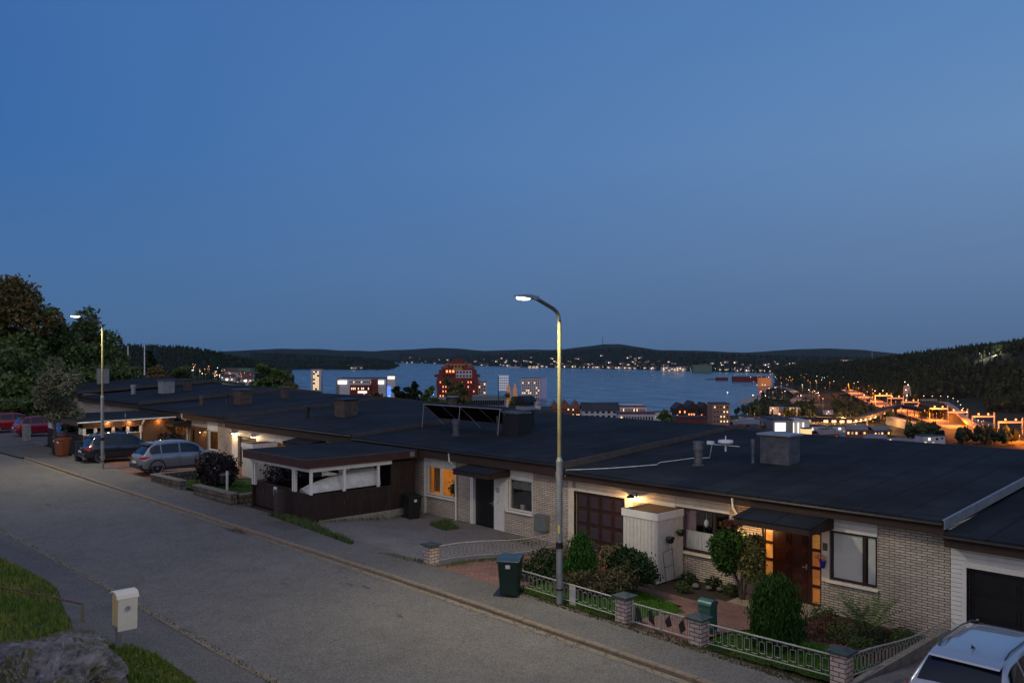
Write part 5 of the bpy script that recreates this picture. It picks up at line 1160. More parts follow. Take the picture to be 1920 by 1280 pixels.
        # door seams
        for y_ in (1.02*k, 2.02*k, 3.12*k): obj('door_seam', MB().box(s*(hw-.004), y_-.005, .34, s*(hw+.003), y_+.005, zb-.02), black_m, R)
    bp = M('dark_bumper', (.025,.026,.028), rough=.6)
    obj('bumper', MB().profX([(-.055,.33),(-.075,.40),(-.07,.52),(-.02,.56),(.12,.56),(.12,.30)], -hw*.84, hw*.84), bp if clad else paint, R, bevel=.02)
    if plate: obj('number_plate', MB().box(-.26,-.09,.60,.26,-.075,.71), M('white_plate', (.55,.55,.54), rough=.5), R)
    obj('tailgate_seam', MB().box(-hw*.6,-.012,.585,hw*.6,-.004,.592), black_m, R)
    obj('badge', MB().add(*wheel_ring(.05,.012,0,0,0)), zinc_m, R).matrix_local = Matrix.Translation((0,-.005,.50*H)) @ Matrix.Rotation(radians(90),4,'Z')
    sp_y = S[4][0]; obj('roof_spoiler', MB().profX([(sp_y-.12,.895*H),(sp_y-.10,.92*H),(sp_y+.16,.955*H),(sp_y+.16,.93*H)], -rw*.92, rw*.92), paint if not clad else black_m, R, bevel=.006)
    obj('roof_antenna', MB().add([(0,S[6][0]-.45,.995*H),(.015,S[6][0]-.27,.985*H),(-.015,S[6][0]-.27,.985*H),(0,S[6][0]-.42,1.045*H)],[(0,1,3),(1,2,3),(2,0,3)]), black_m, R)
    if clad:
        for s in (-1,1): obj('sill_trim', MB().box(s*(hw-.03),wy[0]+.42,.25,s*(hw+.012),wy[1]-.42,.38), bp, R, bevel=.01)
        for y_ in wy:
            for s in (-1,1):
                vs = []; nn = 14
                for a in range(nn+1):
                    th = pi*a/nn*1.06-.09
                    for r_ in (wr+.05, wr+.125): vs.append((s*(hw+.012), y_+r_*cos(th), wr+r_*sin(th)))
                vs2 = [(x-s*.06, y, z_) for x, y, z_ in vs]
                m_ = 2*(nn+1); fs = [(2*a,2*a+1,2*a+3,2*a+2) for a in range(nn)]+[(2*a+1,m_+2*a+1,m_+2*a+3,2*a+3) for a in range(nn)]
                obj('wheel_arch_trim', MB().add(vs+vs2, fs), bp, R)
    return R
silver = M('silver_paint', (.24,.25,.275), rough=.28, metal=.5, var=.02, scale=2, coat=.8)
silver2 = M('pale_silver_paint', (.36,.385,.43), rough=.25, metal=.45, var=.02, scale=2, coat=1.)
navy = M('navy_paint', (.010,.014,.026), rough=.22, metal=.2, var=.02, scale=2, coat=1.)
red = M('red_paint', (.28,.010,.012), rough=.25, var=.03, scale=2, coat=1.); cherry = M('cherry_paint', (.22,.008,.030), rough=.25, var=.03, scale=2, coat=1.)
rail_m = M('roof_rail_metal', (.10,.11,.12), rough=.3, metal=.7)
car('parked_car', 'silver estate car with roof rails in front of the black garage door', -5.52, 15.68, gz(-5.6,16.5)-.08, 4.75, 1.82, 1.50, silver2, 'wagon', rails=rail_m)
car('parked_car', 'silver suv with black wheel arches behind the low block wall', -44.05, 15.76, gz(-44,17)+.06, 4.6, 1.86, 1.66, silver, 'suv', clad=True).scale = (.95,.93,.96)
car('parked_car', 'navy blue suv parked by the long wooden carport', -50.15, 15.05, gz(-50,16)+.05, 4.55, 1.86, 1.62, navy, 'suv', rails=rail_m).scale = (.93,.90,.94)
car('parked_car', 'cherry red car behind the grey electrical cabinet', -66.3, 15.6, gz(-66,17)+.05, 4.2, 1.78, 1.50, cherry, 'wagon', rails=None).scale = (.92,.9,.92)
car('parked_car', 'red car at the left edge of the photo', -70.2, 14.6, gz(-70,16)+.05, 4.2, 1.78, 1.48, red, 'wagon').scale = (.92,.9,.92)
car('parked_car', 'red car half hidden by leaves right of the cabinet', -62.1, 16.9, gz(-62,18)+.05, 4.1, 1.75, 1.48, red, 'wagon')
car('parked_car', 'dark car under the long wooden carport, only its pale bumper showing', -57.8, 15.9, gz(-57,17)+.05, 4.3, 1.8, 1.5, zincd_m, 'wagon')
# ---------------------------------------------------------------- garden plants and street trees
rnd = random.Random(21)
def leafcloud(mb, blobs, n, s, rnd, shell=.5, up=0., flat=.55):
    tot = sum(b_[3]*b_[4]*b_[5] for b_ in blobs)
    for (x, y, z, rx, ry, rz_) in blobs:
        for _ in range(int(n*rx*ry*rz_/tot)):
            v = Vector((rnd.gauss(0,1), rnd.gauss(0,1), rnd.gauss(0,1))); v.normalize(); v *= shell + (1-shell)*rnd.random()**.6
            v *= 1 + .34*mnoise.noise(v*2.6+Vector((x,y,z)))
            if rnd.random() < .07: v *= rnd.uniform(1.05,1.35)
            p = Vector((x+v.x*rx, y+v.y*ry, z+v.z*rz_))
            a = (Vector((rnd.uniform(-1,1),rnd.uniform(-1,1),rnd.uniform(-1,1)))+Vector((0,0,up))).normalized()*s*rnd.uniform(.6,1.4)
            b_ = a.cross(Vector((rnd.uniform(-1,1),rnd.uniform(-1,1),rnd.uniform(-1,1)))).normalized()*s*flat*rnd.uniform(.7,1.2)
            mb.quad(p-a, p-b_, p+a, p+b_)
    return mb
def shrub(name, label, X, Y, blobs, n, s, mat, cat='shrub', stems=3, z=None, up=0., shell=.55, flat=.55, R=None, nm='foliage', h0=.0):
    z = gz(X,Y) if z is None else z
    R = R or thing(name, label, cat, (X, Y, z))
    obj(nm, leafcloud(MB(), blobs, n, s, rnd, shell, up, flat), mat, R)
    if stems:
        for i in range(stems):
            b_ = blobs[i % len(blobs)]; x0 = b_[0]*.3+rnd.uniform(-.06,.06); y0 = b_[1]*.3+rnd.uniform(-.06,.06)
            obj('stem', MB().tube([(x0,y0,-.1),((x0+b_[0])/2+.03,(y0+b_[1])/2,b_[2]*.5),(b_[0]*.9,b_[1]*.9,b_[2])],[.03,.022,.012],6), bark, R)
    return R
# conical conifer, hedges and junipers in front of the brown garage door
shrub('conifer', 'bright green cone shaped conifer in front of the brown garage door', -16.15, 17.9, [(0,0,.30,.52,.52,.4),(0,0,.70,.50,.50,.45),(0,0,1.05,.38,.38,.42),(0,0,1.30,.24,.24,.30),(.1,0,1.5,.08,.08,.2),(-.12,.1,1.45,.06,.06,.18)], 9500, .050, M('leaves_conifer', (.008,.042,.006), rough=.7, scale=2, col2=(.028,.080,.012), isl=.5, spec=.12), 'conifer', stems=1, up=1.2, flat=.25)
shrub('hedge', 'dark rounded leafy hedge between the cone conifer and the white shed', -15.3, 18.9, [(-.55,.35,.82,.55,.4,.34),(.0,.1,.88,.6,.45,.36),(.55,-.25,.80,.55,.45,.38),(.2,.4,.5,.6,.3,.3)], 6500, .045, leaf_d, 'hedge', stems=4)
shrub('hedge', 'low dark hedge left of the cone conifer, behind the lamp post', -17.3, 18.0, [(-.45,.2,.38,.5,.5,.42),(.2,-.1,.40,.5,.5,.42),(-.1,-.6,.30,.6,.5,.34),(.7,.4,.45,.4,.5,.4)], 5200, .045, leaf_d, 'hedge', stems=3)
shrub('juniper', 'spreading olive brown juniper in front of the dark rounded hedge', -15.45, 17.35, [(-.65,.0,.28,.5,.4,.28),(0,.1,.34,.6,.45,.32),(.5,.45,.42,.5,.4,.32),(.65,.9,.5,.4,.4,.32)], 5200, .055, M('leaves_juniper', (.030,.038,.014), rough=.75, scale=5, col2=(.085,.060,.025), isl=.45), 'shrub', stems=3, up=.4, flat=.3)
shrub('shrub', 'small green shrub with pinkish tips behind the cone conifer', -16.1, 19.2, [(0,0,.75,.45,.4,.45),(.3,-.2,.95,.3,.3,.3)], 1800, .045, M('leaves_mixed', (.045,.070,.022), rough=.7, scale=6, col2=(.13,.070,.035), isl=.4), stems=3)
for i, (x, y, z_) in enumerate(((-15.75,18.25,.62),(-15.2,18.5,.66),(-17.4,17.5,.42))):
    fl = leafcloud(MB(), [(0,0,0,.16,.12,.10)], 60, .030, rnd); f_ = thing('flower_plant', ['red flowers between the juniper and the dark hedge','pink flowers under the rounded hedge near the shed','pink flowers in the low hedge behind the lamp post'][i], 'flowers', (x,y,gz(x,y)+z_-.0)); obj('bloom', fl, flower_r, f_); obj('stem', MB().tube([(0,0,-z_),(0,0,0)],.01,5), bark, f_)
# thuja
shrub('thuja', 'big egg shaped green thuja between the gate pier and the front door', -9.95, 17.55, [(0,0,.35,.56,.56,.5),(0,0,.76,.58,.58,.56),(0,0,1.15,.48,.48,.48),(.0,0,1.42,.30,.30,.30)], 13000, .062, M('leaves_thuja', (.010,.040,.006), rough=.7, scale=2.2, col2=(.035,.080,.012), isl=.55, spec=.12), 'thuja', stems=1, up=1.6, flat=.22, shell=.65)
# tree-like climber by the wall
R = shrub('small_tree', 'small tree by the lit door, dark green on one side and yellow on the other', -13.05, 21.1, [(-.45,-.1,1.30,.45,.40,.55),(-.15,-.15,1.55,.45,.38,.42),(-.35,-.1,.95,.35,.3,.30)], 5200, .050, leaf_g, 'tree', stems=0)
obj('foliage', leafcloud(MB(), [(.35,-.05,1.15,.38,.34,.52),(.42,0,1.55,.30,.3,.32),(.4,-.1,.80,.28,.25,.25)], 3600, .045, rnd), leaf_y, R, label='yellowish half of the crown')
obj('foliage', leafcloud(MB(), [(-.3,-.05,2.02,.30,.25,.16)], 450, .045, rnd), leaf_r, R, label='russet top of the crown')
for q in (((0,0,-.1),(-.05,0,.4),(-.35,0,.9),(-.4,0,1.4)),((.03,0,-.1),(.02,0,.4),(.08,0,.9),(.1,0,1.6)),((.06,.02,-.1),(.15,0,.4),(.35,0,.8),(.4,0,1.3))): obj('trunk', MB().tube(q,[.045,.04,.03,.015],7), bark, R)
# bed under the right window: fern and low plants
fern = thing('fern', 'large arching fern against the pale brick wall under the blind window', 'fern', (-9.35, 20.75, gz(-9.35,20.75)))
fm_ = M('leaves_fern', (.030,.080,.012), rough=.7, scale=3, col2=(.075,.12,.022), isl=.35)
for i in range(20):
    th = rnd.uniform(0,2*pi); Lf = rnd.uniform(.95,1.45); mb = MB(); pr_ = None; el_ = rnd.uniform(.9,1.35)
    for j in range(18):
        t = j/17; d_ = Lf*t; p = Vector((cos(th)*d_*cos(el_)*(1+.6*t), sin(th)*d_*cos(el_)*(1+.6*t), d_*sin(el_)*(1-.28*t*t)))
        if j > 2:
            w_ = .21*sin(pi*min(1,t*1.02))**.8+.01; side = Vector((-sin(th),cos(th),0)); dr = Vector((cos(th),sin(th),.2))*.02
            for s in (-1,1): mb.quad(p, p+side*s*w_*.5+dr, p+side*s*w_+Vector((0,0,-.03))+dr, p+side*s*w_*.5-dr)
    obj('frond', mb, fm_, fern)
low_m = M('leaves_lowplants', (.022,.060,.010), rough=.75, scale=4, col2=(.065,.085,.020), isl=.5)
for i, (x, y, s, m_, lb_) in enumerate(((-10.55,20.9,.33,low_m,'leggy plant beside the doorstep, nearest the lit door'),(-10.1,20.3,.30,leaf_r,'low russet plant in front of the leggy one by the doorstep'),(-10.2,19.6,.32,leaf_r,'patch of reddish leaves at the lawn edge next to the thuja'),(-9.6,19.9,.34,low_m,'green low plant in front of the fern'),(-8.9,20.0,.34,leaf_d,'dark plant right of the low green one before the fern'),(-8.5,20.9,.28,low_m,'small weedy plant at the wall right of the fern'),(-8.1,20.6,.24,low_m,'last small plant by the wall end and the side fence'),(-10.3,18.9,.26,low_m,'yellow green tuft between thuja and lawn'),(-8.8,19.3,.3,low_m,'low plant nearest the side fence in the bed'),(-14.9,21.2,.26,leaf_d,'dark plant at the foot of the trellis'),(-14.2,21.45,.24,leaf_d,'dark round plant under the lace window'),(-13.5,21.3,.22,low_m,'small green plant near the foot of the small tree'),(-12.5,21.2,.24,leaf_d,'dark plant left of the doorstep'),(-14.6,20.5,.2,low_m,'creeping plant at the edge of the red path'))):
    shrub('garden_plant', lb_, x, y, [(0,0,s*.6,s,s,s*.7),(s*.7,s*.3,s*.5,s*.6,s*.6,s*.5)], 520, .034, m_, 'plant', stems=0)['group'] = 'low plants in the flower beds'
lv = MB()
for _ in range(900):
    x, y = rnd.uniform(-11.1,-8.0), rnd.uniform(18.9,21.6); z_ = gz(x,y)-.04+rnd.uniform(.0,.03); a = Vector((rnd.uniform(-1,1),rnd.uniform(-1,1),rnd.uniform(-.4,.4)))*.045; b_ = Vector((-a.y,a.x,rnd.uniform(-.02,.02)))*.6; p = Vector((x,y,z_+.03)); lv.quad(p-a,p-b_,p+a,p+b_)
tag(obj('fallen_leaves', lv, M('dry_leaves', (.07,.030,.014), rough=.9, scale=7, col2=(.17,.10,.05), isl=.4)), 'dry brown leaves scattered over the bed', kind='stuff')
# blue pot by the lit door
P = thing('hanging_pot', 'blue wall pot with reddish flowers between the lit door and the blind window', 'plant pot', (-10.97, 21.82, 1.02)); obj('pot', MB().lathe([(.05,-.2),(.085,-.05),(.095,0)],(0,-.06,0),12), M('blue_glaze', (.015,.03,.22), rough=.3), P); obj('plant', leafcloud(MB(), [(-.05,-.08,.08,.16,.10,.10)], 70, .03, rnd), flower_r, P)
# purple shrubs of the neighbour
shrub('shrub', 'round dark purple shrub in front of the lit yellow garage lamps', -38.75, 17.45, [(-.5,0,.72,.78,.65,.70),(.45,.2,.82,.78,.65,.72),(0,-.1,1.12,.72,.55,.5),(-.2,.3,.35,.95,.75,.4)], 6400, .075, leaf_p, stems=4)
shrub('shrub', 'dark purple shrub partly behind the brown carport', -34.2, 18.6, [(-.5,0,.8,.8,.6,.8),(.4,.2,1.0,.9,.6,.75)], 3000, .075, leaf_p, stems=3)
shrub('shrub', 'dark spreading shrub under the amber window beside the wooden carport', -52.3, 20.8, [(-.7,0,1.0,.9,.5,.35),(.5,0,1.1,.9,.5,.35),(0,0,.5,.8,.5,.5)], 1500, .08, leaf_p, stems=3)

# trees
def tree(name, label, X, Y, z, H, blobs, n, s, mat, cat='tree', mats2=None, trunk_r=.16, group=None, limbs=5, lean=0):
    R = thing(name, label, cat, (X, Y, z), 0, group)
    tp = [(0,0,-.3),(lean*.3,.05,H*.2),(lean*.7,-.05,H*.45),(lean,.0,H*.75)]
    tr = MB().tube(tp, [trunk_r,trunk_r*.8,trunk_r*.5,trunk_r*.2], 8)
    for i in range(limbs):
        b_ = blobs[i % len(blobs)]; t = .35+.3*rnd.random(); p0 = Vector((lean*t,0,H*t*.7)); p1 = Vector(b_[:3]); tr.tube([p0, p0*.5+p1*.5+Vector((0,0,.1*H*rnd.random()*.5)), p1],[trunk_r*.4,trunk_r*.25,trunk_r*.08],6)
    obj('trunk', tr, bark, R)
    cm = obj('crown', leafcloud(MB(), blobs, n, s, rnd, .35), mat, R)
    if mats2:
        for bl2, n2, m2, lb2 in mats2: obj('crown', leafcloud(MB(), bl2, n2, s, rnd, .35), m2, R, label=lb2)
    return R
def blobset(H, rad, k, sd, z0=.35, top=1.):
    r_ = random.Random(sd); out = []
    for i in range(k):
        t = z0 + (top-z0)*(i+.5)/k; w = rad*(1.12 - abs((t-z0)/(top-z0)-.38)*1.05); a = r_.uniform(0,6.28); q = r_.uniform(.2,.75)*w
        out.append((cos(a)*q, sin(a)*q, H*t-.06*H, max(.25,w*r_.uniform(.42,.66)), max(.25,w*r_.uniform(.42,.66)), max(.2,H*.10*r_.uniform(.7,1.3))))
    return out
lg2 = M('leaves_street', (.045,.085,.018), rough=.7, scale=.5, col2=(.11,.145,.035), isl=.5); la = M('leaves_autumn', (.060,.070,.018), rough=.75, scale=.8, col2=(.16,.090,.024), isl=.45)
lsil = M('leaves_grey_green', (.075,.090,.045), rough=.75, scale=1.2, col2=(.15,.15,.085), isl=.45); lor = M('leaves_orange', (.17,.085,.022), rough=.8, scale=1, col2=(.11,.09,.025), isl=.35)
def gp(px, D): X, Y = at(px, D); return X, Y
def tz(X, Y): return max(gz(X, Y) if Y < 44 and X > -120 else -99, TXY(X, Y)) if Y < 44 else TXY(X, Y)
def ftree(px, D, ytop, ybot, rad, label, mat=lg2, k=9, n=5000, s=.22, sd=1, mats2=None, name='broadleaf_tree', limbs=5, z0=.2, tr=.2, group='trees behind the houses'):
    X, Y = gp(px, D); zb = zat(ybot, D); zt = zat(ytop, D); H = zt-zb
    return tree(name, label, X, Y, zb, H, blobset(H, rad, k, sd, z0), n, s, mat, 'tree', mats2, tr, group, limbs)
X, Y = gp(18, 82); zb = .9; H = zat(508, 82)-zb
tree('broadleaf_tree', 'tallest tree at the left edge, rust coloured crown above green', X, Y, zb, H, [b_ for b_ in blobset(H*.90, 5.4, 18, 5, .12)], 15000, .24, lg2, mats2=[([(0,0,H*.80,2.7,2.7,H*.15),(-2,0,H*.78,2.2,2.2,H*.14),(2.0,.8,H*.70,1.7,1.7,H*.11),(2.9,2.0,H*.62,1.3,1.3,H*.08),(-1,0,H*.88,1.5,1.5,H*.10),(1,-1,H*.72,1.6,1.6,H*.12),(3.4,2.9,H*.66,1.0,1.0,H*.06)], 5200, la, 'rust coloured upper crown')], trunk_r=.35, group='trees behind the houses', limbs=8)
ftree(108, 84, 596, 800, 4.6, 'dark green tree right of the tallest one', sd=8, n=15000, k=16, z0=.05, tr=.3)
ftree(168, 88, 583, 800, 4.3, 'pointed dark green tree behind the left street lamp', sd=12, n=17000, k=18, z0=.05, tr=.3)
ftree(210, 92, 640, 790, 2.8, 'lower green tree at the edge of the farthest roof', sd=14, n=5200, k=9, z0=.05)
ftree(58, 70, 690, 800, 3.6, 'dark bushy tree behind the red cars', sd=15, n=6500, k=10, z0=.05)
ftree(10, 76, 650, 800, 3.4, 'dark shady tree at the left edge behind the red cars', sd=16, n=5500, k=10, z0=.05)
ftree(225, 78, 745, 790, 2.0, 'reddish bush beside the pale chimney', la, sd=18, n=900, k=5, z0=.0, name='bush')
X, Y, zb = -56.9, 15.6, .72
tree('small_tree', 'small grey green tree leaning over the wooden carport', X, Y, zb, 5.4, [(cos(i*2.4)*1.9*((i*.618)%1)**.5, sin(i*2.4)*1.2*((i*.618)%1)**.5, 2.0+3.0*((i*.37)%1)-.5*((i*.618)%1), .55+.35*((i*.77)%1), .5, .40+.35*((i*.29)%1)) for i in range(22)]+[(-.6,0,5.2,.35,.35,.5),(.5,.1,5.1,.3,.3,.55)], 5600, .095, lsil, trunk_r=.09, limbs=9, lean=-.4)
# trees beyond the roofs
ftree(505, 120, 683, 742, 3.1, 'dense green tree beyond the roofs left of the slim tower', sd=31, n=4200, k=8, s=.30)
ftree(540, 112, 716, 742, 2.0, 'lower olive green bush at the foot of the dense tree', leaf_y, sd=32, n=1200, k=5, s=.26, name='bush')
ftree(303, 135, 684, 716, 2.6, 'orange brown bush beyond the farthest roof', lor, sd=33, n=1500, k=6, s=.26, name='bush')
ftree(345, 140, 684, 720, 2.4, 'dark green and brown bush right of the orange one', sd=34, n=1500, k=6, s=.28, name='bush')
ftree(277, 150, 656, 700, 1.6, 'dark narrow conifer beside the white flagpoles', leaf_d, sd=35, n=1300, k=7, s=.28, name='conifer')
ftree(240, 120, 683, 715, 2.4, 'green bush under the flagpoles', sd=36, n=1600, k=6, s=.26, name='bush')
ftree(772, 100, 712, 760, 1.3, 'thin dark tree right of the arena', leaf_d, sd=37, n=1300, k=8, s=.20, z0=.0)
ftree(745, 100, 722, 760, 1.3, 'thin dark tree in front of the blue lit tower', leaf_d, sd=38, n=1200, k=7, s=.20, z0=.0)
ftree(702, 118, 735, 752, 1.7, 'brownish bush in front of the arena', la, sd=39, n=600, k=4, s=.2, name='bush')
ftree(803, 105, 722, 765, 1.2, 'small green tree left of the red apartment house', sd=40, n=900, k=6, s=.22, z0=.0)
ftree(838, 110, 706, 768, 1.7, 'tall olive birch in front of the red apartment house', leaf_y, sd=41, n=1500, k=9, s=.22, z0=.0)
ftree(868, 112, 712, 768, 1.6, 'second olive birch, nearer the lake side of the red house', leaf_y, sd=42, n=1400, k=9, s=.22, z0=.0)
ftree(780, 108, 742, 765, 2.4, 'wide low bush right behind the black roof', leaf_g, sd=43, n=900, k=5, s=.24, name='bush')
ftree(1243, 240, 768, 800, 3.2, 'dark round tree behind the roof ridge, left of the dark warehouses', sd=44, n=1400, k=7, s=.5)
ftree(958, 170, 735, 775, 1.8, 'small green tree under the orange sculptures', sd=45, n=700, k=5, s=.3)
for i, px in enumerate((240, 271)):
    X, Y = gp(px, 130); tag(obj('flagpole', MB().tube([(0,0,0),(0,0,zat(648-i*3,130)-zat(712,130))],[.10,.06],8), M('flagpole_white', (.75,.75,.75), rough=.4), None, loc=(X,Y,zat(712,130))), ['left of two white flagpoles in front of the wooded hill','right and taller of two white flagpoles in front of the wooded hill'][i], 'flagpole')
# ---------------------------------------------------------------- town, harbour and forests in the distance
def E(name, col, es): return far_emit(M(name, (.4,.4,.4), emit=col, es=es, rough=.8))
e_warm = E('lit_window_warm', (1,.62,.28), 1.6); e_white = E('lit_white', (1,.90,.72), 1.5); e_sod = E('sodium_lamp', (1,.30,.04), 3.6); e_wl = E('white_lamp', (1,.86,.62), 9.)
e_red = E('red_glow', (1,.14,.04), 1.4); e_blue = E('blue_glow', (.03,.25,1), 1.0); e_screen = E('lit_screen', (1,.90,.86), 1.4); e_dim = E('dim_window', (1,.55,.22), .45)
wallw = M('far_white_wall', (.42,.42,.44), rough=.8, scale=.1, var=.06); wallg = M('far_grey_wall', (.16,.17,.18), rough=.8, scale=.1); wallr = M('far_red_wall', (.12,.020,.018), rough=.8, scale=.1); wallo = M('far_ochre_wall', (.32,.16,.06), rough=.8)
wallb = M('far_brick_wall', (.20,.075,.045), rough=.85, scale=.1); dkroof = M('far_dark_roof', (.035,.038,.042), rough=.8, scale=.1); dkwin = M('far_dark_window', (.015,.02,.03), rough=.1); groof = M('far_green_roof', (.10,.16,.15), rough=.7)
def fthing(name, label, cat, px, D, z=None, group=None, rz=0):
    X, Y = at(px, D); return thing(name, label, cat, (X, Y, T(px, D) if z is None else z), YAW+rz, group)
WMESH = {}
def fwindows(R, x0, x1, z0, z1, cols, rows, y=-.05, ww=.55, hh=.55, lit=.3, litm=None, rndw=random.Random(5), darkm=None):
    litm = litm or e_warm; cw, rh = (x1-x0)/cols, (z1-z0)/rows
    for m_ in (litm, darkm or dkwin):
        key = (m_.name, round(cw*ww,2), round(rh*hh,2))
        if key not in WMESH:
            me = bpy.data.meshes.new('window'); mb = MB().box(-cw*ww/2,-.12,-rh*hh/2,cw*ww/2,.1,rh*hh/2); me.from_pydata(mb.v,[],mb.f); me.materials.append(m_); WMESH[key] = me
    for i in range(cols):
        for j in range(rows):
            m_ = litm if rndw.random() < lit else (darkm or dkwin); me = WMESH[(m_.name, round(cw*ww,2), round(rh*hh,2))]
            o = bpy.data.objects.new('window', me); scene.collection.objects.link(o); o.parent = R; o.location = (x0+(i+.5)*cw, y, z0+(j+.5)*rh)
def fbuild(name, label, px0, px1, yt, yb, D, dep, mat, cols=0, rows=0, lit=.3, roof=None, litm=None, rz=0, group=None, cat='building', gable=0, zlow=0, ww=.5, hh=.5):
    pc = (px0+px1)/2; w = (px1-px0)*D/F; z0 = zat(yb, D); h = zat(yt, D)-z0
    R = fthing(name, label, cat, pc, D, z0, group, rz); hb = h*(1-gable)
    obj('wall', MB().box(-w/2,0,-8-zlow,w/2,dep,hb), mat, R)
    if gable:
        o_ = w*.03; obj('roof', MB().profX([(-.6,hb-.2),(dep/2,h),(dep+.6,hb-.2),(dep+.6,hb-.6),(dep/2,h-.5),(-.6,hb-.6)], -w/2-o_, w/2+o_), roof or dkroof, R)
    else: obj('roof', MB().box(-w/2-.3,-.3,hb+.01,w/2+.3,dep+.3,hb+.5), roof or dkroof, R)
    if cols: fwindows(R, -w/2+w*.04, w/2-w*.04, h*.06, hb*.97, cols, rows, ww=ww, hh=hh, lit=lit, litm=litm)
    return R, w, h, hb
# slim tower, arena, blue tower
R, w, h, hb = fbuild('tower_block', 'slim white tower with a column of lit windows in front of the lake', 583, 602, 692, 733, 1250, 14, wallw, 0, 0)
fwindows(R, -w*.30, w*.30, h*.05, h*.92, 3, 10, lit=.8, ww=.8, hh=.55)
R, w, h, hb = fbuild('arena', 'wide arena with red blocks and three shining signs', 630, 724, 710, 748, 1180, 60, wallw, 0, 0)
for (a, b_, c, d_, m_, nm) in ((-.22,.22,.0,.70,wallr,'red_block'),(.20,.34,.0,.98,wallr,'red_block'),(-.5,-.44,0,.96,wallg,'side_panel')): obj(nm, MB().box(w*a,-1.2,-4,w*b_,-.02,h*d_), m_, R)
for (a, b_, c, d_) in ((-.46,-.28,.74,.92),(.345,.46,.74,.92),(-.06,.12,.30,.40)): obj('lit_sign', MB().box(w*a,-2.0,h*c,w*b_,-1.25,h*d_), e_screen, R)
fwindows(R, -w*.24, w*.3, h*.78, h*.9, 14, 1, y=-.1, lit=.3); fwindows(R, -w*.2, w*.2, h*.42, h*.62, 12, 1, y=-1.3, lit=.4, hh=.5)
R, w, h, hb = fbuild('tower', 'tower with a lit sign on top and a blue lit foot beside the arena', 726, 741, 704, 748, 1170, 10, wallw)
obj('lit_sign', MB().box(-w*.42,-1.5,h*.86,w*.42,-.1,h*.97), e_white, R); obj('blue_facade', MB().box(-w*.5,-1.2,0,-w*.02,-.05,h*.55), e_blue, R)
# red apartment house
D = 960; R = fthing('apartment_house', 'big red and ochre apartment house with stepped top and glowing balconies', 'building', 857, D, zat(775, D)); z = lambda y: zat(y, D)-zat(775, D); s_ = D/F
tiers = [(-38,38,775,728,wallr),(-39,39,728,712,wallr),(-37,37,712,701,wallr),(-34,35,701,693,wallr),(-29,31,693,687,wallr),(-22,25,687,682,wallo),(-15,18,682,678,wallr),(-7,9,678,673,wallr)]
for i, (a, b_, y0, y1, m_) in enumerate(tiers): obj('storey', MB().box(a*s_,-.0-i*.0,z(y0)+.01,b_*s_,26,z(y1)), m_, R)
for k_ in range(2):
    sgn = (-1,1)[k_]; obj('sloping_roof', MB().profY([(sgn*31*s_,z(690)),(sgn*14*s_,z(678)),(sgn*14*s_,z(690))], -.3, 26), M('red_tile_roof', (.20,.065,.05), rough=.8), R)
obj('white_bay', MB().box(-2*s_,-.6,z(708),28*s_,-.02,z(694)), wallw, R); obj('ochre_bay', MB().box(-8*s_,-.6,z(694)+.02,10*s_,-.02,z(682)), wallo, R)
for y_ in (705,): obj('balcony', MB().box(-43*s_,2,z(707),-32*s_,6,z(702)), wallr, R); obj('balcony', MB().box(33*s_,2,z(707),43*s_,6,z(702)), wallr, R)
fwindows(R, -34*s_, 34*s_, z(772), z(712), 13, 7, y=-.15, lit=.42, litm=E('orange_window', (1,.24,.04), 2.4), ww=.34, hh=.34, darkm=e_red if False else dkwin); fwindows(R, -2*s_, 28*s_, z(708), z(694), 5, 2, y=-.75, lit=.2); fwindows(R, -28*s_, -4*s_, z(708), z(692), 4, 2, y=-.15, lit=.5, litm=E('orange_window', (1,.30,.06), 2.4)); fwindows(R, -18*s_, 20*s_, z(690), z(683), 6, 1, y=-.75, lit=.3)
fbuild('apartment_house', 'small white apartment house on the lake side of the red one', 886, 912, 716, 752, 980, 14, wallw, 5, 6, .3)
fbuild('hall', 'long low hall with a pale green roof behind the solar rack', 885, 948, 745, 765, 620, 30, wallg, 14, 1, .0, roof=groof, ww=.85)
R = fthing('advertising_mast', 'tall mast with a lattice screen of small lights in front of the lake', 'mast', 943, 420, zat(775, 420)); hh_ = zat(704,420)-zat(775,420); obj('pole', MB().tube([(-2.2,0,-6),(-2.2,0,hh_)],.25,6), black_m, R)
lat = MB(); 
for i in range(5):
    for j in range(6): lat.add(*wheel_ring(.52,.12,0,0,0,8)); k_ = 16; lat.v[-k_:] = [(-1.6+i*.95+y*1., x, hh_-.5-j*1.25+z_) for x, y, z_ in lat.v[-k_:]]
lat.box(-2.15,.0,hh_-7.4,-2.0,.1,hh_+.2).box(2.7,.0,hh_-7.4,2.8,.1,hh_+.2).box(-2.0,0,hh_-7.4,2.7,.1,hh_-7.3).box(-2.0,0,hh_+.1,2.7,.1,hh_+.2); obj('lattice_screen', lat, E('lattice_lights', (.8,.75,.9), .28), R)
for i, px in enumerate((954, 966)):
    R = fthing('sculpture', ['left of two leaf shaped orange lit sculptures','right of two leaf shaped orange lit sculptures'][i], 'sculpture', px, 400, zat(765, 400)); q = zat(717,400)-zat(765,400); obj('blade', MB().profY([(-.6,0),(.7,0),(1.0,q*.5),(.3,q*.9),(-.3,q),(-1.0,q*.7),(-.8,q*.3)], 0, .5), M('sculpture_orange', (.3,.12,.05), emit=(1,.35,.12), es=.22, var=.4, scale=1), R)
R, w, h, hb = fbuild('hotel', 'white hotel slab with a grid of small square windows', 977, 1013, 709, 756, 1300, 18, wallw, 9, 9, .25, ww=.5, hh=.5)
obj('side_wing', MB().box(w/2+.02,2,-4,w/2+12*1300/F,18,h-.5), M('bluish_wall', (.28,.32,.50), rough=.7), R)
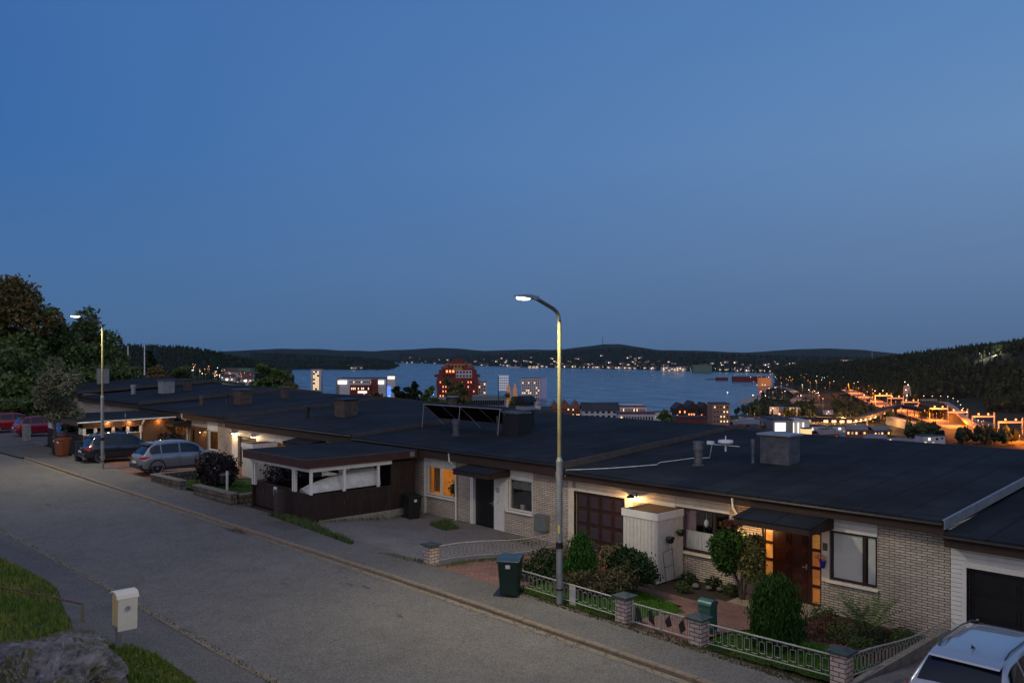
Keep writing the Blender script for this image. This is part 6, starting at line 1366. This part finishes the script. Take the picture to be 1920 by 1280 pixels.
# harbour row
for i, (a, b_, t, bt, m_, lb_) in enumerate(((1033,1047,752,776,wallb,'leftmost gabled brick warehouse of the harbour row'),(1048,1070,750,777,wallb,'second gabled brick warehouse of the harbour row, by the lamp post'),(1071,1089,751,777,wallb,'third gabled brick warehouse of the harbour row'))):
    D = 700; w = (b_-a)*D/F; R = fthing('warehouse', lb_, 'building', (a+b_)/2, D, zat(bt+6, D), 'gabled brick warehouses'); h = zat(t, D)-zat(bt+6, D)
    obj('wall', MB().profY([(-w/2,-8),(w/2,-8),(w/2,h*.6),(0,h-.1),(-w/2,h*.6)], 0, 20), m_, R); obj('roof', MB().profY([(-w/2-.4,h*.57),(0,h+.1),(w/2+.4,h*.57),(w/2+.4,h*.57+.5),(0,h+.6),(-w/2-.4,h*.57+.5)], -.4, 20.5), wallg, R)
    fwindows(R, -w*.4, w*.4, h*.1, h*.55, 4, 3, lit=.35, litm=e_warm)
fbuild('house', 'wide white house with a dark pitched roof and two dormers', 1092, 1160, 755, 786, 560, 14, wallw, 6, 2, .0, gable=.42)
fbuild('office_building', 'pale building with a round top storey at the water', 1163, 1212, 763, 784, 900, 22, wallw, 16, 2, .1)
R = fthing('office_building', 'round pale top storey behind the flat pale building', 'building', 1187, 930, zat(770, 930)); obj('drum', MB().lathe([(13,-6),(13,5.5),(14,5.6),(14,6.4)],(0,14,0),24), wallw, R); 
fbuild('shed_building', 'low building with a dark red roof just behind the roof ridge', 1160, 1228, 776, 795, 480, 14, wallw, 12, 1, .15, roof=wallr)
fbuild('tall_house', 'low white house at the left end of the harbour row', 1016, 1034, 762, 780, 560, 10, wallw, 3, 1, .1, gable=.4)
for i, (a, b_, t, c_, lb_) in enumerate(((1266,1288,757,4,'left of the dark gabled warehouses by the river'),(1288,1310,753,4,'middle dark gabled warehouse by the river'),(1312,1332,756,4,'right of the dark gabled warehouses by the river'))):
    D = 640; w = (b_-a)*D/F; R = fthing('warehouse', lb_, 'building', (a+b_)/2, D, zat(802, D), 'dark gabled warehouses'); h = zat(t, D)-zat(802, D)
    obj('wall', MB().profY([(-w/2,-8),(w/2,-8),(w/2,h*.78),(0,h-.1),(-w/2,h*.78)], 0, 20), M('far_black_wall', (.030,.016,.014), rough=.8), R); obj('roof', MB().profY([(-w/2-.3,h*.76),(0,h+.0),(w/2+.3,h*.76),(w/2+.3,h*.76+.4),(0,h+.5),(-w/2-.3,h*.76+.4)], -.3, 20.5), dkroof, R)
    fwindows(R, -w*.42, w*.42, h*.1, h*.75, 4, 4, lit=.22, litm=E('orange_window', (1,.30,.06), 2.4))
R, w, h, hb = fbuild('brick_block', 'square brick block with lit windows right of the dark warehouses', 1336, 1368, 757, 806, 600, 16, M('pinkish_brick_wall', (.26,.15,.11), rough=.8), 5, 5, .35, ww=.35, hh=.35)
fbuild('shed_building', 'long low dark red shed in front of the dark warehouses', 1248, 1326, 783, 800, 430, 12, wallr, 0, 0)
# valley floor: pale roads and plain
def ribbon(name, label, pts, wd, mat, kind='structure', z=None, lift=.6, thick=0):
    P = [(at(px, D), (T(px, D)+lift if z is None else (z[i] if isinstance(z, list) else z))) for i, (px, D) in enumerate(pts)]
    Q = []
    for (a, za), (b_, zb_) in zip(P, P[1:]):
        for k_ in range(12): t = k_/12; Q.append((a[0]+(b_[0]-a[0])*t, a[1]+(b_[1]-a[1])*t, za+(zb_-za)*t))
    Q.append((*P[-1][0], P[-1][1]))
    for _ in range(8): Q = [Q[0]]+[tuple((Q[i-1][k_]+2*Q[i][k_]+Q[i+1][k_])/4 for k_ in range(3)) for i in range(1, len(Q)-1)]+[Q[-1]]
    mb = MB(); n = len(Q)
    for i, q in enumerate(Q):
        a, b_ = Q[max(0,i-1)], Q[min(n-1,i+1)]; dx, dy = b_[0]-a[0], b_[1]-a[1]; L_ = hypot(dx, dy) or 1; nx, ny = -dy/L_*wd/2, dx/L_*wd/2
        mb.v += [(q[0]-nx,q[1]-ny,q[2]),(q[0]+nx,q[1]+ny,q[2]),(q[0]-nx,q[1]-ny,q[2]-max(.3,thick)),(q[0]+nx,q[1]+ny,q[2]-max(.3,thick))]
    for i in range(n-1):
        o_ = 4*i; mb.f += [(o_,o_+1,o_+5,o_+4),(o_+2,o_+6,o_+7,o_+3),(o_,o_+4,o_+6,o_+2),(o_+1,o_+3,o_+7,o_+5)]
    return tag(obj(name, mb, mat), label, kind=kind), Q
far_road = M('far_asphalt', (.13,.115,.10), rough=.9, scale=.05, var=.2); path_m = M('pale_path', (.30,.25,.18), rough=.9, scale=.1)
DY = lambda y, z=-50.: (CZ-z)*F/(y-HY)
def pl(pts, z=-50.): return [(px, DY(y, z)) for px, y in pts]
o, HQ = ribbon('highway', 'sodium lit main road curving through the valley', pl([(1590,731),(1620,745),(1660,762),(1720,779),(1790,800),(1860,822),(1960,848)]), 20, far_road, z=-49.5, thick=1.5)
o, HQ2 = ribbon('railway_embankment', 'railway yard beside the main road', pl([(1640,757),(1690,762),(1740,772),(1810,788),(1870,802),(1960,826)]), 30, far_road, z=-50.2, thick=1.5)
ribbon('road', 'road past the white buildings to the valley', pl([(1380,790),(1450,780),(1560,782),(1600,800),(1640,815),(1720,830)], -51), 16, far_road, z=-51)
ribbon('road', 'town road climbing between the trees towards the harbour', pl([(1505,768),(1490,752),(1500,742),(1478,728),(1450,724),(1425,727)], -51), 12, far_road, z=-50.5)
ribbon('road', 'pale road beyond the river mouth', pl([(1390,755),(1420,742),(1460,748),(1530,752)], -54), 14, path_m, z=-53.5)
PZ = [(1757,753,-37),(1772,754,-37.6),(1790,764,-40),(1800,776,-43),(1818,792,-46),(1842,803,-48.5)]
ribbon('path', 'pale path curving down the grassy slope', [(px, DY(y,z_)) for px, y, z_ in PZ], 4.5, path_m, z=[z_+.5 for _, _, z_ in PZ], thick=2)
tag(obj('parking_ground', MB().quad(*[(*at(px, D), -52.6) for px, D in ((1395,560),(1640,560),(1660,760),(1400,800))]), far_road), 'asphalt yard between the town buildings', kind='structure')
fbuild('arched_hall', 'white hall roof at the river bank', 1400, 1413, 782, 812, 560, 20, wallw, 0, 0)
R, w, h, hb = fbuild('shopping_hall', 'hall with a large shining white screen on its wall', 1449, 1487, 787, 815, 520, 26, wallg, 0, 0)
obj('lit_screen', MB().box(-w*.40,-.5,h*.25,w*.12,-.02,h*.82), e_screen, R); obj('roof_wing', MB().box(w/2+.02,3,-4,w/2+34*520/F,24,h*.95), wallw, R)
for i in range(3): obj('lit_strip', MB().box(w*.56+i*3,1.8,0,w*.56+i*3+.5,2.9,h*.8), e_white, R)
fbuild('gabled_hall', 'grey gabled hall left of the screen hall', 1416, 1448, 785, 808, 600, 20, wallg, 6, 1, .3, gable=.4)
fbuild('white_house', 'low white gabled building just behind the roof ridge', 1408, 1424, 796, 815, 420, 10, wallw, 3, 2, .2, gable=.3)
fbuild('kiosk', 'small brightly lit yellow kiosk beside the screen hall', 1507, 1522, 804, 812, 500, 6, E('lit_wall_yellow', (1,.62,.22), 1.0))
# curved covered footbridge with lit windows
o, FQ = ribbon('footbridge_deck', 'x', pl([(1462,781),(1530,782),(1590,783),(1625,778),(1660,765),(1690,758),(1740,766)], -40), 6, M('bridge_roof', (.012,.012,.014), rough=.8), z=-40, thick=3.0)
R = thing('footbridge', 'long dark wavy covered footbridge with a row of lit windows', 'bridge', FQ[0]); del o['kind']; o.name = 'deck'; o.parent = R; o.location = -Vector(FQ[0]); o['label'] = 'dark wavy roof'
for i in range(0, len(FQ)-1, 3):
    q = Vector(FQ[i])-Vector(FQ[0])
    if 14 < i < 40 or i % 2: obj('window', MB().box(-1.6,-.3,-.9,1.6,.3,.9), e_warm if 12 < i < 44 else e_dim, R, loc=q+Vector((fw[0]*-4.0,fw[1]*-4.0,-2.6))).rotation_euler = (0,0,YAW)
    if i % 9 == 0: obj('pillar', MB().box(-.5,-.5,-14,.5,.5,-3), concrete_m, R, loc=q)
o, _ = ribbon('railway_viaduct_deck', 'x', pl([(1668,781),(1700,789),(1735,797),(1762,806)], -44), 6, wallg, z=-44, thick=9)
X, Y = at(1690, DY(795,-44)); R = thing('retaining_wall', 'grey retaining wall with a row of low uplights along the road', 'wall', (X, Y, -50)); del o['kind']; o.name = 'wall'; o.parent = R; o.location = (-X, -Y, 50); del o['label']
for i in range(9): p_ = onZ_ = at(1676+i*5.6, DY(801+i*1.9,-51.5)); obj('uplight', MB().ball((0,0,0),(.5,.5,.9),6,4), e_white, R, loc=(p_[0]-X, p_[1]-Y, -1.5))
# lit hill tower with string of lights
D = 1150; R = fthing('lit_tower', 'tall pointed pale tower with lamps along its edge, standing in the valley', 'tower', 1703, D, zat(768, D)); h = zat(720, D)-zat(768, D); s_ = D/F
obj('body', MB().add([(-11*s_,0,-6),(11*s_,0,-6),(10*s_,9,-6),(-10*s_,9,-6),(-5*s_,0,h*.95),(3*s_,0,h*.95),(3*s_,5,h*.95),(-5*s_,5,h*.95)],[(0,1,5,4),(1,2,6,5),(2,3,7,6),(3,0,4,7),(4,5,6,7)]), M('scaffold_wrap', (.30,.28,.24), rough=.9, scale=.3, var=.25), R)
for i in range(8): obj('lamp', MB().ball((0,0,0),.45,6,4), e_wl, R, loc=(( -4+i*1.0+(2 if i%2 else -3))*s_, -1, h*(1.0-.11*i)+ (3 if i<2 else 0)))
tag(fbuild('low_building', 'narrow lit terrace beside the pointed tower', 1718, 1757, 748, 757, 1150, 8, M('lit_terrace', (.35,.27,.2), rough=.8), 7, 1, .0)[0], cat='building')
# lamps: one of each kind, then copies
def far_lamp(name, head, group, hgt=9, r=.45, arms=1):
    R = thing(name, 'x', 'lamp post', (0,0,-500), 0, group); obj('pole', MB().tube([(0,0,0),(0,0,hgt)],.14,5), galv_m, R); obj('lamp_head', MB().ball((0,0,hgt),(r,r,r*.7),6,4), head, R); return R
L_sod = far_lamp('far_street_lamp', e_sod, 'orange street lamps in the valley'); L_wh = far_lamp('far_street_lamp', e_wl, 'white street lamps in the town and on the slopes', r=.40)
used = set(); lrnd = random.Random(77)
def put_lamp(proto, px, D, z=None, sc=1., label='distant street lamp'):
    X, Y = at(px, D); loc = (X, Y, (T(px, D) if z is None else z))
    o_ = proto if proto.name not in used else dup(proto); used.add(proto.name); o_.location = loc; o_.scale = (sc,)*3; o_['label'] = label; return o_
lsod, lwh = 'orange distant street lamp in the town or valley', 'white distant street lamp in the town or on a slope'
for (px, y) in ((1437,714),(1464,715),(1474,718),(1478,721),(1483,722),(1486,719),(1531,727),(1556,727),(1512,706),(1413,725),(1465,728),(1508,714),(1502,709),(1515,722),(1519,727),(1610,731),(1626,739),(1637,742),(1640,748),(1536,758),(1523,750),(1530,753),(1543,766),(1420,712),(1428,713),(1445,707),(1449,706)):
    put_lamp(L_sod, px, DY(y+5,-52), None if px > 1600 else -50, 1.25, lsod)
for i in range(60):
    px = lrnd.uniform(1405,1660); y = lrnd.uniform(712,760); put_lamp(L_sod if i % 2 else L_wh, px, DY(y,-52), -50, 1.0, lsod if i % 2 else lwh)
for i in range(46): put_lamp(L_sod, lrnd.uniform(1400,1660), DY(lrnd.uniform(785,812),-52), -52, .55, lsod)
for i in range(85): px = lrnd.uniform(1630,1915); y = interp(px, [(1640,760),(1720,776),(1860,812),(1915,830)])+lrnd.uniform(-8,14); put_lamp(L_sod, px, DY(y,-50), -50, lrnd.uniform(.35,.7), lsod)
for (px, y) in ((1732,742),(1748,742),(1764,742),(1777,743),(1787,746),(1796,752),(1801,759),(1806,766),(1813,773),(1828,784),(1834,790)):
    zz_ = interp(px, [(a_, c_) for a_, b__, c_ in PZ]); put_lamp(L_wh, px, DY(y+11, zz_), zz_, .6, lwh)
for i in range(9): put_lamp(L_wh, 1837+i*9.2, 1420, zat(668, 1420)-2, .8, lwh)
for i in range(46): px = lrnd.uniform(360,470); y = 690+ (px-360)*.18 + lrnd.uniform(-6,12); D = 1100+lrnd.random()*300; put_lamp(L_sod if i%3 else L_wh, px, D, zat(y, D)-6, 1.0, lsod if i%3 else lwh)
for i in range(56): px = lrnd.uniform(560,960); D = 1000; y = lrnd.uniform(738,752); put_lamp(L_sod if i%2 else L_wh, px, D, zat(y, D)-5, .62, lsod if i%2 else lwh)
for i in range(14): put_lamp(L_wh, 1243+i*11+lrnd.uniform(-4,4), 3300, zat(694+lrnd.uniform(-2,3), 3300)-9, 1.5, lwh)
for (px, y, sc) in ((1351,738,1.6),(1364,735,1.6),(1346,740,1.2),(1355,740,1.2),(1224,689,2.2),(1551,680,2.6),(1558,686,3.4)): put_lamp(L_wh, px, 1500 if y > 700 else 3000, zat(y, 1500 if y > 700 else 3000)-9*sc, sc, lwh)
# real light from the brightest sodium lamps
for i in range(0, len(HQ), 6): lamp('POINT', 'sodium_light', (HQ[i][0], HQ[i][1], -41), 95000, (1,.21,.015), None, 1.0)
for px, y in ((1410,805),(1425,790),(1545,785),(1580,812),(1640,820),(1500,735),(1520,752),(1480,790),(1530,796),(1560,805),(1600,800),(1700,800),(1660,806),(1745,812)): p_ = at(px, DY(y,-52)); lamp('POINT', 'town_light', (*p_, -40), 45000, (1,.42,.12), None, 1.0)
# lit railway gantries
gan = thing('lighting_gantry', 'x', 'gantry', (0,0,-500), YAW, 'lit gantries over the railway yard'); gm2 = E('gantry_glow', (1,.30,.04), .35)
obj('beam', MB().box(-7,-.4,8,7,.4,9), gm2, gan); obj('mast', MB().box(6.6,-.3,-2,7.2,.3,11), galv_m, gan); obj('mast', MB().box(-7.2,-.3,-2,-6.6,.3,9), galv_m, gan)
for x_ in (-3, 3): obj('lamp', MB().ball((x_,0,10),.6,6,4), e_sod, gan)
for i, (px, y, sc) in enumerate(((1656,752,1.3),(1679,757,1.25),(1706,765,1.2),(1731,772,1.15),(1760,779,1.15),(1796,787,1.15),(1844,798,1.2),(1895,811,1.2))):
    g_ = gan if i == 0 else dup(gan); D = DY(y+8,-50); g_.location = (*at(px, D), -50); g_.scale = (sc,)*3; g_['label'] = ['farthest','second farthest','third farthest, beside the pointed tower,','fourth','fifth','sixth','second nearest','nearest'][i] + ' lit gantry over the railway yard'
# harbour pier across the bay with red sheds
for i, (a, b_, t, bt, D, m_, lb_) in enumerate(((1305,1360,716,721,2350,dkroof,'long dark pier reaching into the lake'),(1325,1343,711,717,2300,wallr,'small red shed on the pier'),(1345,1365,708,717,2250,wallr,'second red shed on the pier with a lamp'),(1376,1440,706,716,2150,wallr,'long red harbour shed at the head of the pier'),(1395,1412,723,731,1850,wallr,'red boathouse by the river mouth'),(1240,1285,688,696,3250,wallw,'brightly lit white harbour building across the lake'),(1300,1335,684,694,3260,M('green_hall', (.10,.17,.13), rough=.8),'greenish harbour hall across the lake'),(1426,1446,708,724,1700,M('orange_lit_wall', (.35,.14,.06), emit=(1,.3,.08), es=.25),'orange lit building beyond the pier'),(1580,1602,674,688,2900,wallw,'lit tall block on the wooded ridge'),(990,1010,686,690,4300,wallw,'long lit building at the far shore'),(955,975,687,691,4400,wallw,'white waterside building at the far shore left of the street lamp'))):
    rr, w, h, hb = fbuild('harbour_building', lb_, a, b_, t, bt, D, 20, m_, *((8,3,.6) if 'lit' in lb_ and D > 2000 else (0,0,0)))
R = fthing('factory_chimney', 'thin factory chimney on the wooded ridge', 'chimney', 1635, 2900, zat(690, 2900)); obj('shaft', MB().tube([(0,0,0),(0,0,zat(659,2900)-zat(690,2900))],[3.2,2.2],8), wallg, R)
R = fthing('radio_mast', 'tiny radio mast on the highest far hill', 'mast', 1130, 9700, zat(646, 9700)); obj('mast_pole', MB().tube([(0,0,-10),(0,0,95)],[4,2.2],5), wallg, R)
# houses on the far shores: gable, wall and a lit window each
hs = thing('far_house', 'x', 'house', (0,0,-500), YAW, 'houses along the far shores')
obj('wall', MB().box(-7,0,-3,7,9,6), wallw, hs); obj('roof', MB().profX([(-.8,5.8),(4.5,9.5),(9.8,5.8),(9.8,5.4),(4.5,9.0),(-.8,5.4)], -7.5, 7.5), M('far_tile_roof', (.11,.055,.045), rough=.8), hs)
obj('window', MB().box(-4.5,-.2,1.6,-2.2,.05,3.6), E('house_window', (1,.80,.52), 4.5), hs); obj('window', MB().box(1.5,-.2,1.6,3.2,.05,3.4), e_warm, hs)
hr = random.Random(5); cnt = 0
clusters = [(740,900,24,.0,.5),(900,1040,38,.0,.5),(1040,1130,46,0,.55),(1130,1260,74,0,.6),(1260,1500,60,.05,.6),(1400,1600,34,.1,.9),(600,740,5,.1,.4)]
for (a, b_, n_, t0, t1) in clusters:
    for _ in range(n_):
        px = hr.uniform(a, b_); f = interp(px, SHORE_FAR); D = f + 60 + hr.random()**1.6*(250+1100*t1)*min(1.4, f/3500); z_ = T(px, D)
        if z_ < -59: continue
        o_ = hs if cnt == 0 else dup(hs); o_.location = (*at(px, D), z_); s_ = hr.uniform(.8,1.5); o_.scale = (s_,)*3; o_.rotation_euler = (0,0,YAW+hr.uniform(-.6,.6)); o_['label'] = 'small house with lit windows among trees on a distant shore or hillside'; cnt += 1
for i in range(16):
    px = hr.uniform(425,468); D = 1250+hr.random()*200; o_ = dup(hs); o_.location = (*at(px, D), zat(hr.uniform(701,716), D)-3); o_.scale = (hr.uniform(.8,1.4),)*3; o_['label'] = 'white town building with lit windows left of the dense tree'; o_['group'] = 'lit buildings of the western town'
tag(fbuild('sports_field', 'pale green lit field in front of the wooded ridge', 415, 470, 690.5, 693.5, 1800, 60, M('field_green', (.10,.20,.13), rough=.9))[0], cat='field')

# small blocks that fill the town between the landmarks
tb = thing('town_block', 'x', 'building', (0,0,-500), YAW, 'small town blocks'); obj('wall', MB().box(-7,0,-5,7,10,7), wallw, tb); obj('roof', MB().box(-7.3,-.3,7.01,7.3,10.3,7.6), dkroof, tb)
for i in range(4): obj('window', MB().box(-6+i*3.2,-.2,1+(i%2)*3,-4.2+i*3.2,.05,2.8+(i%2)*3), (e_warm, e_white, e_dim, dkwin)[i], tb)
tb2 = thing('town_block', 'x', 'building', (0,0,-500), YAW, 'small town blocks'); obj('wall', MB().box(-10,0,-5,10,10,5), wallb, tb2); obj('roof', MB().profX([(-.6,4.9),(5,8.2),(10.6,4.9),(10.6,4.4),(5,7.7),(-.6,4.4)], -10.4, 10.4), wallg, tb2)
for i in range(5): obj('window', MB().box(-9+i*3.8,-.2,1,-7.4+i*3.8,.05,2.8), (e_warm, e_dim, e_warm, dkwin, e_sod)[i], tb2)
tr_ = random.Random(9); first = [1, 1]
for (a, b_, y0, y1, D0, D1, n_) in ((560,960,745,757,900,1150,34),(1400,1470,785,812,520,640,10),(1500,1660,798,815,470,600,14),(1425,1560,762,775,760,900,4),(1100,1260,772,786,560,760,6),(1640,1760,815,828,420,500,7)):
    for _ in range(n_):
        k_ = tr_.random() < .5; p_ = (tb, tb2)[k_]; o_ = p_ if first[k_] else dup(p_); first[k_] = 0; D = tr_.uniform(D0, D1); s_ = tr_.uniform(.6,1.1)*(D/900)**.5
        o_.location = (*at(tr_.uniform(a, b_), D), zat(tr_.uniform(y0, y1), D)-7*s_); o_.scale = (s_*tr_.uniform(.7,1.3), s_, s_); o_.rotation_euler = (0,0,YAW+tr_.uniform(-.5,.5)); o_['label'] = ['small pale flat roofed town block with a few lit windows','small brick town block with a pitched grey roof and lit windows'][k_]

# forests
def conifer_mb(mb, x, y, z, h, r_, rn):
    for k_ in range(3):
        z0, z1 = z + h*(.06+.28*k_), z + h*(.55+.225*k_); rr = r_*(1-.27*k_); a0 = rn.random()*6
        vs = [(x+rr*rn.uniform(.7,1.25)*cos(a0+i*1.2566), y+rr*rn.uniform(.7,1.25)*sin(a0+i*1.2566), z0+rn.uniform(-.03,.03)*h) for i in range(5)]+[(x+rn.uniform(-.1,.1), y, z1)]
        mb.add(vs, [(i,(i+1)%5,5) for i in range(5)])
def broad_mb(mb, x, y, z, h, r_, rn):
    for k_ in range(3):
        cx, cy, cz = x+rn.uniform(-.5,.5)*r_, y+rn.uniform(-.5,.5)*r_, z+h*(.45+.17*k_); q = r_*rn.uniform(.55,.85)
        vs = [(cx+q*rn.uniform(.7,1.2)*cos(i*1.2566), cy+q*rn.uniform(.7,1.2)*sin(i*1.2566), cz+rn.uniform(-.2,.2)*q) for i in range(5)]+[(cx,cy,cz+q*rn.uniform(.8,1.3)),(cx,cy,cz-q)]
        mb.add(vs, [(i,(i+1)%5,5) for i in range(5)]+[((i+1)%5,i,6) for i in range(5)])
f_con = M('forest_conifers', (.012,.024,.014), rough=.9, scale=.01, col2=(.026,.034,.016), isl=.5, spec=.1); f_mix = M('forest_mixed', (.016,.034,.014), rough=.9, scale=.012, col2=(.036,.040,.016), isl=.55, spec=.1)
def forest(label, n, fn, seedf, hmin, hmax, mix=.25):
    rn = random.Random(seedf); c, b_ = MB(), MB()
    for _ in range(n):
        r_ = fn(rn)
        if not r_: continue
        px, D = r_; X, Y = at(px, D); z = T(px, D)
        if z < LAKE+1: continue
        h = rn.uniform(hmin, hmax)
        if rn.random() < mix: broad_mb(b_, X, Y, z, h*.8, h*.27, rn)
        else: conifer_mb(c, X, Y, z, h, h*.19, rn)
    tag(obj('forest', c, f_con), label+', conifers', kind='stuff'); tag(obj('forest', b_, f_mix), label+', broadleaved trees', kind='stuff')
def rhill(rn):
    px = rn.uniform(1410, 1990); b_ = interp(px, R_BASE); c = interp(px, R_CREST_D); D = b_*.97 + (c*1.05-b_*.97)*rn.random()**.75; y = HY-(T(px, D)-CZ)*F/D
    if 1812 < px < 1925 and 664 < y < 692 and rn.random() < .9: return None
    if 1720 < px < 1850 and 748 < y < 802: return None
    return px, D
forest('dark forest covering the right-hand hill', 6500, rhill, 3, 9, 19, .35)
forest('dark forest on the left ridge', 3800, lambda rn: (rn.uniform(-60,600), rn.uniform(1500,2420)), 4, 10, 17, .25)
forest('forest on the peninsula across the lake', 2600, lambda rn: (rn.uniform(470,760), rn.uniform(3840,5400)), 5, 11, 18, .15)
forest('forest along the far hillsides', 5200, lambda rn: ((lambda px: (px, interp(px, SHORE_FAR)+30+rn.random()*1500))(rn.uniform(740,1640))), 6, 10, 18, .3)
def clumps(rn):
    (a, b_, y0, y1) = rn.choice([(1378,1420,738,765),(1405,1450,752,772),(1470,1500,758,775),(1495,1530,745,775),(1565,1640,740,790),(1600,1680,760,785),(1700,1755,808,830),(1490,1560,700,725),(1395,1500,728,745),(1800,1900,822,838),(600,960,748,765),(1560,1640,735,770)])
    return rn.uniform(a, b_), DY(rn.uniform(y0, y1)+6, -50)
forest('tree clumps between the roads of the valley', 900, clumps, 7, 6, 12, .75)
# grassy slope below the path, lit clearing on the hill
sp_ = [(1722,756,-37.5)]+PZ+[(1800,797,-50.5),(1750,780,-50.5),(1718,768,-50.5)]
sv = [(*at(px, DY(y,z_)), z_) for px, y, z_ in sp_]; cs_ = [sum(v[k] for v in sv)/len(sv) for k in range(3)]
sm_ = MB(); n_ = len(sv); sm_.v = sv+[(x, y, -60) for x, y, z_ in sv]+[tuple(cs_)]; sm_.f = [((i+1)%n_, i, 2*n_) for i in range(n_)]+[(i,(i+1)%n_,n_+(i+1)%n_,n_+i) for i in range(n_)]
tag(obj('slope', sm_, M('far_grass', (.020,.028,.010), rough=.95, scale=.05, col2=(.045,.040,.018))), 'grassy slope under the curving path', kind='structure')
ribbon('hill_road', 'pale lit road through the clearing high on the right hill', [(1822,1500),(1850,1440),(1885,1400),(1925,1370)], 9, M('lit_gravel', (.22,.19,.15), rough=.95), z=[zat(671,1500),zat(675,1440),zat(677,1400),zat(673,1370)], thick=3)
for i in range(4): p_ = at(1840+i*25, 1400); lamp('POINT', 'hill_light', (*p_, zat(664,1400)), 25000, (1,.85,.7), None, 1.0)
for i, (px, y) in enumerate(((1902,634),(1913,638),(1878,645))):
    D = 1400; X, Y = at(px, D); mb = MB(); conifer_mb(mb, 0, 0, 0, zat(y, D)-zat(660, D)+4, 3.2, lrnd); R = thing('pine_tree', ['tallest pine on the crest of the right hill','second tall pine at the right edge of the crest','lower pine left of the two tall ones on the crest'][i], 'tree', (X, Y, zat(660, D)-4)); obj('crown', mb, f_con, R); obj('trunk', MB().tube([(0,0,-3),(0,0,8)],.4,5), bark, R)
# ---------------------------------------------------------------- thin evening haze
hm = bpy.data.materials.new('haze_air'); hm.use_nodes = True; nt = hm.node_tree; nt.nodes.remove(nt.nodes["Principled BSDF"])
pv = nt.nodes.new("ShaderNodeVolumePrincipled"); pv.inputs['Color'].default_value = (.45,.68,1,1); pv.inputs['Density'].default_value = 0.9e-5; pv.inputs['Anisotropy'].default_value = 0
nt.links.new(pv.outputs[0], nt.nodes["Material Output"].inputs['Volume'])
hz = obj('haze', MB().box(-14500,-6000,-96,9000,14500,330), hm); tag(hz, 'thin blue evening haze over lake and hills', kind='stuff')
